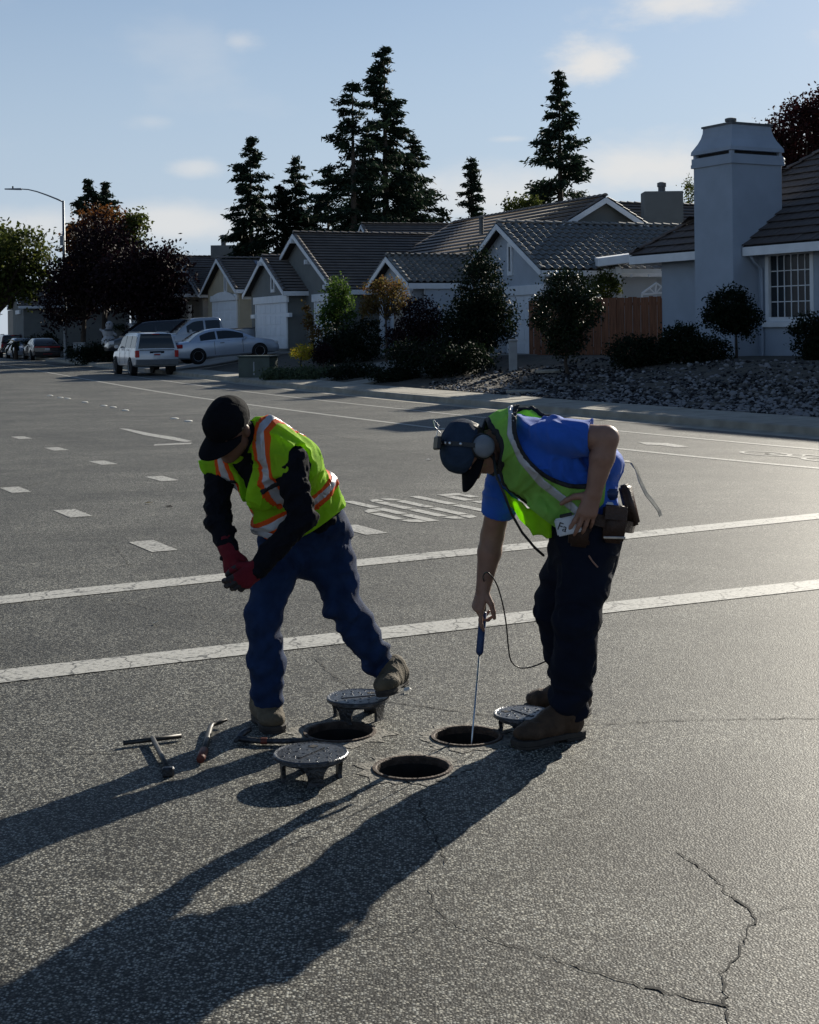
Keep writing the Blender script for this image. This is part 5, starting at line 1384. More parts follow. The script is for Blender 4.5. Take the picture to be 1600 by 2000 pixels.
def figure(px, d, hgt, lab, seed):
    b = gz(px, d); t = empty('inflatable_figure', tuple(b)); tag(t, lab, 'inflatable', 'white inflatable figures in the yard'); k = hgt
    f = s_union([s_ell(b + (0, 0, .20 * k), (.28 * k, .26 * k, .24 * k)), s_ell(b + (-.03 * k, 0, .52 * k), (.20 * k, .19 * k, .19 * k)), s_ell(b + (.02 * k, 0, .82 * k), (.14 * k, .13 * k, .15 * k)), s_cone(b + (-.15 * k, 0, .55 * k), b + (-.30 * k, -.05 * k, .66 * k), .05 * k, .04 * k), s_cone(b + (.14 * k, 0, .55 * k), b + (.28 * k, -.05 * k, .45 * k), .05 * k, .04 * k)], .05 * k)
    sdf_mesh('body', f, [b - (.4 * k, .3 * k, .05), b + (.4 * k, .3 * k, 1.02 * k)], .05, .035, m_infl, t)
    for sx in (-.05, .05):
        m = MB(); m.lathe(b + (sx * k, -.12 * k, .86 * k), [(.02 * k, -.02 * k), (.022 * k, .01 * k), (.005, .02 * k)], 8, (0, -1, 0)); m.build('eye', m_black_, t, True)
    m = MB(); m.lathe(b + (0, -.05 * k, .62 * k), [(.15 * k, -.02 * k), (.17 * k, .02 * k), (.15 * k, .06 * k)], 14); m.build('scarf', m_galv, t, True)


# ------------------------------------------------------------------ the opened holes, their covers and the tools
m_wet = pm('iron_worn', (.075, .08, .09), .34, .4, 35, .25, 110, metal=.7)


def hole(c, r, lab, seed):
    rs_ = np.random.RandomState(seed); t = empty('valve_hole', (c[0], c[1], 0)); tag(t, lab, 'open hole', 'open holes in the asphalt')
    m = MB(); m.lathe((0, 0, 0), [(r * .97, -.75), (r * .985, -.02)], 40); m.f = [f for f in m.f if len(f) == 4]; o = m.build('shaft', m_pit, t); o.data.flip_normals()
    m = MB(); m.lathe((0, 0, 0), [(r * .99, -.10), (r * .99, .006), (r * 1.02, .010), (r * 1.11, .010), (r * 1.13, .002), (r * 1.13, -.02)], 40); m.f = [f for f in m.f if len(f) == 4]; m.build('frame_ring', m_ironrust, t, smooth=False)
    m = MB(); m.lathe((0, 0, -.09), [(r * .985, -.06), (r * .90, -.06), (r * .90, -.09), (r * .985, -.11)], 40); m.f = [f for f in m.f if len(f) == 4]; m.build('seat_ledge', m_ironrust, t)
    V, F = [], []; K = 48
    for k in range(K):
        a = 6.283 * k / K; j_ = .022 * rs_.normal(); V += [(r * 1.12 * math.cos(a), r * 1.12 * math.sin(a), .0035), ((r * 1.5 + j_) * math.cos(a), (r * 1.5 + j_) * math.sin(a), .0022)]
    mesh('collar', V, [(2 * k, 2 * k + 1, (2 * k + 3) % (2 * K), (2 * k + 2) % (2 * K)) for k in range(K)], m_collar, t)
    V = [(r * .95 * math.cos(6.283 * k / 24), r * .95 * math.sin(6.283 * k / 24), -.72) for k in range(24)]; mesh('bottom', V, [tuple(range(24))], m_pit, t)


hole(HOLES[0][0], HOLES[0][1], 'open round hole by the bending worker, cover standing behind it', 1)
hole(HOLES[1][0], HOLES[1][1], 'open round hole with the probe rod dipped in it', 2)
hole(HOLES[2][0], HOLES[2][1], 'open round hole nearest the camera', 3)


def cover(c, r, hgt, rz, lab, mark):
    t = empty('valve_cover', (c[0], c[1], 0), rz); tag(t, lab, 'cover', 'lifted iron covers')
    m = MB(); m.lathe((0, 0, hgt), [(r * .93, -.014), (r, -.010), (r, .002), (r * .97, .006), (r * .90, .003), (.001, .003)], 44); m.build('lid', m_wet, t)
    for k in range(4):
        a = math.pi / 4 + k * math.pi / 2; m = MB(); n = 5
        V = []
        for ra, z, w in ((r * .90, hgt - .013, .60), (r * .87, hgt - .028, .36), (r * .84, hgt * .45, .27), (r * .82, .014, .25), (r * .84, 0.0, .28)):
            for q in (-w, w):
                for rr in (ra, ra - .016): V.append((rr * math.cos(a + q), rr * math.sin(a + q), z))
        F = []
        for i in range(4):
            b_ = 4 * i
            F += [(b_, b_ + 2, b_ + 6, b_ + 4), (b_ + 3, b_ + 1, b_ + 5, b_ + 7), (b_ + 1, b_, b_ + 4, b_ + 5), (b_ + 2, b_ + 3, b_ + 7, b_ + 6)]
        F += [(0, 1, 3, 2), (16, 18, 19, 17)]
        mesh('leg', V, F, m_iron, t)
    m = MB(); m.lathe((0, 0, hgt - .024), [(r * .74, .0), (r * .84, .0), (r * .84, .012), (r * .74, .012), (r * .74, .0)], 36); m.f = [f for f in m.f if len(f) == 4]; m.build('skirt_ring', m_iron, t)
    m = MB()
    rs_ = np.random.RandomState(int(rz * 100) % 97)
    for k in range(26):
        a = 2.399 * k; q = r * .82 * math.sqrt((k + .5) / 26)
        if abs(q * math.sin(a)) < .016: continue
        m.lathe((q * math.cos(a), q * math.sin(a), hgt + .003), [(.006, 0), (.005, .0022), (.001, .0026)], 6)
    o = m.build('tread_studs', m_wet, t); tag(o, kind='stuff')
    m = MB(); m.box(-r * .55, r * .55, -.008, .008, hgt + .003, hgt + .0065); m.build('raised_bar', m_wet, t)
    m = MB(); m.box(r * .40, r * .62, .03, .055, hgt + .0032, hgt + .0045); m.build('pick_slot', m_black_, t)


cover(gnd(700, 1402), .138, .090, .3, 'iron cover standing on its legs behind the hole by the bending worker', 1)
cover(gnd(608, 1519), .143, .092, 1.0, 'iron cover nearest the camera, standing left of the front hole', 2)
cover(gnd(1021, 1427), .122, .072, 2.2, 'iron cover touching the headset worker\'s front boot', 3)
m_orangep = pm('orange_paint_worn', (.12, .025, .014), .6, .4, 40)
m_toolst = pm('tool_steel', (.05, .048, .045), .5, .3, 40, metal=.6)
G = lambda px, py, z=.016: np.array((*gnd(px, py)[:2], z))
t = empty('valve_key', tuple(G(300, 1470, 0))); tag(t, 'T handled steel key lying at the left on the asphalt', 'tool', 'steel tools on the road')
m = MB(); m.tube([G(241, 1459), G(298, 1452), G(354, 1445)], .010, 10); m.build('handle_bar', m_toolst, t, True, smooth=True)
m = MB(); m.tube([G(298, 1452, .022), G(316, 1487, .020), G(329, 1514, .018)], .010, 10); m.build('shaft', m_toolst, t, True, smooth=True)
m = MB(); e = G(330, 1517, .02); m.obox(e + (-.024, -.014, -.02), (.046, .008, 0), (-.005, .028, 0), (0, 0, .036)); m.build('socket_end', m_iron, t, True, bevel=.006)
t = empty('pry_bar', tuple(G(405, 1460, 0))); tag(t, 'bent steel pry bar with an orange painted end', 'tool', 'steel tools on the road')
m = MB(); m.tube([G(444, 1419, .03), G(428, 1421, .02), G(414, 1424, .018), G(410, 1432, .018), G(404, 1456, .018), G(398, 1482, .018)], [.006, .009, .011, .012, .012, .012], 10); m.build('bar', m_toolst, t, True, smooth=True)
m = MB(); a, b_ = G(399, 1476, .022), G(392, 1494, .022); m.lathe(a, [(.012, 0), (.017, .006), (.017, np.linalg.norm(b_ - a)), (.012, np.linalg.norm(b_ - a) + .004)], 14, b_ - a); m.build('painted_end', m_orangep, t, True, smooth=True)
t = empty('hook_bar', tuple(G(540, 1455, 0))); tag(t, 'dark hooked lifting bar lying behind the nearest iron cover', 'tool', 'steel tools on the road')
m = MB(); m.tube([G(612, 1453), G(560, 1455), G(510, 1455), G(478, 1452), G(464, 1452, .02), G(460, 1457, .02)], [.010, .012, .012, .013, .012, .008], 10); m.build('bar', m_iron, t, True, smooth=True)
m = MB(); m.tube([G(466, 1450, .02), G(478, 1444, .03), G(490, 1441, .035)], [.012, .014, .010], 10); m.build('claw', m_wet, t, True, smooth=True)
m = MB(); a, b_ = G(510, 1455, .0165), G(522, 1455, .0165); m.lathe(a, [(.0145, 0), (.0145, np.linalg.norm(b_ - a))], 12, b_ - a); m.build('red_band', m_orangep, t, True)

# ================================================================== people: signed-distance bodies turned into meshes
def nrm(v):
    v = np.asarray(v, float); return v / (np.linalg.norm(v) + 1e-12)


def s_cone(a, b, ra, rb):
    a = np.asarray(a, np.float32); b = np.asarray(b, np.float32); ab = b - a; l2 = float(ab @ ab) + 1e-9

    def f(p):
        v = p - a; t = np.clip(v @ ab / l2, 0, 1)
        return np.linalg.norm(v - t[:, None] * ab, axis=1) - (ra + t * (rb - ra))
    return f


def s_path(pts, rad, k=.012):
    return s_union([s_cone(pts[i], pts[i + 1], rad[i], rad[i + 1]) for i in range(len(pts) - 1)], k)


def s_ell(c, r, ax=None):
    c = np.asarray(c, np.float32); r = np.asarray(r, np.float32); A = np.eye(3, dtype=np.float32) if ax is None else np.asarray(ax, np.float32)

    def f(p):
        q = (p - c) @ A.T
        k0 = np.linalg.norm(q / r, axis=1); k1 = np.linalg.norm(q / (r * r), axis=1)
        return k0 * (k0 - 1) / (k1 + 1e-6)
    return f


def s_loft(pts, side, rx, ry, k=.03):
    """elliptical limb or trunk through stations"""
    fs = []
    pts = [np.asarray(p, np.float32) for p in pts]
    for i in range(len(pts) - 1):
        def seg(p, a=pts[i], b=pts[i + 1], s0=np.asarray(side[i], np.float32), s1=np.asarray(side[i + 1], np.float32), x0=rx[i], x1=rx[i + 1], y0=ry[i], y1=ry[i + 1]):
            ab = b - a; L = float(np.linalg.norm(ab)); ax = ab / L
            v = p - a; tt = v @ ax / L; t = np.clip(tt, 0, 1)
            s = s0[None] * (1 - t)[:, None] + s1[None] * t[:, None]
            s = s - (s @ ax)[:, None] * ax; s /= np.linalg.norm(s, axis=1)[:, None] + 1e-9
            d = np.cross(np.broadcast_to(ax, s.shape), s)
            v2 = v - t[:, None] * ab
            X = x0 + t * (x1 - x0); Y = y0 + t * (y1 - y0); Zr = np.minimum(X, Y)
            q = np.sqrt((np.sum(v2 * s, 1) / X) ** 2 + (np.sum(v2 * d, 1) / Y) ** 2 + ((tt - t) * L / Zr) ** 2)
            return (q - 1) * Zr
        fs.append(seg)
    return s_union(fs, k)


def smin(a, b, k):
    if k <= 0: return np.minimum(a, b)
    h = np.maximum(k - np.abs(a - b), 0) / k
    return np.minimum(a, b) - h * h * k * .25


def s_union(fs, k=.02):
    def f(p):
        d = fs[0](p)
        for g in fs[1:]: d = smin(d, g(p), k)
        return d
    return f


def s_sub(a, b, k=.006):
    return lambda p: -smin(-a(p), b(p), k)


def s_int(a, b, k=.004):
    return lambda p: -smin(-a(p), -b(p), k)


def s_off(a, r):
    return lambda p: a(p) - r


def s_plane(o, n):
    o = np.asarray(o, np.float32); n = np.asarray(nrm(n), np.float32)
    return lambda p: (p - o) @ n


def s_wrinkle(a, amp, freq, seed, stretch=(1, 1, 1), bands=()):
    """cloth folds: sums of bent sine ridges, plus ring folds gathered near points"""
    rs = np.random.RandomState(seed); st = np.asarray(stretch, np.float32)
    K = rs.normal(size=(7, 3)).astype(np.float32); K = K / np.linalg.norm(K, axis=1)[:, None] * (freq * rs.uniform(.5, 1.5, 7)[:, None]) * st
    ph = rs.uniform(0, 6.28, 7)

    def f(p):
        d = a(p)
        w = np.zeros(len(p), np.float32); q = p
        for i in range(7):
            s = np.sin(q @ K[i] + ph[i] + 1.3 * w)
            w = w + s * .5
        r = 1 - np.abs(np.tanh(w))
        w2 = np.zeros(len(p), np.float32)
        for i in range(5): w2 = w2 + .6 * np.sin(q @ (K[i] * 2.3) + ph[6 - i] + 1.6 * w2)
        out = d - amp * (r - .5) - amp * .6 * (.6 - np.abs(np.sin(w2 * 1.4)))
        for (c, ax, rad, am, fr) in bands:
            c = np.asarray(c, np.float32); ax = np.asarray(nrm(ax), np.float32)
            v = p - c; t = v @ ax
            g = np.exp(-(t / rad) ** 2)
            out = out - am * g * np.sin(t * fr + 1.6 * np.sin(v[:, 0] * 24 + ph[0]) + 1.2 * np.sin(v[:, 1] * 19 + ph[1]))
        return out
    return f


def nets(f, lo, hi, h, B=8):
    """surface nets over the zero level of f, evaluated only near the surface"""
    lo = np.asarray(lo, np.float32); n = np.ceil((np.asarray(hi) - lo) / h / B).astype(int)
    nb = n; N = nb * B
    bi = np.stack(np.meshgrid(*[np.arange(k) for k in nb], indexing='ij'), -1).reshape(-1, 3)
    cen = lo + (bi * B + (B - 1) / 2) * h
    fc = np.concatenate([f(c.astype(np.float32)) for c in np.array_split(cen, max(1, len(cen) // 60000))])
    act = np.abs(fc) < B * h * 1.15
    G = np.where(fc < 0, -1., 1.).astype(np.float32).reshape(nb)
    G = np.repeat(np.repeat(np.repeat(G, B, 0), B, 1), B, 2)
    off = np.stack(np.meshgrid(*[np.arange(B)] * 3, indexing='ij'), -1).reshape(-1, 3)
    ab = bi[act]
    for ch in np.array_split(ab, max(1, len(ab) // 300)):
        if not len(ch): continue
        idx = (ch[:, None, :] * B + off[None]).reshape(-1, 3)
        val = f((lo + idx * h).astype(np.float32))
        G[idx[:, 0], idx[:, 1], idx[:, 2]] = val
    S = G < 0
    c = np.zeros(N - 1, np.int8)
    for dx in (0, 1):
        for dy in (0, 1):
            for dz in (0, 1):
                c += S[dx:N[0] - 1 + dx, dy:N[1] - 1 + dy, dz:N[2] - 1 + dz]
    ci = np.argwhere((c > 0) & (c < 8))
    vid = np.full(N - 1, -1, np.int32); vid[ci[:, 0], ci[:, 1], ci[:, 2]] = np.arange(len(ci))
    P = np.zeros((len(ci), 3)); W = np.zeros(len(ci))
    cor = [(i, j, k) for i in (0, 1) for j in (0, 1) for k in (0, 1)]
    for a in cor:
        for axis in range(3):
            if a[axis]: continue
            b = list(a); b[axis] = 1
            va = G[ci[:, 0] + a[0], ci[:, 1] + a[1], ci[:, 2] + a[2]]; vb = G[ci[:, 0] + b[0], ci[:, 1] + b[1], ci[:, 2] + b[2]]
            m = (va < 0) != (vb < 0); t = va[m] / (va[m] - vb[m])
            q = np.tile(np.array(a, float), (m.sum(), 1)); q[:, axis] += t
            P[m] += q; W[m] += 1
    V = lo + (ci + P / W[:, None]) * h
    Fs = []
    for axis in range(3):
        u, v = (axis + 1) % 3, (axis + 2) % 3
        sl0 = [slice(1, N[k] - 1) for k in range(3)]; sl1 = list(sl0); sl0[axis] = slice(0, N[axis] - 1); sl1[axis] = slice(1, N[axis])
        A_, B_ = S[tuple(sl0)], S[tuple(sl1)]
        for flip, m in ((False, A_ & ~B_), (True, ~A_ & B_)):
            e = np.argwhere(m)
            if not len(e): continue
            e = e + 1; e[:, axis] -= 1
            du = np.zeros(3, int); du[u] = 1; dv = np.zeros(3, int); dv[v] = 1
            q = [vid[tuple((e - du - dv).T)], vid[tuple((e - dv).T)], vid[tuple(e.T)], vid[tuple((e - du).T)]]
            q = np.stack(q[::-1] if flip else q, 1)
            Fs.append(q)
    if not Fs: return V, np.zeros((0, 4), int)
    Fc = np.concatenate(Fs); Fc = Fc[(Fc >= 0).all(1)]
    return V, Fc


def sdf_mesh(name, f, pts, pad, h, mat, parent, world=True):
    pts = np.array(pts); V, Fc = nets(f, pts.min(0) - pad, pts.max(0) + pad, h)
    if len(Fc) < 8: return None
    return np_mesh(name, V, Fc, mat, parent, world, smooth=True)


# ---- hands
def hand(wrist, d, back, thumb, curls, spread=.10, size=1.0, thumb_pose=(.7, .25, .5), fat=1.0):
    """palm and five fingers as one distance field. d: wrist to knuckles, back: back of the hand, thumb: side of the thumb.
    curls: index..little, (knuckle, middle, tip) bends. Returns (field, finger segments)"""
    d = nrm(d); back = nrm(np.asarray(back) - d * np.dot(back, d)); s = np.cross(d, back)
    if np.dot(s, thumb) < 0: s = -s
    w = np.asarray(wrist, float); fs = []; segs = []
    lens = [(.043, .026, .021), (.047, .030, .022), (.043, .028, .021), (.034, .021, .019)]
    wid = [.027, .009, -.010, -.028]; kn = [.088, .092, .087, .079]; rad = [.0095, .0098, .0092, .0082]
    for i in range(4):
        k = w + size * (d * kn[i] + s * wid[i] * 1.05 + back * (.004 if i in (1, 2) else .001))
        fs.append(s_cone(w + s * wid[i] * .55 * size, k, .0165 * size * fat, .0125 * size * fat))
        p = k; ang = 0.0; dir0 = nrm(d + s * spread * (1.5 - i) * .9)
        for j in range(3):
            ang += curls[i][j]
            dr = dir0 * math.cos(ang) - back * math.sin(ang)
            q = p + dr * lens[i][j] * size
            r0 = rad[i] * size * fat * (1.05 - .10 * j); r1 = rad[i] * size * fat * (.95 - .12 * j)
            fs.append(s_cone(p, q, r0, r1)); segs.append((p, q)); p = q
    tb = w + size * (d * .022 + s * .022 - back * .006)
    a, b, c = thumb_pose
    t1 = tb + size * .046 * nrm(d * a + s * (1 - a * .5) - back * b)
    t2 = t1 + size * .034 * nrm(d * (a + .45) + s * (.55 - c) - back * (b + .15))
    t3 = t2 + size * .027 * nrm(d * (a + .7) + s * (.35 - c * 1.4) - back * (b + .35))
    fs += [s_cone(tb, t1, .0175 * size * fat, .0125 * size * fat), s_cone(t1, t2, .0118 * size * fat, .0105 * size * fat), s_cone(t2, t3, .0105 * size * fat, .0088 * size * fat)]
    segs += [(t1, t2), (t2, t3)]
    palm = s_union([fs[0], fs[4], fs[8], fs[12]], .02)
    rest = [fs[i] for i in range(len(fs)) if i not in (0, 4, 8, 12)]
    return s_union([palm] + rest, .0055), segs


# ---- head
def head(c, fwd, up, size=1.0):
    """skull, jaw, nose, brows, lips, ears. fwd: where the face looks"""
    f = nrm(fwd); u = nrm(np.asarray(up) - f * np.dot(up, f)); s = np.cross(u, f)      # s: the person's left
    A = np.stack([s, f, u]); c = np.asarray(c, float)

    def P(x, y, z): return c + size * (s * x + f * y + u * z)
    z = size
    parts = [s_ell(P(0, -.012, .035), np.array((.076, .097, .088)) * z, A), s_ell(P(0, .018, -.035), np.array((.064, .073, .085)) * z, A),
             s_cone(P(-.045, .01, -.06), P(-.012, .068, -.098), .024 * z, .019 * z), s_cone(P(.045, .01, -.06), P(.012, .068, -.098), .024 * z, .019 * z)]
    base = s_union(parts, .035 * z)
    face = [s_cone(P(0, .088, .012), P(0, .110, -.030), .009 * z, .0135 * z), s_ell(P(.012, .098, -.034), (.009 * z,) * 3, A), s_ell(P(-.012, .098, -.034), (.009 * z,) * 3, A),
            s_cone(P(-.038, .080, .022), P(.038, .080, .022), .011 * z, .011 * z), s_ell(P(0, .088, -.058), np.array((.024, .010, .006)) * z, A),
            s_ell(P(0, .086, -.068), np.array((.021, .010, .007)) * z, A), s_ell(P(0, .078, -.098), np.array((.020, .016, .014)) * z, A),
            s_ell(P(.045, .058, -.018), np.array((.022, .022, .018)) * z, A), s_ell(P(-.045, .058, -.018), np.array((.022, .022, .018)) * z, A)]
    for sg in (-1, 1):
        face.append(s_ell(P(sg * .079, -.012, -.004), np.array((.010, .020, .033)) * z, A))
    fld = s_union([base] + face, .010 * z)
    for sg in (-1, 1):
        fld = s_sub(fld, s_ell(P(sg * .032, .094, .004), np.array((.017, .012, .009)) * z, A), .012)
    fld = s_sub(fld, s_ell(P(0, .100, -.063), np.array((.020, .012, .0022)) * z, A), .003)
    return fld, P, A


def cap_parts(P, A, size, name_mat, brim_mat, parent, crown=1.0, brim_len=.085, droop=.018, h=.004):
    """baseball cap: crown with panel seams, button, and a curved brim"""
    s_, f_, u_ = A
    out = s_ell(P(0, -.010, .050), np.array((.090, .108, .088 * crown)) * size, A)
    out = s_union([out, s_ell(P(0, .045, .058), np.array((.066, .056, .066 * crown)) * size, A)], .04)
    cut = s_plane(P(0, .05, .022), -u_ + .10 * f_)
    def seam(p, o=out):
        q = (p - P(0, -.010, .05)) @ A.T
        a = np.arctan2(q[:, 0], q[:, 1]); r = np.abs(np.sin(a * 3))
        return o(p) + .0016 * np.exp(-(r / .05) ** 2)
    crown_f = s_int(s_wrinkle(seam, .003, 28, 5), cut, .008)
    crown_f = s_union([crown_f, s_ell(P(0, -.008, .138 * (1 + (crown - 1) * .6)), (.008, .008, .004), A)], .004)
    c0 = P(0, 0, .05)
    ob = sdf_mesh('cap_crown', crown_f, [c0 - .15, c0 + .15], 0, h, name_mat, parent)
    # brim: a bent, rounded plate
    V, Fq = [], []
    nu, nv = 22, 9
    for k in (0, 1):
        for j in range(nv):
            for i in range(nu):
                a = -1 + 2 * i / (nu - 1); t = j / (nv - 1)
                ang = a * 1.28
                x0, y0 = .084 * math.sin(ang), .098 * math.cos(ang) - .004
                ln = brim_len * (max(0, math.cos(a * 1.5)) ** .55)
                x = x0 * (1 + .06 * t); y = y0 + ln * t
                z = .026 + .008 * (1 - abs(a)) - droop * (x / .07) ** 2 - .012 * t - (.0045 if k else 0)
                V.append(P(x, y, z))
    n = nu * nv
    for j in range(nv - 1):
        for i in range(nu - 1):
            q = j * nu + i
            Fq.append((q, q + 1, q + nu + 1, q + nu)); Fq.append((q + n + nu, q + n + nu + 1, q + n + 1, q + n))
    for i in range(nu - 1):
        q = (nv - 1) * nu + i; Fq.append((q, q + 1, q + 1 + n, q + n)); Fq.append((i + n, i + 1 + n, i + 1, i))
    mesh('brim', V, Fq, brim_mat, ob, True, smooth=True)
    return ob


def ribbon(name, pts, width, normal, mat, parent, thick=.003, world=True):
    """a strap: flat band swept through points; width vectors given by cross(tangent, normal)"""
    m = MB(); pts = [np.asarray(p, float) for p in pts]; V = []; Fc = []
    for i, p in enumerate(pts):
        t = nrm(pts[min(i + 1, len(pts) - 1)] - pts[max(i - 1, 0)])
        nn = np.asarray(normal[i] if hasattr(normal[0], '__len__') else normal, float); nn = nrm(nn - t * np.dot(nn, t)); w = np.cross(t, nn) * width / 2
        V += [p - w, p + w, p + w + nn * thick, p - w + nn * thick]
    for i in range(len(pts) - 1):
        a = 4 * i
        for k in range(4): Fc.append((a + k, a + (k + 1) % 4, a + 4 + (k + 1) % 4, a + 4 + k))
    Fc += [(3, 2, 1, 0), tuple(range(len(V) - 4, len(V)))]
    return mesh(name, V, Fc, mat, parent, world)


def boot(name, heel, toe, up, mat_upper, mat_sole, parent, size=1.0, ankle=None, lace=None):
    """work boot: rounded toe, shaft, sole with heel block. heel and toe are points on the sole's underside"""
    heel = np.asarray(heel, float); toe = np.asarray(toe, float); L = np.linalg.norm(toe - heel)
    f = (toe - heel) / L; u = nrm(np.asarray(up) - f * np.dot(up, f)); s = np.cross(u, f)
    def P(x, y, z): return heel + s * x * size + f * y * L + u * z * size
    sides = [s] * 4
    low = s_loft([P(0, .13, .055), P(0, .45, .060), P(0, .75, .052), P(0, .88, .048)], sides, [.036, .042, .049, .044], [.042, .048, .036, .030], .03)
    shaft = [P(0, .16, .07), P(0, .17, .15)] if ankle is None else [P(0, .17, .07), np.asarray(ankle)]
    up_f = s_union([low, s_cone(shaft[0], shaft[1], .050 * size, .052 * size), s_cone(P(0, .2, .12), P(0, .55, .075), .040 * size, .036 * size)], .03)
    up_f = s_int(s_wrinkle(up_f, .004, 45, 3), s_plane(P(0, 0, .022), -u), .004)
    b = sdf_mesh(name, up_f, [P(-.07, -.03, 0), P(.07, 1.08, .2), P(.07, -.03, .2), P(-.07, 1.08, 0), shaft[1]], .06, .005, mat_upper, parent)
    so = MB(); ring0, ring1 = [], []
    out = [(-.030, .0), (-.036, .08), (-.034, .3), (-.038, .5), (-.050, .74), (-.044, .92), (-.022, 1.0), (.022, 1.0), (.046, .92), (.052, .74), (.040, .5), (.036, .3), (.037, .08), (.030, .0)]
    so.prism([P(x * 1.08, y, .010) for x, y in out], u * .020 * size)
    so.prism([P(x * 1.06, y, 0) for x, y in [(-.030, .0), (-.036, .08), (-.034, .30), (.036, .30), (.037, .08), (.030, .0)]], u * .0105 * size)
    so.prism([P(x * 1.04, y, 0) for x, y in out[3:11]], u * .0105 * size)
    so.build('sole', mat_sole, b, True, bevel=.003)
    if lace is not None:
        lm = MB()
        for k in range(4):
            y = .34 + .07 * k; z = .118 - .011 * k
            lm.tube([P(-.026, y, z - .012), P(-.008, y + .01, z + .002), P(.012, y - .01, z + .002), P(.028, y, z - .012)], .003, 6)
        lm.build('laces', lace, b, True)
    return b


# ---- cloth and skin
m_skin = pm('skin_tanned', (.27, .145, .10), .5, .12, 25, .08, 180, spec=.35)
m_skin2 = pm('skin_brown', (.15, .075, .05), .5, .12, 25, .08, 180, spec=.35)
m_hair = pm('hair_dark', (.02, .015, .012), .6, .3, 60, .4, 300)
m_denim = pm('denim_blue', (.012, .028, .078), .85, .35, 14, .35, 420, spec=.15)
m_trouser = pm('trousers_navy', (.007, .010, .020), .9, .2, 12, .25, 500, spec=.12)
m_sweater = pm('sweater_black', (.007, .008, .012), .9, .2, 20, .3, 400, spec=.1)
m_tee = pm('tee_blue', (.022, .10, .46), .8, .1, 14, .15, 420, spec=.2, sheen=.15)
m_lime = pm('vest_lime', (.44, .86, .03), .75, .07, 22, .35, 700, spec=.2, transl=.5, col2=(.54, .92, .04))
m_lime_mesh = pm('vest_green_mesh', (.36, .72, .14), .75, .08, 22, .35, 700, spec=.2, transl=.42)
m_orange = pm('vest_orange', (.85, .11, .015), .7, .06, 30, .2, 600, spec=.2, transl=.2)
m_silver = pm('reflective_tape', (.45, .45, .47), .42, .08, 40, .15, 700, metal=.25, spec=.5)
m_black = pm('black_binding', (.012, .013, .016), .7, .2, 30)
m_capblack = pm('cap_black', (.005, .0055, .008), .9, .2, 25, .25, 500, spec=.1)
m_capnavy = pm('cap_navy', (.026, .042, .072), .9, .15, 25, .25, 500, spec=.12)
m_bootbrown = pm('boot_tan_leather', (.055, .032, .018), .75, .35, 18, .3, 160)
m_boottan = pm('boot_grey_suede', (.10, .08, .052), .85, .35, 18, .3, 160)
m_sole = pm('boot_sole', (.035, .03, .026), .8, .3, 20)
m_glove = pm('glove_red_knit', (.15, .012, .02), .8, .2, 30, .5, 500, spec=.2)
m_gloveblk = pm('glove_black_grip', (.02, .017, .02), .6, .2, 30, .4, 300)
m_leather = pm('pouch_leather', (.04, .019, .012), .5, .35, 14, .3, 140, spec=.45)
m_plastic = pm('black_plastic', (.012, .013, .015), .4, .2, 20)
m_cup = pm('earcup_grey', (.17, .19, .22), .35, .1, 20)
m_steel = pm('bright_steel', (.55, .55, .55), .28, .15, 30, metal=1.0)
m_eye = pm('eye', (.6, .58, .55), .15, .1, 60, spec=.6)
m_blueplast = pm('probe_handle_blue', (.012, .035, .11), .45, .15, 30)
m_devwhite = pm('device_pale_grey', (.55, .57, .60), .4, .05, 30)
m_strap = pm('belt_webbing', (.32, .30, .25), .8, .25, 40, .3, 500)


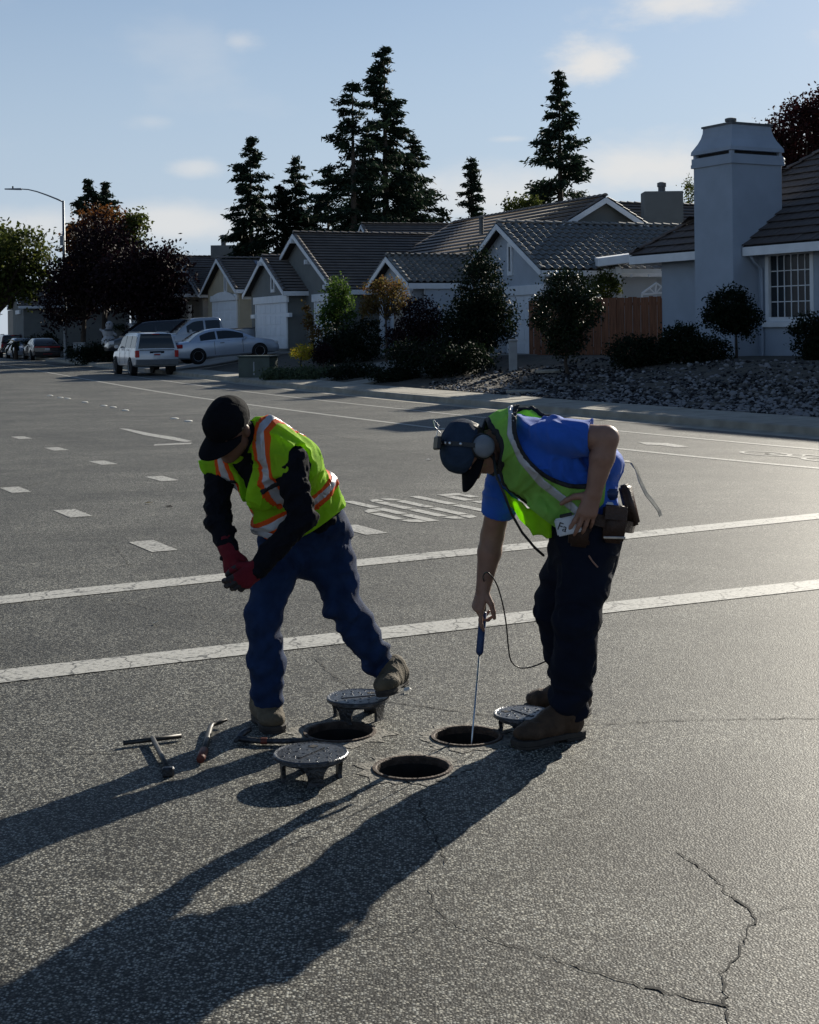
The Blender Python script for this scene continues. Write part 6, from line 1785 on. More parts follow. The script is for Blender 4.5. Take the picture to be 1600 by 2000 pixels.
# ------------------------------------------------------------------ worker in the orange-trimmed vest
def worker_left():
    W = at
    root = empty('person', tuple(gnd(560, 1415)))
    tag(root, 'worker in black cap, lime vest with orange trim and jeans, bending with red gloves together', 'person', 'utility workers at the open holes')
    hipR, hipL = W(553, 1055, 6.33), W(640, 1052, 6.42)
    pel = W(602, 1035, 6.38); waist = W(583, 985, 6.31); chest = W(540, 915, 6.17); upper = W(512, 868, 6.10); neckb = W(487, 853, 6.07)
    shR, shL = W(428, 912, 6.21), W(566, 900, 6.00)
    sd = nrm(shL - shR); hs = nrm(hipL - hipR + np.array((0, -.12, 0)))
    elR, elL = W(424, 1010, 6.10), W(590, 1012, 5.93)
    wrR, wrL = W(447, 1076, 5.98), W(505, 1108, 5.90)
    knR, knL = W(516, 1205, 6.17), W(668, 1178, 6.32)
    anR, anL = W(525, 1372, 6.16), W(746, 1300, 6.37)
    hc = W(448, 838, 5.99)
    hd, P, A = head(hc, (-.42, -.62, -.66), (-.10, -.45, .9), 1.0)
    # gloved hands, closed round each other
    hR, sgR = hand(wrR, W(462, 1150, 5.90) - wrR, (-.55, -.8, .1), (.8, -.4, -.2), [(.5, .9, .6), (.6, .9, .6), (.65, .9, .6), (.7, .9, .6)], size=.98, fat=1.22, thumb_pose=(.8, .5, .4))
    hL, sgL = hand(wrL, W(452, 1150, 5.84) - wrL, (.35, -.9, .1), (-.8, .1, .6), [(.45, .8, .5), (.55, .85, .5), (.6, .9, .5), (.7, .9, .5)], size=1.02, fat=1.22, thumb_pose=(.75, .5, .5))
    torso_pts = [pel, waist, chest, upper]
    t_side = [hs, nrm(hs + sd), sd, sd]
    torso = s_loft(torso_pts, t_side, [.150, .140, .165, .120], [.105, .100, .115, .085], .05)
    body = s_union([torso, s_cone(neckb, P(0, -.02, -.05), .058, .055), s_cone(shR, elR, .050, .042), s_cone(elR, wrR, .040, .028), s_cone(shL, elL, .050, .042), s_cone(elL, wrL, .040, .028),
                    s_cone(hipR, knR, .078, .055), s_cone(knR, anR, .052, .038), s_cone(hipL, knL, .078, .055), s_cone(knL, anL, .052, .038),
                    s_cone(upper, shR, .06, .05), s_cone(upper, shL, .06, .05)], .03)
    handR_s, _ = hand(wrR, W(462, 1150, 5.90) - wrR, (-.55, -.8, .1), (.8, -.4, -.2), [(.5, .9, .6), (.6, .9, .6), (.65, .9, .6), (.7, .9, .6)], size=.96, fat=.85, thumb_pose=(.8, .5, .4))
    handL_s, _ = hand(wrL, W(452, 1150, 5.84) - wrL, (.35, -.9, .1), (-.8, .1, .6), [(.45, .8, .5), (.55, .85, .5), (.6, .9, .5), (.7, .9, .5)], size=1.0, fat=.85, thumb_pose=(.75, .5, .5))
    body = s_union([body, hd, handR_s, handL_s], .012)
    allp = [hc + .14, hc - .14, shR, shL, elR, elL, wrR, wrL, anR, anL, hipL]
    sdf_mesh('body', body, allp, .14, .0055, m_skin2, root)
    # eyes and short hair
    for sg in (-1, 1):
        e = MB(); e.lathe(P(sg * .032, .082, .004), [(.0005, -.011), (.008, -.008), (.011, 0), (.008, .008), (.0005, .011)], 12, A[1]); e.build('eye', m_eye, root, True, smooth=True)
    hair = s_int(s_wrinkle(s_ell(P(0, -.016, .034), (.081, .099, .090), A), .004, 90, 2), s_union([s_plane(P(0, .045, 0), A[1]), s_plane(P(0, 0, .02), -A[2])], 0), .004)
    hair = s_int(hair, s_plane(P(0, -.02, -.045), -A[2]), .004)
    sdf_mesh('hair', hair, [hc - .15, hc + .15], 0, .005, m_hair, root)
    cap = cap_parts(P, A, 1.0, m_capblack, m_capblack, root, 1.05, brim_len=.105, droop=.012)
    # sweater
    sw = s_union([s_loft(torso_pts, t_side, [.168, .162, .184, .132], [.122, .118, .132, .098], .05), s_cone(upper, shR, .070, .066), s_cone(upper, shL, .070, .066),
                  s_path([shR, elR, wrR], [.064, .056, .042]), s_path([shL, elL, wrL], [.068, .060, .044]), s_cone(neckb, neckb + (P(0, -.02, -.05) - neckb) * .35, .070, .066)], .035)
    sw = s_wrinkle(sw, .012, 26, 11, bands=[(elR, elR - shR, .05, .004, 95), (elL, elL - shL, .06, .005, 85), (wrL, wrL - elL, .06, .004, 120), (wrR, wrR - elR, .06, .004, 120)])
    sdf_mesh('sweater', sw, [pel - .2, pel + .2, shR, shL, elR, elL, wrR, wrL, upper + .1], .13, .0065, m_sweater, root)
    # gloves: knit back, dark grip fingers
    for nm, hf, sg, wr, el_ in (('glove', hR, sgR, wrR, elR), ('glove', hL, sgL, wrL, elL)):
        d = nrm(wr - el_)
        g = s_union([hf, s_cone(wr - d * .035, wr + d * .03, .041, .034)], .012)
        V, Fc = nets(s_wrinkle(g, .0025, 70, 8), wr - .19, wr + .19, .0042)
        ob = np_mesh(nm, V, Fc, [m_glove, m_gloveblk], root, True, True)
        cen = V[Fc].mean(1); mind = np.full(len(cen), 9.0)
        for a, b in sg:
            mind = np.minimum(mind, s_cone(a, b, 0, 0)(cen.astype(np.float32)))
        ob.data.polygons.foreach_set('material_index', (mind < .0135).astype(np.int32))
        k = (sg[3][0] + wr) / 2
    # jeans
    seat = s_loft([W(590, 1000, 6.34), pel, W(603, 1075, 6.38)], [hs] * 3, [.165, .178, .160], [.125, .138, .125], .05)
    jn = s_union([seat, s_path([hipR, (hipR + knR) / 2, knR, (knR + anR) / 2, anR + (0, 0, .02)], [.102, .092, .079, .075, .069], .03),
                  s_path([hipL, (hipL + knL) / 2, knL, (knL + anL) / 2, anL], [.104, .095, .081, .076, .070], .03)], .05)
    kd, kd2 = nrm(knR - anR), nrm(knL - anL)
    jn = s_wrinkle(jn, .010, 21, 23, stretch=(1, 1, .75), bands=[(knR + kd * -.05, kd, .09, .005, 62), (anR + kd * .05, kd, .07, .007, 70), (knL, kd2, .10, .006, 58), (anL + kd2 * .04, kd2, .08, .008, 66), (hipL, (0, 0, 1), .1, .005, 60)])
    jn = s_int(s_int(jn, s_plane(anR + (0, 0, -.015), (0, 0, -1)), .006), lambda p: -((p - (anL - kd2 * .03).astype(np.float32)) @ kd2.astype(np.float32)) * (p[:, 0] > -.4) - 9 * (p[:, 0] <= -.4), .006)
    sdf_mesh('jeans', jn, [seat_p for seat_p in (pel + .2, pel - .2, knR, knL, anR, anL)], .12, .0065, m_denim, root)
    # boots
    boot('boot', W(505, 1402, 6.30) * (1, 1, 0), gnd(540, 1434), (0, 0, 1), m_boottan, m_sole, root, 1.05, ankle=anR + (0, 0, -.02), lace=m_strap)
    tl = W(748, 1362, 6.21); hl = W(789, 1338, 6.41)
    boot('boot', hl, tl, (-.25, -.1, 1), m_boottan, m_sole, root, .92, ankle=anL + (0, 0, -.01), lace=m_strap)
    # vest
    vt = s_loft([W(600, 1022, 6.37), waist, chest, upper], [hs, nrm(hs + sd), sd, sd], [.192, .186, .203, .150], [.146, .142, .152, .112], .05)
    vest = s_union([vt, s_cone(upper, shR, .092, .086), s_cone(upper, shL, .092, .088), s_ell(W(530, 1015, 6.16), (.085, .07, .075)), s_ell(W(612, 1005, 6.22), (.085, .08, .07)), s_ell(W(500, 955, 6.06), (.085, .07, .09))], .05)
    vest0 = s_wrinkle(vest, .015, 22, 31, bands=[(W(560, 1010, 6.2), (-.5, .2, .8), .09, .006, 55)])
    ax = nrm(upper - waist); fr = nrm(np.cross(sd, ax)); fr = fr if fr[1] < 0 else -fr         # fr: out of the chest
    dL, dR = nrm(elL - shL), nrm(elR - shR)
    armL = s_union([s_cone(shL + sd * .075, shL + sd * .30, .070, .14), s_cone(shL + dL * .10 + sd * .03, elL, .076, .10)], .03)
    armR = s_union([s_cone(shR - sd * .065, shR - sd * .30, .070, .14), s_cone(shR + dR * .09 - sd * .03, elR, .076, .10)], .03)
    mid = W(470, 940, 6.0)
    vtop = (shR + shL) / 2 + fr * .12; vbot = W(482, 1010, 6.05)
    def vee(p):      # open front: a wedge, wide at the neck
        v = p - vbot.astype(np.float32); t = v @ ax.astype(np.float32); x = np.abs(v @ sd.astype(np.float32)); y = v @ fr.astype(np.float32)
        return np.maximum(np.maximum(x - np.clip(.006 + t * .36, 0, .085), -t), -y - .16)
    hole = s_union([s_cone(neckb + ax * .005, neckb + (P(0, 0, -.04) - neckb), .068, .09)], .01)
    hem = s_int(s_plane(W(558, 1072, 6.2), nrm(np.array((-.24, 0, -.97)))), s_plane(W(558, 1072, 6.2), nrm(np.array((.55, 0, -.83)))), .01)
    def cut(v):
        return s_int(s_sub(s_sub(s_sub(s_sub(v, armL), armR), vee), hole), hem, .004)
    box = [pel - .26, pel + .26, shR - .13, shL - .15, shL + .1, upper + .14]
    vo = sdf_mesh('vest', cut(vest0), box, .05, .006, m_lime, root)
    # tape: orange band with silver down its middle; two straps over the shoulders and one round the waist
    axf = ax.astype(np.float32); sdf_ = sd.astype(np.float32); c0 = ((shR + shL) / 2).astype(np.float32)
    def strap_band(sg, half):
        return lambda p: np.maximum(np.abs((p - c0) @ sdf_ - sg * .118 * (1 + .0 * p[:, 0])) - half, -((p - c0) @ axf) - .17)
    wa = nrm(np.array((.30, .0, .95))); wc = W(590, 985, 6.25)
    def waist_band(half):
        n = nrm(ax * .8 + np.array((-.28, 0, .55))); n = n.astype(np.float32)
        return lambda p: np.abs((p - W(628, 958, 6.2).astype(np.float32)) @ n) - half
    def hem_band(half):
        n = nrm(np.array((.28, .1, .95))).astype(np.float32)
        return lambda p: np.maximum(np.abs((p - W(560, 1052, 6.25).astype(np.float32)) @ n) - half, p[:, 0] - W(545, 1000, 6.2)[0])
    for nm, mt, off, fn in (('orange_band', m_orange, .0028, .036), ('reflective_stripe', m_silver, .0050, .0175)):
        for sg in (-1, 1):
            sdf_mesh(nm, cut(s_int(s_int(s_off(vest0, off), strap_band(sg, fn), .001), lambda p: -(vest0(p) + .012), .001)), box, .05, .0048, mt, vo)
        sdf_mesh(nm, cut(s_int(s_int(s_off(vest0, off), waist_band(fn), .001), lambda p: -(vest0(p) + .012), .001)), box, .05, .0048, mt, vo)
        sdf_mesh(nm, cut(s_int(s_int(s_off(vest0, off), hem_band(fn * .8), .001), lambda p: -(vest0(p) + .012), .001)), box, .05, .0048, mt, vo)
    # dark name strip across both chest tapes
    def strip(p):
        return np.maximum(np.maximum(np.abs((p - (c0 - axf * .035)) @ axf) - .011, np.abs(np.abs((p - c0) @ sdf_) - .118) - .036), -((p - c0) @ fr.astype(np.float32)))
    for sg in (-1, 1):
        sdf_mesh('chest_strap', cut(s_int(s_int(s_int(s_off(vest0, .0062), strip, .001), s_plane(c0, -sd * sg), .001), lambda p: -(vest0(p) + .010), .001)), box, .05, .005, m_black, vo)
    return root


worker_left()


# ------------------------------------------------------------------ worker with headset and tool belt
def worker_right():
    W = at
    root = empty('person', tuple(gnd(1080, 1440)))
    tag(root, 'worker in blue tee, green mesh vest and ear defenders leaning over hole with a probe', 'person', 'utility workers at the open holes')
    pel = W(1145, 1024, 5.98); waist = W(1126, 955, 5.95); chest = W(1050, 890, 5.93); upper = W(1015, 862, 5.93); neckb = W(985, 858, 5.93)
    hipN, hipF = W(1152, 1060, 5.89), W(1130, 1060, 6.08)
    shN, shF = W(1085, 850, 5.78), W(988, 925, 6.09)
    elN, elF = W(1185, 855, 5.72), W(962, 1045, 6.17)
    wrN, wrF = W(1160, 962, 5.725), W(944, 1150, 6.14)
    knN, knF = W(1128, 1215, 5.87), W(1088, 1190, 6.10)
    anN, anF = W(1112, 1385, 5.93), W(1118, 1352, 6.22)
    sd = nrm(shN - shF); hs = nrm(hipN - hipF)
    hc = W(923, 876, 5.90)
    hd, P, A = head(hc, (-.10, -.16, -.98), (-.90, -.34, .28), 1.0)
    hN, sN = hand(wrN, W(1143, 1012, 5.722) - wrN, (.05, -1, .05), (-1, 0, .1), [(.12, .25, .2), (.15, .3, .2), (.22, .35, .25), (.3, .4, .3)], spread=.12, thumb_pose=(.35, .15, -.25), size=1.02)
    hF, sF = hand(wrF, W(931, 1200, 6.12) - wrF, (-.85, -.5, .1), (.55, -.8, .1), [(.15, .35, .3), (.75, 1.0, .6), (.9, 1.1, .6), (.95, 1.1, .7)], spread=.05, thumb_pose=(.8, .55, .3))
    tp = [pel, waist, chest, upper]; ts = [hs, nrm(hs + sd), sd, sd]
    torso = s_loft(tp, ts, [.145, .140, .165, .125], [.105, .105, .115, .09], .05)
    body = s_union([torso, s_cone(neckb, P(0, -.025, -.06), .058, .056), s_path([shN, elN, (elN * .65 + wrN * .35), wrN], [.056, .049, .050, .032]), s_path([shF, elF, elF * .68 + wrF * .32, wrF], [.056, .050, .051, .031]),
                    s_cone(hipN, knN, .075, .052), s_cone(knN, anN, .05, .038), s_cone(hipF, knF, .075, .052), s_cone(knF, anF, .05, .038), s_cone(upper, shN, .062, .052), s_cone(upper, shF, .062, .052)], .03)
    body = s_union([body, hd, hN, hF], .010)
    allp = [hc + .13, hc - .13, shN, shF, elN, elF, wrN, wrF, wrF - (0, 0, .1), anN, anF]
    sdf_mesh('body', body, allp, .14, .005, m_skin, root)
    for sg in (-1, 1):
        e = MB(); e.lathe(P(sg * .032, .082, .004), [(.0005, -.011), (.008, -.008), (.011, 0), (.008, .008), (.0005, .011)], 12, A[1]); e.build('eye', m_eye, root, True, smooth=True)
    hair = s_int(s_wrinkle(s_ell(P(0, -.016, .034), (.081, .099, .090), A), .004, 90, 2), s_union([s_plane(P(0, .045, 0), A[1]), s_plane(P(0, 0, .02), -A[2])], 0), .004)
    hair = s_int(hair, s_plane(P(0, -.02, -.035), -A[2]), .004)
    sdf_mesh('hair', hair, [hc - .15, hc + .15], 0, .005, m_hair, root)
    cap_parts(P, A, 1.0, m_capnavy, m_capblack, root, 1.0, brim_len=.088)
    # headset
    hs_root = MB(); band = []
    for k in range(21):
        a = math.pi * k / 20
        band.append(P(.104 * math.cos(a), -.004, .002 + .150 * math.sin(a)))
    hb = ribbon('headset', band, .018, [p - P(0, 0, .03) for p in band], m_plastic, root, .006)
    for k in (4, 6, 7, 9, 11):
        b = MB(); q = band[k] + nrm(band[k] - P(0, 0, .03)) * .009
        b.lathe(q, [(.006, -.003), (.006, .004), (.003, .006)], 8, band[k] - P(0, 0, .03)); b.build('band_stud', m_steel, hb, True)
    for sg in (-1, 1):
        c = MB(); c.lathe(P(sg * .080, -.006, -.006), [(.040, 0), (.046, .006), (.047, .018), (.043, .030), (.030, .040), (.004, .044)], 28, A[0] * sg); o = c.build('ear_cup', m_cup, hb, True, smooth=True)
        c = MB(); c.lathe(P(sg * .078, -.006, -.006), [(.030, -.004), (.052, 0), (.054, .006), (.052, .012), (.044, .014)], 28, A[0] * sg); c.build('ear_cushion', m_plastic, o, True, smooth=True)
    mic = MB(); p0 = P(.03, .0, .150)
    mic.tube([p0, p0 + (-.022, -.01, .035), p0 + (-.012, -.01, .075), p0 + (-.035, -.01, .100)], .0025, 6); mic.tube([p0 + (-.035, -.01, .100), p0 + (-.028, -.012, .07), p0 + (-.005, -.012, .045)], .002, 6)
    mic.build('wire_aerial', m_steel, hb, True)
    bx = MB(); q = P(.02, -.01, .160); bx.obox(q - A[0] * .02 - A[1] * .02, A[0] * .05, A[1] * .055, A[2] * .018); bx.build('headband_pad', m_plastic, hb, True, bevel=.005)
    # cable from the ear cup down the chest to the belt
    cb = MB(); cb.tube([P(.10, .02, -.05), W(968, 925, 5.70), W(985, 965, 5.68), W(1000, 1005, 5.70), W(1020, 1040, 5.74), W(1045, 1070, 5.78), W(1062, 1085, 5.83)], .0055, 8); cb.build('headset_cable', m_plastic, hb, True, smooth=True)
    # tee shirt
    te = s_union([s_loft(tp, ts, [.172, .172, .190, .140], [.142, .148, .146, .105], .05), s_ell(W(1168, 905, 5.93), (.10, .15, .085)), s_cone(upper, shN, .080, .074), s_cone(upper, shF, .080, .074),
                  s_cone(shN, shN + (elN - shN) * .62, .076, .074), s_cone(shF, shF + (elF - shF) * .58, .078, .076), s_cone(neckb + (upper - neckb) * .3, neckb, .078, .070)], .035)
    te = s_wrinkle(te, .013, 22, 41, bands=[(shN, elN - shN, .07, .004, 70), (W(1150, 950, 5.9), (.6, 0, .6), .1, .007, 60)])
    eN, eF = nrm(elN - shN), nrm(elF - shF)
    cutN = s_cone(shN + eN * (np.linalg.norm(elN - shN) * .62 + .13), shN + eN * (np.linalg.norm(elN - shN) * .62 + .30), .13, .14)
    cutF = s_cone(shF + eF * (np.linalg.norm(elF - shF) * .60 + .13), shF + eF * (np.linalg.norm(elF - shF) * .60 + .30), .13, .14)
    te = s_sub(s_sub(s_sub(te, cutN), cutF), s_cone(neckb + (P(0, -.02, -.05) - neckb) * .6, P(0, 0, 0), .075, .12))
    sdf_mesh('tee_shirt', te, [pel - .22, pel + .1, shN, shF, elN, shF - .2, upper + .14], .12, .006, m_tee, root)
    # trousers
    seat = s_loft([W(1128, 1005, 5.97), pel, W(1140, 1075, 5.99)], [hs] * 3, [.160, .172, .160], [.132, .150, .140], .05)
    tr = s_union([seat, s_path([hipN, (hipN + knN) / 2, knN, (knN + anN) / 2, anN + (0, 0, .02)], [.114, .107, .092, .087, .081], .03),
                  s_path([hipF, (hipF + knF) / 2, knF, (knF + anF) / 2, anF + (0, 0, .02)], [.112, .106, .092, .086, .078], .03)], .05)
    kN, kF = nrm(knN - anN), nrm(knF - anF)
    tr = s_wrinkle(tr, .012, 17, 53, stretch=(1, 1, .6), bands=[(anN + kN * .05, kN, .07, .009, 62), (anF + kF * .05, kF, .07, .009, 62), (knN, kN, .09, .005, 55)])
    tr = s_int(tr, lambda p: -(p[:, 2] - np.where(p[:, 1] < 6.08, anN[2] - .045, anF[2] - .03)).astype(np.float32), .006)
    sdf_mesh('trousers', tr, [pel + .2, pel - .2, knN, knF, anN, anF], .13, .0065, m_trouser, root)
    # boots
    h1, t1 = gnd(1136, 1438), gnd(1004, 1462)
    boot('boot', h1, t1, (0, 0, 1), m_bootbrown, m_sole, root, 1.12, ankle=anN + (0, 0, -.01), lace=m_black)
    h2, t2 = gnd(1152, 1398), gnd(1026, 1386)
    boot('boot', h2, t2, (0, 0, 1), m_bootbrown, m_sole, root, 1.08, ankle=anF + (0, 0, -.01), lace=m_black)
    # vest: open sides, narrow over the shoulders, hanging loose at the front
    ax = nrm(upper - waist); fr = nrm(np.cross(sd, ax)); fr = fr if fr[2] < 0 else -fr        # fr: out of the chest (down)
    vt = s_loft([W(1122, 990, 5.96), waist, chest, upper, neckb + (upper - neckb) * .2], [hs, nrm(hs + sd), sd, sd, sd], [.192, .196, .212, .168, .122], [.166, .170, .166, .130, .107], .05)
    drape = [s_ell(W(1062, 1000, 5.86), (.085, .075, .06)), s_ell(W(1060, 1022, 6.02), (.045, .10, .045))]
    vest = s_union([vt, s_cone(upper, upper + (shN - upper) * .55, .095, .088), s_cone(upper, upper + (shF - upper) * .55, .095, .088)] + drape, .045)
    vest0 = s_wrinkle(vest, .013, 19, 61, bands=[(W(1070, 1000, 5.85), (.5, 0, .8), .08, .006, 60)])
    ac = W(1106, 852, 5.80)
    def armN(p):      # deep oval armhole on the near side
        q = p - ac.astype(np.float32); c_, s__ = .80, .60
        x = q[:, 0] * c_ - q[:, 2] * s__; z = q[:, 0] * s__ + q[:, 2] * c_
        r = np.sqrt((x / .225) ** 2 + (z / .175) ** 2)
        return np.maximum((r - 1) * .175, p[:, 1] - 5.97)
    armN2 = armN
    armF = s_cone(shF + ax * .015 + sd * .012, shF - ax * .06 - sd * .25, .105, .19)
    neck = s_cone(neckb + (upper - neckb) * .10 + fr * .02, P(0, 0, -.02), .098, .12)
    vb = W(1025, 985, 5.95)
    def vee(p):
        v = p - vb.astype(np.float32); t = v @ ax.astype(np.float32); x = np.abs(v @ sd.astype(np.float32)); y = v @ fr.astype(np.float32)
        return np.maximum(np.maximum(x - np.clip(.012 + t * .34, 0.010, .10), -t - .3), -y - .13)
    hem = s_plane(W(1120, 1020, 5.9), nrm(np.array((.50, 0, -.62))))
    hem2 = s_int(s_plane(W(1085, 1032, 5.9), (0.1, 0, -1)), s_plane(W(1002, 966, 5.9), (-.61, 0, -.79)), .01)
    back = s_plane(W(1180, 900, 5.9), nrm(np.array((.93, 0, -.1))))
    def cut(v):
        return s_int(s_int(s_sub(s_sub(s_sub(s_sub(s_sub(v, armN), armN2), armF), vee), neck), hem, .004), s_int(hem2, back), .004)
    bxp = [pel - .25, pel + .1, shN - .1, shN + .1, shF - .15, upper + .16, neckb - .1]
    vo = sdf_mesh('vest', cut(vest0), bxp, .06, .006, m_lime_mesh, root)
    # black binding along the cut edges, silver tape along the side
    def near(v, g, w):
        return lambda p: np.maximum(np.abs(g(p)) - w, v(p))
    for g in (armN, neck, vee):
        try:
            shell = s_int(s_int(s_off(vest0, .005), lambda p, g=g: np.abs(g(p) - .004) - .009, .001), lambda p: -(vest0(p) + .010), .001)
            lim = s_int(s_int(hem, s_int(hem2, back)), s_sub(s_sub(s_plane(pel - np.array((5, 0, 0)), (-1, 0, 0)), s_off(armN, -.012)), s_off(armN2, -.012)))
            sdf_mesh('binding', s_int(shell, lim, .001), bxp, .06, .0052, m_black, vo)
        except ValueError:
            pass
    tapep = [W(1003, 800, 5.80), W(1000, 850, 5.74), W(1022, 900, 5.72), W(1060, 945, 5.74), W(1100, 975, 5.78), W(1135, 1005, 5.82)]
    def tape(p):
        d = np.full(len(p), 9., np.float32)
        for i in range(len(tapep) - 1):
            a = np.array((tapep[i][0], tapep[i][2]), np.float32); b = np.array((tapep[i + 1][0], tapep[i + 1][2]), np.float32); ab = b - a
            v = p[:, (0, 2)] - a; t = np.clip(v @ ab / (ab @ ab), 0, 1); d = np.minimum(d, np.linalg.norm(v - t[:, None] * ab, axis=1))
        return np.maximum(d - .0165, p[:, 1] - 5.93)
    sdf_mesh('reflective_stripe', cut(s_int(s_int(s_off(vest0, .0045), tape, .001), lambda p: -(vest0(p) + .012), .001)), bxp, .06, .005, m_silver, vo)
    # loose front flap hanging past the belly
    V, Fq = [], []
    top = [W(952, 922, 6.06), W(990, 962, 6.03), W(1030, 990, 5.97), W(1076, 1000, 5.88)]
    bot = [W(972, 958, 6.10), W(1008, 1002, 6.06), W(1042, 1044, 5.98), W(1078, 1050, 5.88)]
    nu, nv = 13, 8
    for j in range(nv):
        for i in range(nu):
            u = i / (nu - 1) * 3; k = min(int(u), 2); w = u - k; t = j / (nv - 1)
            p = (top[k] * (1 - w) + top[k + 1] * w) * (1 - t) + (bot[k] * (1 - w) + bot[k + 1] * w) * t
            V.append(p + np.array((0, .018 * math.sin(i * 1.5 + t), .006 * math.sin(i * 2.1))))
    for j in range(nv - 1):
        for i in range(nu - 1): q = j * nu + i; Fq.append((q, q + 1, q + nu + 1, q + nu))
    fl = mesh('vest_flap', V, Fq, m_lime, vo, True, smooth=True); so = fl.modifiers.new('thickness', 'SOLIDIFY'); so.thickness = .003
    # tool belt, pouches, loose strap
    ring = []
    ctr = W(1160, 1004, 5.97); ax1 = nrm(np.array((1.0, 0, -.30))); ax2 = np.array((0, 1.0, 0)); bn = nrm(np.cross(ax1, ax2))
    for k in range(37):
        a = 2 * math.pi * k / 36; ring.append(ctr + ax1 * .172 * math.cos(a) + ax2 * .205 * math.sin(a))
    belt = ribbon('tool_belt', ring, .048, [p - ctr for p in ring], m_leather, root, .005)
    def pouch(c, w, h, dep, tilt, name, mat=m_leather, face=(0, -1, 0)):
        c = np.asarray(c); fd = nrm(face); u = nrm(np.array((math.sin(tilt), 0, math.cos(tilt)))); s = np.cross(u, fd)
        pr = []
        def corner(x, y, z): return c + s * x + u * y + fd * z
        m = MB()
        m.hexa([corner(-w / 2 * .86, -h / 2, 0), corner(w / 2 * .86, -h / 2, 0), corner(w / 2 * .82, -h / 2, dep), corner(-w / 2 * .82, -h / 2, dep),
                corner(-w / 2, h / 2, 0), corner(w / 2, h / 2, 0), corner(w / 2, h / 2, dep * .8), corner(-w / 2, h / 2, dep * .8)])
        o = m.build(name, mat, belt, True, bevel=.012, seg=3, smooth=True)
        return o, corner
    p1, c1 = pouch(W(1132, 1038, 5.80), .10, .12, .035, .12, 'pouch')
    p2, c2 = pouch(W(1198, 1022, 5.80), .098, .15, .055, .10, 'pouch')
    for x in (-.03, .03):
        b = MB(); b.lathe(c2(x, .03, .055), [(.006, 0), (.006, .003), (.003, .004)], 10, (0, -1, 0)); b.build('rivet', m_steel, p2, True)
    fl2 = MB(); fl2.obox(c2(-.045, .02, .056), c2(.045, .02, .056) - c2(-.045, .02, .056), c2(-.045, .075, .050) - c2(-.045, .02, .056), np.array((0, -.006, 0))); fl2.build('flap', m_leather, p2, True, bevel=.002)
    buck = MB(); buck.obox(c2(-.042, -.058, .054), c2(.046, -.052, .054) - c2(-.042, -.058, .054), np.array((0, 0, .010)), np.array((0, -.004, 0))); buck.build('clip', m_steel, p2, True, bevel=.002)
    p3, c3 = pouch(W(1222, 985, 5.90), .060, .17, .05, -.20, 'hammer_holster', m_leather, (.55, -.8, 0))
    p4, c4 = pouch(W(1188, 965, 5.83), .085, .045, .02, .05, 'phone_case', m_blueplast)
    p5, c5 = pouch(W(1182, 987, 5.81), .07, .030, .015, .05, 'tape_roll', m_devwhite)
    st = [W(1196, 915, 5.90), W(1214, 902, 5.95), W(1230, 902, 5.98), W(1242, 915, 6.0), W(1250, 940, 6.0), W(1262, 965, 6.0), W(1278, 985, 6.0), W(1287, 998, 6.0), W(1290, 1008, 6.0)]
    ribbon('loose_strap', st, .026, [(-.4, -.35, 1), (-.2, -.35, 1), (.1, -.4, 1), (.7, -.6, .6), (.8, -.6, .3), (.7, -.6, .4), (.7, -.6, .5), (.8, -.6, .3), (.9, -.6, .1)], m_strap, belt, .003)
    pn = MB(); pn.tube([W(1150, 1085, 5.77), W(1158, 1097, 5.765), W(1168, 1098 + 10, 5.76)], .0035, 6); pn.build('pencil', m_skin, belt, True)
    # ---- probe in the far hand: a tool of its own
    tip = gnd(921, 1455, -.02) ; tip = W(921, 1457, 6.02); e1 = W(937, 1274, 6.10); e2 = W(944, 1195, 6.14); e3 = W(946, 1150, 6.15)
    pr = empty('locating_probe', tuple(tip))
    tag(pr, 'long thin steel probe with dark blue handle dipped into an open hole', 'probe')
    m = MB(); m.tube([tip + (tip - e1) * .35, tip, e1], .0045, 8); m.build('rod', m_steel, pr, True, smooth=True)
    m = MB(); ux = nrm(e2 - e1); m.lathe(e1, [(.008, -.012), (.014, -.004), (.0165, .004), (.0165, np.linalg.norm(e2 - e1) * .98), (.013, np.linalg.norm(e2 - e1))], 16, ux); m.build('handle', m_blueplast, pr, True, smooth=True)
    m = MB(); m.lathe(e2, [(.012, 0), (.012, .05), (.009, .07), (.008, .1), (.006, .14)], 14, e3 - e2); m.build('strain_relief', m_plastic, pr, True, smooth=True)
    cab = [e3 + (0, -.02, .03), W(944, 1125, 6.05), W(951, 1118, 6.02), W(961, 1126, 6.02), W(972, 1145, 6.03), W(982, 1180, 6.04), W(989, 1220, 6.05), W(993, 1262, 6.06), W(998, 1290, 6.07), W(1012, 1303, 6.08), W(1032, 1304, 6.1), W(1056, 1296, 6.14), W(1078, 1283, 6.2), W(1120, 1240, 6.26), W(1150, 1150, 6.26), W(1165, 1060, 6.24)]
    sm = []
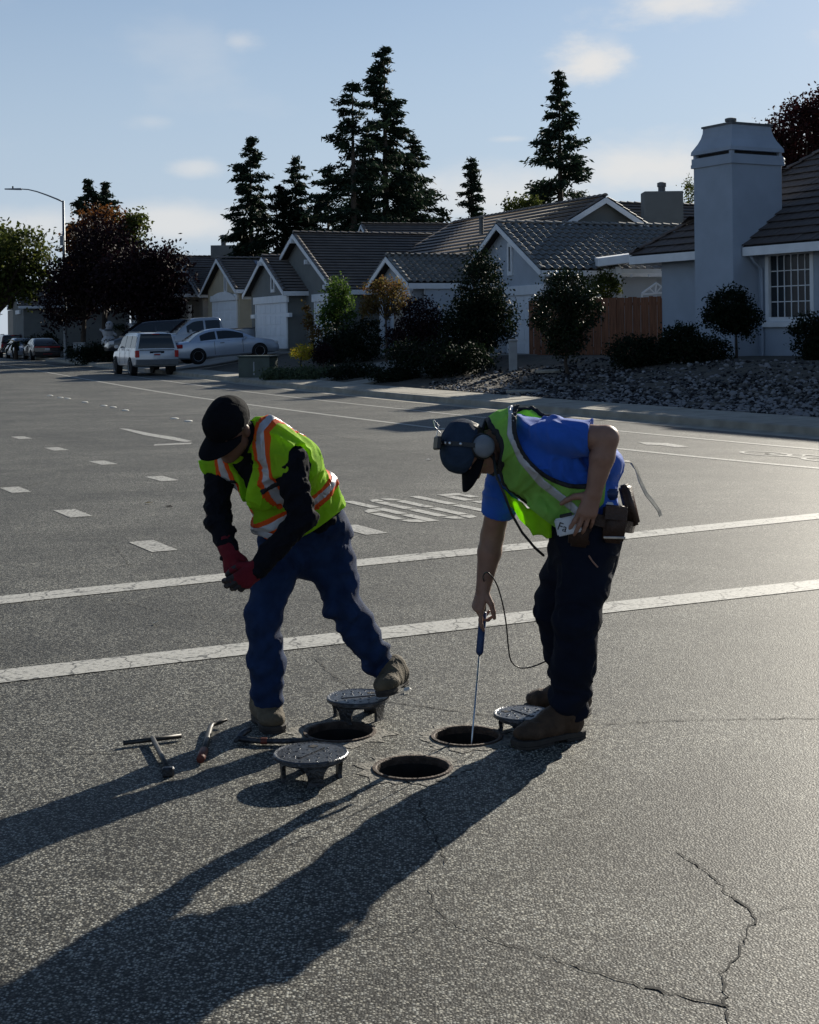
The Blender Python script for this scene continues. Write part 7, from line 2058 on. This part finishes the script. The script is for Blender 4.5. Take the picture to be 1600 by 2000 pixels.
    for i in range(len(cab) - 1):
        p0, p1_, p2_, p3_ = cab[max(i - 1, 0)], cab[i], cab[i + 1], cab[min(i + 2, len(cab) - 1)]
        for t in (0, .25, .5, .75): sm.append(.5 * ((2 * p1_) + (p2_ - p0) * t + (2 * p0 - 5 * p1_ + 4 * p2_ - p3_) * t * t + (-p0 + 3 * p1_ - 3 * p2_ + p3_) * t ** 3))
    m = MB(); m.tube(sm + [cab[-1]], .0032, 8); m.build('cable', m_plastic, pr, True, smooth=True)
    # ---- meter in the near hand
    dv = empty('handheld_meter', tuple(W(1108, 1027, 5.73)))
    tag(dv, 'small pale grey meter with black print held at the hip by the headset worker', 'meter')
    c = W(1113, 1027, 5.735); dx = nrm(np.array((.95, 0, .20))); dz = nrm(np.array((-.20, 0, .95)) * (1, 1, 1)); dy = np.array((0, 1.0, 0))
    m = MB(); m.obox(c - dx * .055 - dz * .034, dx * .100, dy * .022, dz * .072); m.build('case', m_devwhite, dv, True, bevel=.006, seg=2)
    m = MB(); m.obox(c - dx * .030 + dz * .038, dx * .05, dy * .018, dz * .012); m.build('button', m_plastic, dv, True, bevel=.002)
    cu = bpy.data.curves.new('print', 'FONT'); cu.body = 'Fa'; cu.size = .045; cu.align_x = 'CENTER'; cu.align_y = 'CENTER'; cu.extrude = .0004
    tmp = bpy.data.objects.new('tmp', cu); COL.objects.link(tmp); bpy.context.view_layer.update(); pm_ = bpy.data.meshes.new_from_object(tmp.evaluated_get(bpy.context.evaluated_depsgraph_get())); bpy.data.objects.remove(tmp); pm_.materials.clear(); pm_.materials.append(m_plastic)
    to = bpy.data.objects.new('print', pm_); COL.objects.link(to)
    ang = R(-32); tx = dx * math.cos(ang) + dz * math.sin(ang); ty = -dx * math.sin(ang) + dz * math.cos(ang)
    to.matrix_basis = Matrix(((tx[0], ty[0], 0, (c - dx * .030)[0]), (tx[1], ty[1], -1, (c - dx * .030)[1] - .0012), (tx[2], ty[2], 0, (c - dx * .030)[2]), (0, 0, 0, 1)))
    to.parent = dv; to.matrix_parent_inverse = base_of(dv).inverted(); 
    return root


worker_right()

figure(212, 97, 1.85, 'white inflatable figure standing alone on the hedge side', 1)
figure(266, 97, 1.9, 'white inflatable figure half hidden by plum branches', 2)
